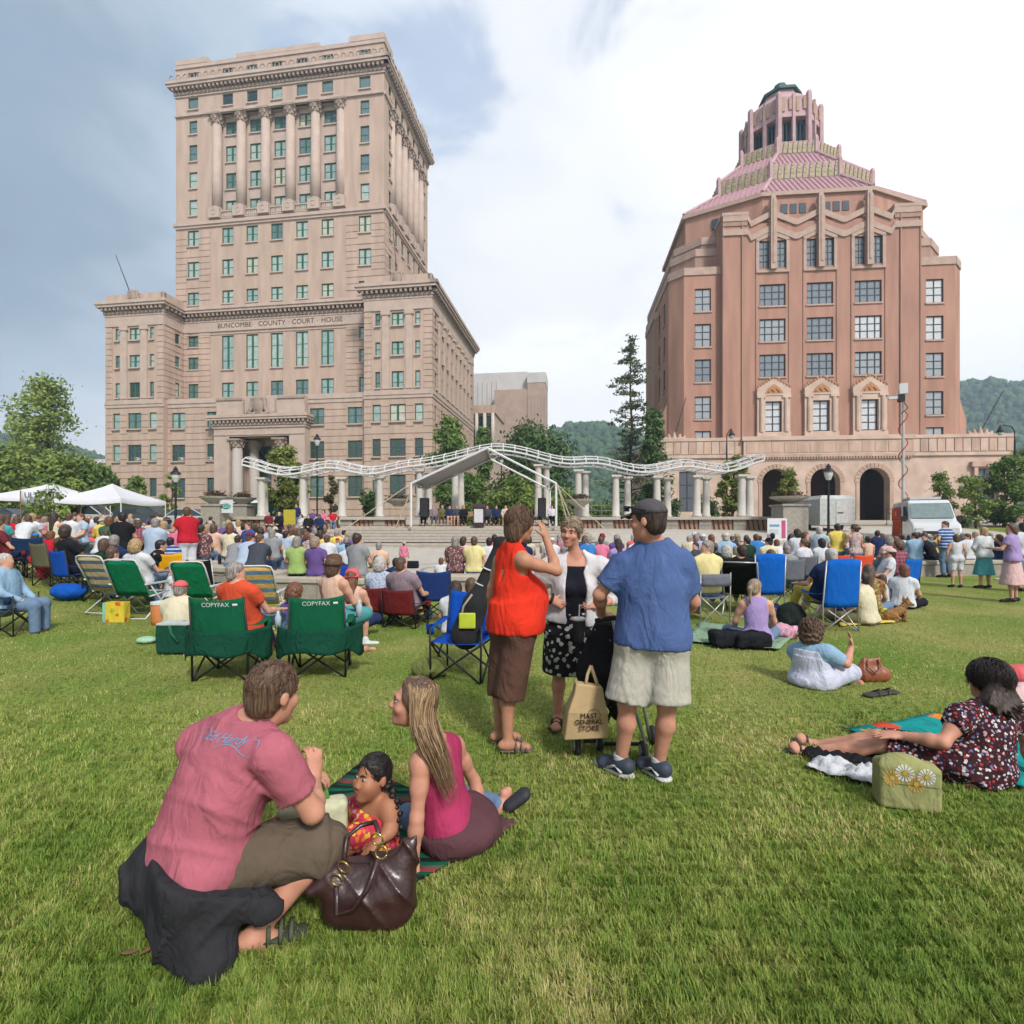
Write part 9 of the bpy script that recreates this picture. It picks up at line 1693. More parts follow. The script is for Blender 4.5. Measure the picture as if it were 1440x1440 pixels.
 for i in range(34):a=g.uniform(-1.9,1.9); c=J['hed']+A[0]*.135*math.sin(a)-A[1]*(.10*math.cos(a)+.03)-A[2]*g.uniform(.10,.19); e=unit(A[0]*math.sin(a)-A[1]*math.cos(a)*.8+A[2]*g.uniform(-.9,.25)); hz.cap(c,c+e*g.uniform(.03,.065),.017,.004,k=.02)
 o=hero(O,J,'dark haired woman in a dark floral dress reclining on the grass at the right',SKIN['rosy'],[('dress',dr,dm,.008),('hair',hz,HAIR['dark'],.007),('hair_lock',tufts(J['hed'],J['F'],J['U'],1.04,900,.12,19,down=.9,back=.15,r=.0022,big=.010,lift=.012,zmin=-.10),strand_mat('dark_wavy_strands',ph(28,22,22),ph(66,50,46)))],s=1.0,fat=1.08,fem=True,armfat=1.0,legfat=1.0,h=.009)
 b=MB(); b.tube([J['wrL']+V3(.004,.03*math.cos(a),.03*math.sin(a)) for a in np.linspace(0,6.28,12)],.005,4); b.build('bracelet',RUB,o)
 for sd in 'LR':
  c,t=J['an'+sd],J['to'+sd]; b=MB(); td=unit(t-c); n=V3(0,0,1)-td*td[2]; lt=np.cross(td,n); b.tube([c+lt*.04*math.cos(a)+n*.04*math.sin(a)+td*.0 for a in np.linspace(0,6.28,12)],.008,4); b.tube([c+td*.09+lt*.04,c+td*.09+n*.035,c+td*.09-lt*.04],.009,4); k=b.build('sandal',RUB,o,True)
  f=Fig(); f.cap(c-td*.03-n*.045,t-n*.03,.036,.04,k=.02,flat=n,sq=.3); link('sole',f.mesh('sole',.008),k,RUB)
build_heroes()
# ================================================================ bags, blankets, stroller, dog and the two covered chairs
def blob(name,f,m,loc,label,cat,h=.008,group=None,rz=0):o=link(name,f.mesh(name,h),None,m); o.location=loc; o.rotation_euler=(0,0,rz); tag(o,label,cat,group); return o
def G(px,py):D=1200.0/(py-HOR); return V3(PX(px,D),D,0)
CLOTHS=[]
def ground_cloth(name,corners,m,label,th=.008,amp=.012,n=18,seed=0,cat='blanket'):
 """blanket spread over four ground points, gently rumpled"""
 a,b,c,d=[G(*q) for q in corners]; CLOTHS.append((a,b,c,d)); o0=(a+c)/2; R=[]
 for v in np.linspace(0,1,n):
  row=[]
  for u in np.linspace(0,1,n):
   q=(a*(1-u)+b*u)*(1-v)+(d*(1-u)+c*u)*v; w=1+.05*math.sin(5*u+seed)*math.sin(4*v+seed); q=o0+(q-o0)*w
   z=.012+th+amp*(.5+.5*mnoise.noise(Vector((q[0]*5+seed,q[1]*5,seed))))+amp*.8*abs(math.sin(9*u+3*v+seed))*abs(mnoise.noise(Vector((q[0]*2,q[1]*2,4+seed)))); row.append((q[0]-o0[0],q[1]-o0[1],z))
  R.append(row)
 mb=MB(); mb.sheet(R,th); mb.f=[f[::-1] for f in mb.f] if np.cross(b-a,d-a)[2]<0 else mb.f; o=mb.build(name,m,None,True); o.location=o0; tag(o,label,cat); return o
LEATH=mat('dark_brown_leather',ph(66,40,40),rough=.34,var=.3,scale=7,bump=.5,bscale=11,spec=.5); GOLD=mat('brass_ring',ph(206,176,112),rough=.25,metal=.8)
def wavy_mat(name,cols,scale):
 m=cloth(name,cols[0]); N,L,b=nodes_of(m); tc=N.new('ShaderNodeTexCoord'); w=N.new('ShaderNodeTexWave'); w.wave_type='BANDS'; w.bands_direction='Y'; w.wave_profile='SAW'; w.inputs['Scale'].default_value=scale; w.inputs['Distortion'].default_value=3.2; w.inputs['Detail'].default_value=1; w.inputs['Detail Scale'].default_value=1.5; L.new(tc.outputs['Object'],w.inputs['Vector'])
 r=N.new('ShaderNodeValToRGB'); r.color_ramp.interpolation='CONSTANT'; e=r.color_ramp.elements; e[0].color=cols[0]+(1,); e[0].position=0; e[1].position=1/len(cols); e[1].color=cols[1]+(1,)
 for i,c in enumerate(cols[2:]):x=e.new((i+2)/len(cols)); x.color=c+(1,)
 L.new(w.outputs['Color'],r.inputs[0]); L.new(r.outputs[0],b.inputs['Base Color']); return m
def ring(b,c,r,t,nrm,n=14):nrm=unit(nrm); a=unit(np.cross(nrm,(0.3,.2,1))); d=np.cross(nrm,a); b.tube([V3(c)+r*(a*math.cos(q)+d*math.sin(q)) for q in np.linspace(0,2*math.pi,n+1)],t,6); return b
def build_things():
 ground_cloth('picnic_blanket',[(352,1178),(505,1082),(708,1170),(560,1262)],wavy_mat('zigzag_wool',[ph(20,104,70),ph(36,40,46),ph(14,84,58),ph(150,64,70),ph(96,92,84),ph(24,96,66),ph(32,36,44)],1.5),'green, black and red zigzag wool blanket under the girl and blond woman',seed=2)
 # slouching leather handbag
 f=Fig(); f.box((.01,0,.105),(.19,.10,.115),None,.09); f.cap((-.13,.01,.19),(.14,.02,.24),.05,.045,k=.07,flat=(0,1,0),sq=.75); f.cap((.13,.01,.22),(.195,.02,.335),.05,.010,k=.06,flat=(0,1,0),sq=.7); f.cap((-.13,-.02,.20),(-.20,-.07,.17),.05,.022,k=.05); f.ell((-.02,.01,.32),(.14,.034,.085),k=.02,sub=True); f.cut((0,0,.004),(0,0,-1)); f.folds(.012,(1,.2,.3),20,28); f.folds(.008,(.5,0,1),24,29,(1,0,0))
 pc=P(516,1305,2.16); pc[2]=0; o=blob('handbag',f,LEATH,pc,'slouching dark brown leather handbag with brass rings in front of the girl','handbag',.006)
 for c,nr in(((-.095,-.085,.225),(.2,1,.1)),((-.07,-.078,.27),(.3,1,.2)),((.055,-.055,.365),(.2,1,.1)),((.07,-.05,.31),(.1,1,-.2))):b=MB(); ring(b,c,.024,.0042,nr); b.build('brass_ring',GOLD,o,True)
 b=MB(); b.tube([(-.095,-.088,.20),(-.09,-.10,.10),(-.02,-.115,.13),(.03,-.10,.20),(.06,-.06,.29)],.011,6); b.build('handle',LEATH,o,True); b=MB(); b.tube([(-.07,-.07,.29),(-.08,-.01,.345),(-.04,.05,.36),(.02,.05,.375),(.055,-.03,.375)],.010,6); b.build('handle',LEATH,o,True)
 # cream tote bag with green handle behind it
 f=Fig(); M=np.array([[.94,.34,0],[-.34,.94,0],[0,0,1]]); f.box((0,0,.17),(.15,.045,.18),M,.03); f.rough(.004,20,35); tc=P(440,1262,2.42); tc[2]=0; o=blob('tote_bag',f,cloth('cream_tote',ph(226,226,190),fold=.5),tc,'cream shopping tote with a green handle between the man and girl','bag',.008)
 b=MB(); b.tube([(-.07,-.03,.33),(-.08,-.02,.44),(-.02,.0,.49),(.04,.02,.44),(.06,.03,.33)],.012,5); b.build('handle',mat('green_webbing',ph(120,196,90)),o,True)
 b=MB();
 for i in range(6):b.box(-.1,-.062,.07+.025*i,.02+.02*(i%3),-.058,.078+.025*i)
 b.build('printed_lines',mat('green_print',ph(90,120,84)),o)['kind']='stuff'
 # stroller
 SD=3.72; sc=P(868,1062,SD); sc[2]=0; R=empty('stroller',sc); tag(R,'black stroller with spotted hood in front of the blue shirted man','stroller'); p=lambda a,b_,d=SD:P(a,b_,d)-sc
 tb=mat('grey_stroller_tube',ph(190,194,196),rough=.35,metal=.4); bk=cloth('black_stroller_fabric',ph(36,36,40),fold=.5)
 for pts in([p(862,872,3.66),p(880,960,3.72),p(908,1046,3.62)],[p(893,872,3.78),p(900,960,3.86),p(914,1042,3.92)],[p(890,930,3.75),p(840,1046,3.86)],[p(880,940,3.68),p(822,1044,3.72)],[p(826,1042,3.72),p(846,1042,3.88)],[p(842,1046,3.8),p(908,1046,3.7)]):b=MB(); b.tube(pts,.013,6); b.build('frame_tube',tb if len(pts)==3 else mat('black_plastic',(.02,.02,.02)),R,True)
 b=MB(); b.tube([p(838,873,3.74),p(862,869,3.66),p(890,869,3.74),p(897,874,3.80)],.018,7); b.build('handlebar',mat('black_foam_grip',(.018,.018,.018),rough=.9),R,True)
 f=Fig(); f.cap(p(862,882,3.80),p(838,945,3.92),.13,.15,k=.06,flat=(0,1,0),sq=.9); f.cap(p(846,940,3.86),p(872,1000,3.84),.12,.07,k=.08); f.cut(p(862,876,3.8),V3(0,0,1)); f.rough(.006,22,41); link('hood',f.mesh('hood',.009),R,pattern('black_spotted_hood',(.014,.014,.017),[ph(150,140,150),ph(110,60,70)],17,.12))
 for a,b_,d in((812,1050,3.74),(843,1052,3.80),(905,1050,3.64),(918,1048,3.92)):
  w=MB(); w.lathe([(.062,-.02),(.068,0),(.062,.02)],n=16); k=w.build('wheel',mat('tyre_rubber',(.02,.02,.02)),R,True); k.rotation_euler=(0,math.pi/2,0); q=p(a,b_,d); k.location=(q[0],q[1],.068); w=MB(); w.lathe([(.04,-.026),(.04,.026)],n=12); w.build('hub',tb,k)
 b=MB(); b.lathe([(.034,0),(.046,.14),(.046,.15),(.036,.148)],n=14); k=b.build('cup_holder',mat('black_plastic',(.02,.02,.02)),R,True); k.location=p(814,902,3.74)
 c=empty('drink_cup',p(814,890,3.74)+sc); tag(c,'white paper drink cup with a straw in the stroller cup holder','cup'); b=MB(); b.lathe([(.032,-.02),(.042,.09),(.046,.09),(.046,.105),(.038,.11),(.01,.112)],n=16); b.build('cup',mat('white_paper',ph(236,236,240),rough=.5),c,True); b=MB(); b.tube([(.0,0,.1),(.006,0,.2)],.005,6); b.build('straw',mat('white_paper',ph(236,236,240)),c)
 # brown paper shopping bag with lettering
 bc=P(822,1036,3.60); R=empty('paper_bag',bc,math.radians(4)); tag(R,'tan paper shopping bag reading MAST GENERAL STORE hanging on the stroller','bag'); pm=mat('kraft_paper',ph(206,178,132),rough=.8,var=.08,scale=6,bump=.4,bscale=9)
 b=MB(); bt=[(-.148,-.06,0),(.150,-.07,.01),(.150,.07,.01),(-.148,.07,0)]; tp=[(-.065,-.045,.375),(.115,-.05,.345),(.115,.035,.345),(-.065,.035,.375)]; md=[(-.125+.0,-.075,.19),(.142,-.085,.18),(.142,.07,.18),(-.125,.07,.19)]; nk=[(-.08,-.055,.30),(.125,-.06,.27),(.125,.04,.27),(-.08,.04,.30)]; b.loft([bt,md,nk,tp]); o=b.build('bag_body',pm,R); bv=o.modifiers.new('bevel','BEVEL'); bv.width=.012; bv.segments=3
 b=MB(); b.tube([(.0,-.03,.35),(.02,.0,.42),(.05,.03,.47)],.012,5); b.tube([(.09,-.02,.33),(.07,.0,.40),(.05,.03,.47)],.012,5); b.build('handle',pm,R,True)
 ink=mat('dark_brown_ink',ph(84,60,44))
 for wd,z,sz in(('MAST',.168,.046),('GENERAL',.128,.044),('STORE',.086,.046)):text('lettering',wd,sz,ink,R,(.012,-.0835+(z-.128)*.0,z),(math.pi/2-.06,0,0),.002)
 b=MB(); ring(b,(.045,-.086,.172),.042,.0015,(0,1,0),20); o=b.build('oval_emblem',ink,R); o.scale=(1,1,1)
 # chairs with green covers draped behind, lettered backs
 def covered(px,D,rz,lab):
  T=at_chair(px,D,0,'camp','green',STEEL,lab); T.rotation_euler=(0,0,math.radians(rz)); rows=[]
  for v in np.linspace(0,1,9):
   row=[]
   for u in np.linspace(-1,1,25):a=abs(u); x=.44*math.sin(u*1.25)/math.sin(1.25)*(1+.04*v); y=-.37+.33*a**2.2-.05*v*(1-a)+.018*math.sin(9*u+2*v); z=.545-.02*(1-a*a)-(.24+.11*math.exp(-((a-.86)/.2)**2)+.015*math.sin(7*u))*v; row.append((x,y,z))
   rows.append(row)
  b=MB(); b.sheet(rows,.006); b.build('cover_flap',cloth('dark_green_nylon',ph(16,78,60),fold=.8),T,True)
  bm=[c for c in T.children if c.name.startswith('backrest')][0].data; me=lettering('COPYFAX',.062); project(me,basis((0,-.6,.80),(1,0,0),(0,0,1)),bm,(0,1,0),.004); link('lettering',me,T,mat('white_board',ph(236,238,240)))
  b=MB(); b.tube([(.17,0,0),(.215,0,0)],.012,5); me=b.mesh('logo_bar'); project(me,basis((0,-.6,.80),(1,0,0),(0,0,1)),bm,(0,1,0),.004); link('logo_bar',me,T,mat('white_board',ph(236,238,240)))
 covered(326,5.75,2,'left dark green camp chair lettered COPYFAX with draped cover'); covered(452,5.85,11,'right dark green camp chair lettered COPYFAX with draped cover')
 # guitar bag
 gc=P(662,912,5.62); gc[2]=0; f=Fig(); q=lambda a,b_,d=5.55:P(a,b_,d)-gc; f.cap(q(655,892),q(668,850),.16,.12,k=.06,flat=(0,1,0),sq=.5); f.cap(q(668,850),q(700,772,5.65),.09,.055,k=.08,flat=(0,1,0),sq=.7); f.ell(q(704,762,5.65),(.075,.05,.06),k=.05); o=blob('guitar_bag',f,cloth('black_gig_bag',ph(52,52,54),fold=.3),gc,'black padded guitar bag with a lime patch standing in the blue chair','guitar bag',.009)
 f=Fig(); f.box(q(657,873,5.455),(.085,.012,.082),None,.012); link('patch',f.mesh('patch',.007),o,mat('lime_patch',ph(206,220,66))); b=MB(); b.tube([q(644,890,5.5),q(652,852,5.45),q(664,836,5.5)],.012,5); b.build('piping',mat('grey_metal',ph(170,165,155)),o,True)
 for a,b_ in((671,842),(677,822),(686,800)):b=MB(); ring(b,q(a,b_,5.6),.085 if b_>830 else .07,.008,(.35,0,.9),12); b.build('strap_band',mat('white_strap',ph(226,226,220)),o,True)
 f=Fig(); f.ell((0,0,.09),(.19,.13,.11),k=.03); f.cap((-.1,0,.14),(.1,0,.16),.05,k=.05); f.rough(.010,18,51); f.cut((0,0,.003),(0,0,-1)); blob('rucksack',f,cloth('olive_camouflage',ph(122,130,74),fold=.8,var=.3),G(604,952),'crumpled olive green rucksack on the grass beside the blue chair','bag',.012)
 # green cool bag, sun tote, orange cooler and other small things on the left lawn
 f=Fig(); f.box((0,0,.20),(.24,.13,.19),None,.03); f.rough(.005,12,52); o=blob('cool_bag',f,cloth('bottle_green_nylon',ph(30,84,66),fold=.5),G(254,918),'bottle green cool bag behind the dusty pink cap','bag',.012); b=MB(); b.tube([(-.05,-.14,.37),(-.02,-.16,.28),(.06,-.145,.16)],.018,5); b.build('strap',cloth('green_strap',ph(52,116,92)),o,True); b=MB(); b.box(-.22,-.136,.372,.2,.12,.395); b.build('zip',mat('pale_zip',ph(206,212,206)),o)
 o=MB().box(-.15,-.07,0,.15,.07,.36).build('sun_tote',pattern('sun_print',ph(240,214,70),[ph(232,110,50),ph(190,200,60),ph(244,170,60)],7,.34),None,loc=G(166,877)); tag(o,'bright yellow tote with sunflower print beside the striped beach chair','bag'); b=MB(); b.box(-.22,-.05,.005,-.152,.06,.35); b.build('side_panel',mat('aqua_print',ph(150,210,190)),o)
 f=Fig(); f.ell((0,0,.05),(.13,.10,.05)); blob('seat_cushion',f,cloth('pale_green_cushion',ph(176,222,190)),G(206,905),'small pale green cushion left of the cool bag','cushion',.012)
 o=MB().lathe([(.13,0),(.14,.1),(.14,.32),(.12,.34)],n=14).build('drinks_cooler',mat('orange_cooler',ph(222,140,80)),None,True,loc=G(226,879)); tag(o,'orange drinks cooler under the left bright green chair','cooler'); b=MB(); b.lathe([(.145,.34),(.145,.38),(.03,.4)],n=14); b.build('lid',mat('white_board',ph(236,238,240)),o)
 f=Fig(); f.ell((0,0,.16),(.32,.22,.16)); f.rough(.01,9,55); x,y=PX(97,10.0),10.0; blob('stuff_sack',f,cloth('royal_blue_nylon',ph(24,96,200),fold=.6),(x,y,zg(x,y)),'round royal blue sack before the large man in black','bag',.016)
 f=Fig(); f.cap((-.12,0,.45),(.12,0,.5),.13,k=.06); f.cap((.0,0,.4),(.02,-.02,.1),.12,.09,k=.1); f.rough(.015,14,56); x,y=PX(60,11.3),11.3; blob('red_jacket',f,CL['red'],(x,y,zg(x,y)),'bright red jacket hanging from a chair near the navy camp chair','jacket',.016)
 f=Fig(); f.cap((-.05,0,.5),(.03,0,.15),.13,.10,k=.06,flat=(0,1,0),sq=.6); f.rough(.012,14,57); x,y=PX(143,10.1),10.05; blob('denim_jacket',f,BOT['denim'],(x,y,zg(x,y)+.1),'pale denim jacket hung on the green chair','jacket',.016)
 f=Fig(); f.cap((-.1,0,.06),(.1,.02,.06),.06,k=.04); f.rough(.01,20,58); x,y=PX(364,11.55),11.55; blob('red_bag',f,CL['red'],(x,y,WZ+rise(x,y)),'small red bag on the wall beside the charcoal t-shirt','bag',.014)
 f=Fig(); f.box((0,0,.13),(.22,.16,.13),None,.06); f.rough(.012,12,59); blob('blue_bag',f,cloth('deep_blue_nylon',ph(40,70,170),fold=.5),(PX(480,11.6),11.6,WZ+.0),'deep blue bag on the wall beside the purple t-shirt','bag',.016); f=Fig(); f.box((0,0,.14),(.25,.18,.14),None,.05); blob('black_bag',f,CL['black'],(PX(579,20),20,.014),'black bag on the plaza beside the pink toddler','bag',.03)
 # items around the covered chairs
 for px,py,nm,c,lab,r in((505,868,'water_bottle',ph(200,220,232),'clear water bottle in the chair cup holder',.035),(391,884,'water_bottle',ph(190,210,230),'clear water bottle between the two lettered chairs',.035)):o=MB().lathe([(r,0),(r,.13),(r*.45,.17),(r*.45,.2)],n=10).build(nm,mat('clear_bottle',c,rough=.1),None,True,loc=P(px,py,6.0)); tag(o,lab,'bottle')
 f=Fig(); f.cap((-.12,0,.03),(.12,0,.03),.05,.035,k=.03,flat=(0,0,1),sq=.6); f.cap((-.1,0,.05),(0,0,.07),.035,k=.03); blob('white_shoe',f,SHOEW,P(514,908,5.9),'white shoe on the crossed foot beyond the right lettered chair','shoe',.01)
 f=Fig(); f.cap((.25,.0,.16),(-.05,0,-.02),.055,.04,k=.03); f.cap((-.05,0,-.02),(-.3,.35,.1),.05,.07,k=.03); blob('crossed_leg',f,SKIN['tan'],P(514,900,6.05),'bare crossed leg in the white shoe beyond the right lettered chair','leg',.012) if False else None
 # right lawn
 ground_cloth('green_groundsheet',[(955,903),(985,878),(1118,893),(1095,918)],cloth('pale_green_nylon',ph(150,180,150),fold=.9),'pale green rumpled groundsheet under the purple tank top',amp=.04,seed=5)
 person(1064,7.25,'cross','lavender',('tail','ash'),fem=True,scale=1.03,gar='tank',bottom='denim',turn=45,yaw=-10,group='people gathered on the lawn and plaza',label='woman in lavender tank top with tied back hair on a green groundsheet')
 for px,py,sx,lab in((1022,910,.26,'left black shoulder bag lying on the green groundsheet'),(1056,912,.28,'right black shoulder bag lying on the green groundsheet')):f=Fig(); f.box((0,0,.09),(sx*.8,.15,.10),None,.06); f.rough(.012,16,px); o=blob('shoulder_bag',f,CL['black'],G(px,py)+V3(0,0,.03),lab,'bag',.012); b=MB(); b.tube([(-sx*.6,0,.17),(0,-.03,.22),(sx*.6,0,.17)],.012,5); b.build('strap',CL['black'],o,True)
 f=Fig(); f.ell((0,0,.18),(.22,.18,.20)); f.cap((-.12,-.1,.1),(.12,-.1,.1),.10,k=.06); f.rough(.012,14,61); blob('backpack',f,cloth('black_green_nylon',ph(38,48,46),fold=.7),G(1112,880),'black backpack left of the large blue camp chair','backpack',.014)
 f=Fig(); f.ell((0,0,.1),(.2,.14,.11)); f.rough(.018,18,62); blob('pink_bag',f,pattern('pink_print',ph(226,170,190),[ph(240,220,226),ph(206,130,160)],20,.35),G(1106,898),'soft pink patterned bag beside the purple tank top','bag',.014)
 f=Fig(); f.ell((-.06,0,.10),(.2,.16,.11)); f.ell((.2,.0,.08),(.14,.12,.09),k=.04); f.rough(.012,14,63); blob('navy_bundle',f,CL['navy'],G(1075,862),'navy jacket bundle beside the tall blue chair','jacket',.016); f=Fig(); f.cap((-.2,0,.05),(.2,0,.05),.06,k=.03); f.rough(.012,18,64); blob('blue_towel',f,pattern('blue_white_towel',ph(90,140,200),[ph(236,240,244)],10,.4),G(1092,868),'rolled blue and white towel near the black backpack','towel',.016)
 f=Fig(); f.cap((-.11,0,.07),(.11,0,.07),.085,.08,k=.05,flat=(0,1,0),sq=.8); f.cap((-.06,0,.19),(.06,0,.22),.05,.03,k=.09,flat=(0,1,0),sq=.5); f.folds(.014,(1,.2,.4),22,30); f.cut((0,0,.003),(0,0,-1)); o=blob('leather_bag',f,mat('tan_brown_leather',ph(160,92,62),rough=.4,var=.25,scale=6,spec=.45,bump=.3,bscale=16),G(1226,958),'tan brown leather bag beside the pointing woman','handbag',.009); b=MB(); b.tube([(-.06,-.02,.22),(-.08,-.07,.16),(-.02,-.085,.10),(.05,-.07,.16),(.05,-.02,.23)],.009,5); b.build('handle',mat('tan_brown_leather',(.3,.1,.05)),o,True)
 for dx,rz,lab in((0,.3,'left dark flip-flop lying on the grass'),(.13,.1,'right dark flip-flop lying on the grass')):f=Fig(); f.cap((-.09,0,.02),(.09,.01,.02),.05,.055,k=.02,flat=(0,0,1),sq=.3); o=blob('flip_flop',f,RUB,G(1240,979)+V3(dx-.06,dx*.4,0),lab,'flip-flop',.008,'dark flip-flops near the pointing woman',rz); b=MB(); b.tube([(-.01,.05,.02),(.05,.0,.06),(-.01,-.05,.02)],.008,5); b.build('strap',RUB,o,True)
 ground_cloth('beach_towel',[(1196,1030),(1310,1006),(1500,1062),(1448,1118)],pattern('tropical_towel',ph(20,168,164),[ph(240,150,60),ph(30,150,150),ph(236,90,60),ph(244,180,90),ph(120,210,200)],4.5,.5),'teal and orange tropical beach towel under the floral dress',seed=8,amp=.02)
 # daisy tote
 f=Fig(); M=np.array([[.96,-.28,0],[.28,.96,0],[0,0,1]]); f.box((0,0,.125),(.155,.07,.13),M,.03,k=.03); f.ell((-.03,.0,.25),(.10,.045,.055),M,k=.05); f.folds(.006,(1,.2,.4),18,31); f.cut((0,0,.003),(0,0,-1)); dc=P(1274,1136,3.05); dc[2]=0; o=blob('daisy_tote',f,cloth('olive_canvas',ph(172,172,116),fold=.6),dc,'olive canvas tote with daisies in front of the floral dress','bag',.008)
 me=bpy.data.objects[o.name].data; pet=mat('daisy_white',ph(236,236,226)); cen=mat('daisy_yellow',ph(226,180,60)); stm=mat('stem_green',ph(96,110,60))
 for i,(u,z,r,c2) in enumerate(((-.06,.235,.045,pet),(.045,.225,.042,pet),(-.12,.20,.042,mat('daisy_amber',ph(222,176,90))),(-.005,.18,.042,mat('daisy_amber',ph(222,176,90))))):
  b=MB(); k=14
  for j in range(k):a=2*math.pi*j/k; b.add([(u+.3*r*math.cos(a),.0+.3*r*math.sin(a),0),(u+r*math.cos(a-.16),r*math.sin(a-.16),0),(u+r*1.08*math.cos(a),r*1.08*math.sin(a),0),(u+r*math.cos(a+.16),r*math.sin(a+.16),0)],[(0,1,2,3)])
  mm=b.mesh('daisy_print'); Mx=basis(V3(-.045,-.25,z-.02),M[0],(0,0,1)); project(mm,Mx,me,M[1],.003); link('daisy_print',mm,o,c2)
  b=MB(); b.lathe([(r*.3,0),(.001,.001)],c=(u,0,0),n=10); mm=b.mesh('daisy_eye'); project(mm,Mx,me,M[1],.0045); link('daisy_eye',mm,o,cen)
 b=MB(); b.sheet([[(-.15+.30*u,z,0) for u in np.linspace(0,1,14)] for z in(-.002,.002)]); mm=b.mesh('seam'); project(mm,basis(V3(0,-.25,.15),M[0],(0,0,1)),me,M[1],.003); link('seam',mm,o,stm)
 def rumpled(name,px,py,w,l,rz,m,lab,cat,amp,sd):
  R=[]
  for v in np.linspace(-1,1,15):
   row=[]
   for u in np.linspace(-1,1,25):
    ed=max(0.0,1-max(abs(u),abs(v))**4); nz=mnoise.noise(Vector((u*2.2+sd,v*1.6,sd))); n2=abs(mnoise.noise(Vector((u*4+v*2.5,v*3+sd,2.0)))); row.append((u*l*(1+.15*mnoise.noise(Vector((v*2,sd,0)))),v*w*(1+.3*mnoise.noise(Vector((u*2.4,sd,5)))),.014+amp*(.25+.6*nz+.9*(1-n2)**3)*(.25+.75*ed)))
   R.append(row)
  b=MB(); b.sheet([[(x,y,max(.012,z)) for x,y,z in r] for r in R],.004); b.f=[f[::-1] for f in b.f]; o=b.build(name,m,None,True); o.location=G(px,py); o.rotation_euler=(0,0,rz); tag(o,lab,cat)
 rumpled('white_cardigan',1196,1091,.11,.22,-.75,CL['white'],'crumpled white cardigan beside the daisy tote','cardigan',.07,3.3)
 rumpled('black_clothes',1188,1070,.09,.24,-.15,CL['black'],'dark folded clothes on the grass below the bare legs','clothes',.05,7.1)
 f=Fig(); f.cap((-.15,0,.1),(.2,.1,.12),.12,k=.06); f.rough(.015,14,76); wc=P(1446,1000,4.6); wc[2]=0; blob('pale_bundle',f,CL['pale pink'],wc,'pale pink bundle of clothing at the right edge','clothes',.012); f=Fig(); f.ell((0,0,.14),(.22,.12,.12)); f.rough(.012,14,77); wc=P(1440,950,5.2); wc[2]=0; blob('coral_bag',f,CL['coral'],wc,'coral and dark bag at the right edge behind the floral dress','bag',.012)
 ground_cloth('yellow_towel',[(1176,872),(1250,868),(1258,877),(1182,882)],CL['yellow'],'yellow towel under the person with the baby carrier',seed=3,amp=.02); ground_cloth('white_blanket',[(1205,852),(1290,840),(1304,846),(1225,862)],CL['pale blue'],'pale blanket under the girl with auburn hair',seed=4,amp=.03)
 ground_cloth('dark_groundsheet',[(0,832),(70,826),(72,830),(0,838)],CHC['green'],'dark green groundsheet edge on the left lawn',seed=6,amp=.03) if False else None
 f=Fig(); f.cap((0,0,.16),(.0,0,.30),.10,.11,k=.05); f.cap((-.1,.06,.30),(-.1,-.02,.14),.022,k=.02); f.cap((.1,.06,.30),(.1,-.02,.14),.022,k=.02); f.rough(.006,14,80); blob('baby_carrier',f,CL['maroon'],(PX(1213,8.9),9.05,.02),'dark red baby carrier strapped to the cross legged person in cream','baby carrier',.012)
 f=Fig(); f.ell((0,0,.1),(.07,.07,.11)); blob('lime_bottle',f,mat('lime_plastic',ph(206,230,80)),G(1244,872),'lime green bottle bag beside the small dog','bottle',.012)
 o=MB().tube([(0,0,0),(0,.02,.62)],[.02,.05],8).build('furled_umbrella',pattern('pink_umbrella',ph(226,70,90),[ph(240,160,170)],9,.4),None,True,loc=G(1101,838)); tag(o,'furled pink umbrella standing by the grey chair','umbrella'); b=MB(); b.tube([(0,.02,.62),(0,.03,.72),(.04,.03,.74)],.012,5); b.build('handle',DBRONZE,o,True)
 f=Fig(); f.cap((-.3,0,.03),(.3,.05,.03),.06,k=.05); f.rough(.015,12,81); blob('aqua_towel',f,CL['teal'],G(1118,826),'aqua towel on the grass near the pink umbrella','towel',.02)
 o=MB().lathe([(.13,0),(.14,.02),(.12,.03),(.01,.03)],n=16).build('white_frisbee',mat('white_board',ph(236,238,240)),None,True,loc=G(1406,815)); tag(o,'white frisbee lying on the grass by the right wall','frisbee')
 for lab,px,D,rz in(('crossed bare leg and foot',0,0,0),):pass
 # small tan terrier sitting and looking right
 DG=G(1262,874); f=Fig(); f.cap((-.13,0,.12),(.06,0,.19),.085,.07,k=.05); f.ell((-.15,0,.09),(.09,.085,.09),k=.04); f.cap((.06,0,.19),(.12,0,.27),.06,.05,k=.04); f.ell((.15,-.01,.315),(.062,.055,.058),k=.03); f.cap((.18,-.02,.30),(.235,-.03,.285),.034,.022,k=.02)
 for y in(-.035,.035):f.cap((.09,y,.17),(.10,y,.05),.028,.02,k=.02); f.cap((.10,y,.03),(.135,y,.02),.022,.02,k=.015); f.cap((-.10,y*1.9,.10),(-.03,y*2.2,.06),.05,.03,k=.03); f.cap((-.03,y*2.2,.06),(-.10,y*2.2,.022),.025,.02,k=.02); f.cap((-.10,y*2.2,.022),(-.02,y*2.2,.02),.02,.018,k=.015); f.cap((.14,y*1.1,.355),(.135,y*1.5,.43),.028,.006,k=.015)
 f.cap((-.22,0,.07),(-.30,.03,.12),.025,.012,k=.03); f.rough(.006,90,82); o=blob('dog',f,mat('tan_fur',ph(178,132,84),rough=1,var=.35,scale=22,bump=.8,bscale=120),DG,'small tan terrier sitting on the grass looking right','dog',.007); b=MB(); b.lathe([(.001,-.012),(.013,0),(.001,.012)],c=(.255,-.032,.288),n=8); b.build('nose',RUB,o,True)
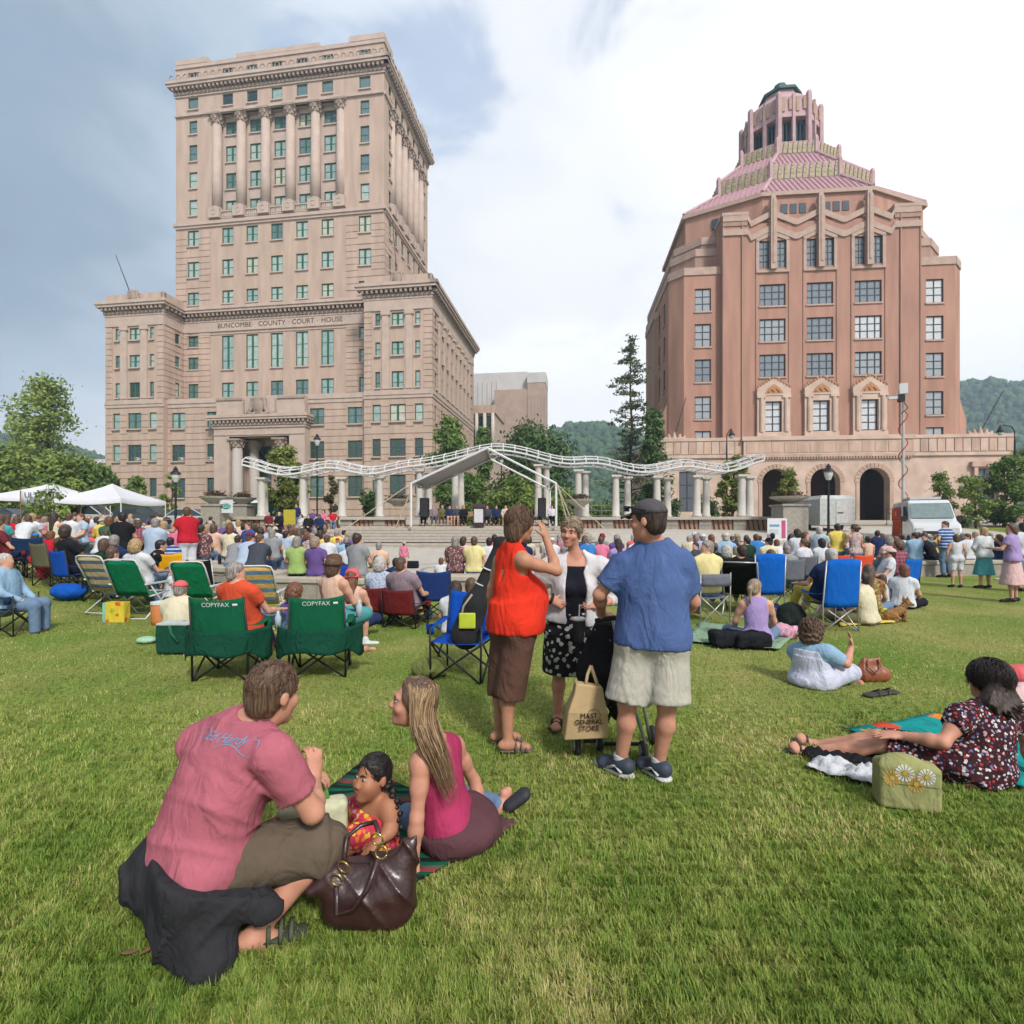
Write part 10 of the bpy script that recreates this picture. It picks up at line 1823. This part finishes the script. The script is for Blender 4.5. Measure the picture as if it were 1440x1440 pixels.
 for y in(-.045,.02):b=MB(); b.lathe([(.001,-.008),(.009,0),(.001,.008)],c=(.198,y,.325),n=7); b.build('eye',IRIS,o,True)
 b=MB(); ring(b,(.10,0,.235),.062,.009,(.5,0,.8),12); b.build('collar',RUB,o,True)
 # fallen leaf scraps
 for px,py,rz in((182,1352,.3),(208,1348,1.2)):b=MB(); b.sheet([[(-.03+.06*u,.012*math.sin(math.pi*u)*v,.01+.006*v*v) for u in np.linspace(0,1,6)] for v in(-1,0,1)],.001); o=b.build('fallen_leaf',mat('dry_leaf',ph(150,112,84)),None,True,loc=G(px,py)+V3(0,0,.02)); o.rotation_euler=(0,0,rz); tag(o,('small dry brown leaf further from the crouching man' if px<200 else 'dry brown leaf right beside the hem of the dark jacket'),'leaf','dry leaves left of the crouching man')
build_things()
# ================================================================ grass blades: real blades, dense near the camera, thinning with distance
def grass_mat():
 m=mat('grass_blades',(.1,.14,.03),rough=.6,spec=.25); N,L,b=nodes_of(m); tc=N.new('ShaderNodeTexCoord')
 n=N.new('ShaderNodeTexNoise'); n.inputs['Scale'].default_value=.8; n.inputs['Detail'].default_value=7; n.inputs['Roughness'].default_value=.68; L.new(tc.outputs['Object'],n.inputs['Vector'])
 g=N.new('ShaderNodeNewGeometry'); a=N.new('ShaderNodeMath'); a.operation='MULTIPLY_ADD'; a.inputs[1].default_value=.34; L.new(g.outputs['Random Per Island'],a.inputs[0])
 sb=N.new('ShaderNodeMath'); sb.operation='MULTIPLY_ADD'; sb.inputs[1].default_value=1.5; sb.inputs[2].default_value=-.425; L.new(n.outputs[0],sb.inputs[0]); L.new(sb.outputs[0],a.inputs[2])
 r=N.new('ShaderNodeValToRGB'); e=r.color_ramp.elements; e[0].position=.20; e[0].color=(.092,.170,.024,1); e[1].position=.80; e[1].color=(.52,.44,.22,1)
 for p,c in((.42,(.18,.27,.044,1)),(.56,(.28,.32,.066,1)),(.68,(.43,.39,.15,1))):x=e.new(p); x.color=c
 L.new(a.outputs[0],r.inputs[0]); L.new(r.outputs[0],b.inputs['Base Color'])
 tr=N.new('ShaderNodeBsdfTranslucent'); L.new(r.outputs[0],tr.inputs[0]); mx=N.new('ShaderNodeMixShader'); mx.inputs[0].default_value=.3; out=[x for x in N if x.type=='OUTPUT_MATERIAL'][0]; L.new(b.outputs[0],mx.inputs[1]); L.new(tr.outputs[0],mx.inputs[2]); L.new(mx.outputs[0],out.inputs[0]); return m
def build_grass(n=430000):
 g=np.random.default_rng(77)
 # depth drawn so that blades thin out with distance; the wedge reaches past the frame on both sides
 u=g.random(n); d0,d1,k=1.35,19.0,1.35
 D=(d0**-k+u*(d1**-k-d0**-k))**(-1/k); X=g.uniform(-1.22,1.22,n)*D
 # tussocks: pull blades towards random tuft centres
 cell=.055+.006*D; cx,cy=np.floor(X/cell),np.floor(D/cell); hsh=lambda a,b,s:np.modf(np.abs(np.sin(a*127.1+b*311.7+s)*43758.5453))[0]
 tx=(cx+hsh(cx,cy,1))*cell; ty=(cy+hsh(cx,cy,2))*cell; w=.45*g.random(n); X=X*(1-w)+tx*w; D=D*(1-w)+ty*w
 AX,AY=np.array([p[0] for p in _arc]),np.array([p[1] for p in _arc]); keep=D<np.interp(X,AX,AY)-.12; X,D,cx,cy=X[keep],D[keep],cx[keep],cy[keep]; free=np.ones(len(X),bool)
 for q in CLOTHS:
  ins=np.ones(len(X),bool); sg=np.sign(np.cross(q[1]-q[0],q[2]-q[1])[2])
  for i in range(4):a,b=q[i],q[(i+1)%4]; ins&=((b[0]-a[0])*(D-a[1])-(b[1]-a[1])*(X-a[0]))*sg>-.01
  free&=~ins
 X,D,cx,cy=X[free],D[free],cx[free],cy[free]; n=len(X)
 Z=.085*np.clip(-X-4.6,0,7)*smooth01((D-7.5)/4.0)
 ln=(.020+.027*g.random(n))*(.8+.4*hsh(cx,cy,3)); wd=(.0023+.0011*D)*g.uniform(.7,1.3,n); wd=np.minimum(wd,.011)
 th=g.uniform(0,2*np.pi,n); tt=hsh(cx,cy,4)*2*np.pi; th=np.where(g.random(n)<.5,tt+g.normal(0,.7,n),th); lean=g.uniform(.25,1.15,n); dx,dy=np.cos(th),np.sin(th)
 base=np.stack([X,D,Z-.004],1); sd=np.stack([-dy,dx,np.zeros(n)],1)*wd[:,None]*.5; dirv=np.stack([dx,dy,np.zeros(n)],1); up=np.array([0,0,1.0])
 mid=base+(dirv*(np.sin(lean*.5)*.5)[:,None]+up*(np.cos(lean*.5)*.55)[:,None])*ln[:,None]
 tip=mid+(dirv*np.sin(lean)[:,None]+up*(np.cos(lean)*.9)[:,None])*ln[:,None]*.55
 V=np.stack([base-sd,base+sd,mid+sd*.8,mid-sd*.8,tip],1).reshape(-1,3); i=np.arange(n)[:,None]*5
 near=D<4.6; j=i[near]; f3=np.concatenate([j+np.array([3,2,4]),i[~near]+np.array([0,1,4])])
 o=link('grass',mesh_np('grass',V,faces4=j+np.array([0,1,2,3]),faces3=f3,smooth=False),None,grass_mat()); tag(o,'short mown grass with yellowed patches covering the park lawn','grass',kind='stuff')
build_grass()
# ================================================================ summer haze: one closed box of thin air round camera and scene
def build_haze():
 b=MB(); b.box(-1500,-60,-2.5,1500,1000,245); m=bpy.data.materials.new('hazy_air'); m.use_nodes=True; N=m.node_tree.nodes; L=m.node_tree.links
 for x in list(N):N.remove(x)
 o=N.new('ShaderNodeOutputMaterial'); v=N.new('ShaderNodeVolumePrincipled'); v.inputs['Color'].default_value=(.66,.83,1,1); v.inputs['Density'].default_value=.00055; v.inputs['Anisotropy'].default_value=.2; L.new(v.outputs[0],o.inputs['Volume'])
 h=b.build('haze',m); h['kind']='stuff'
build_haze()
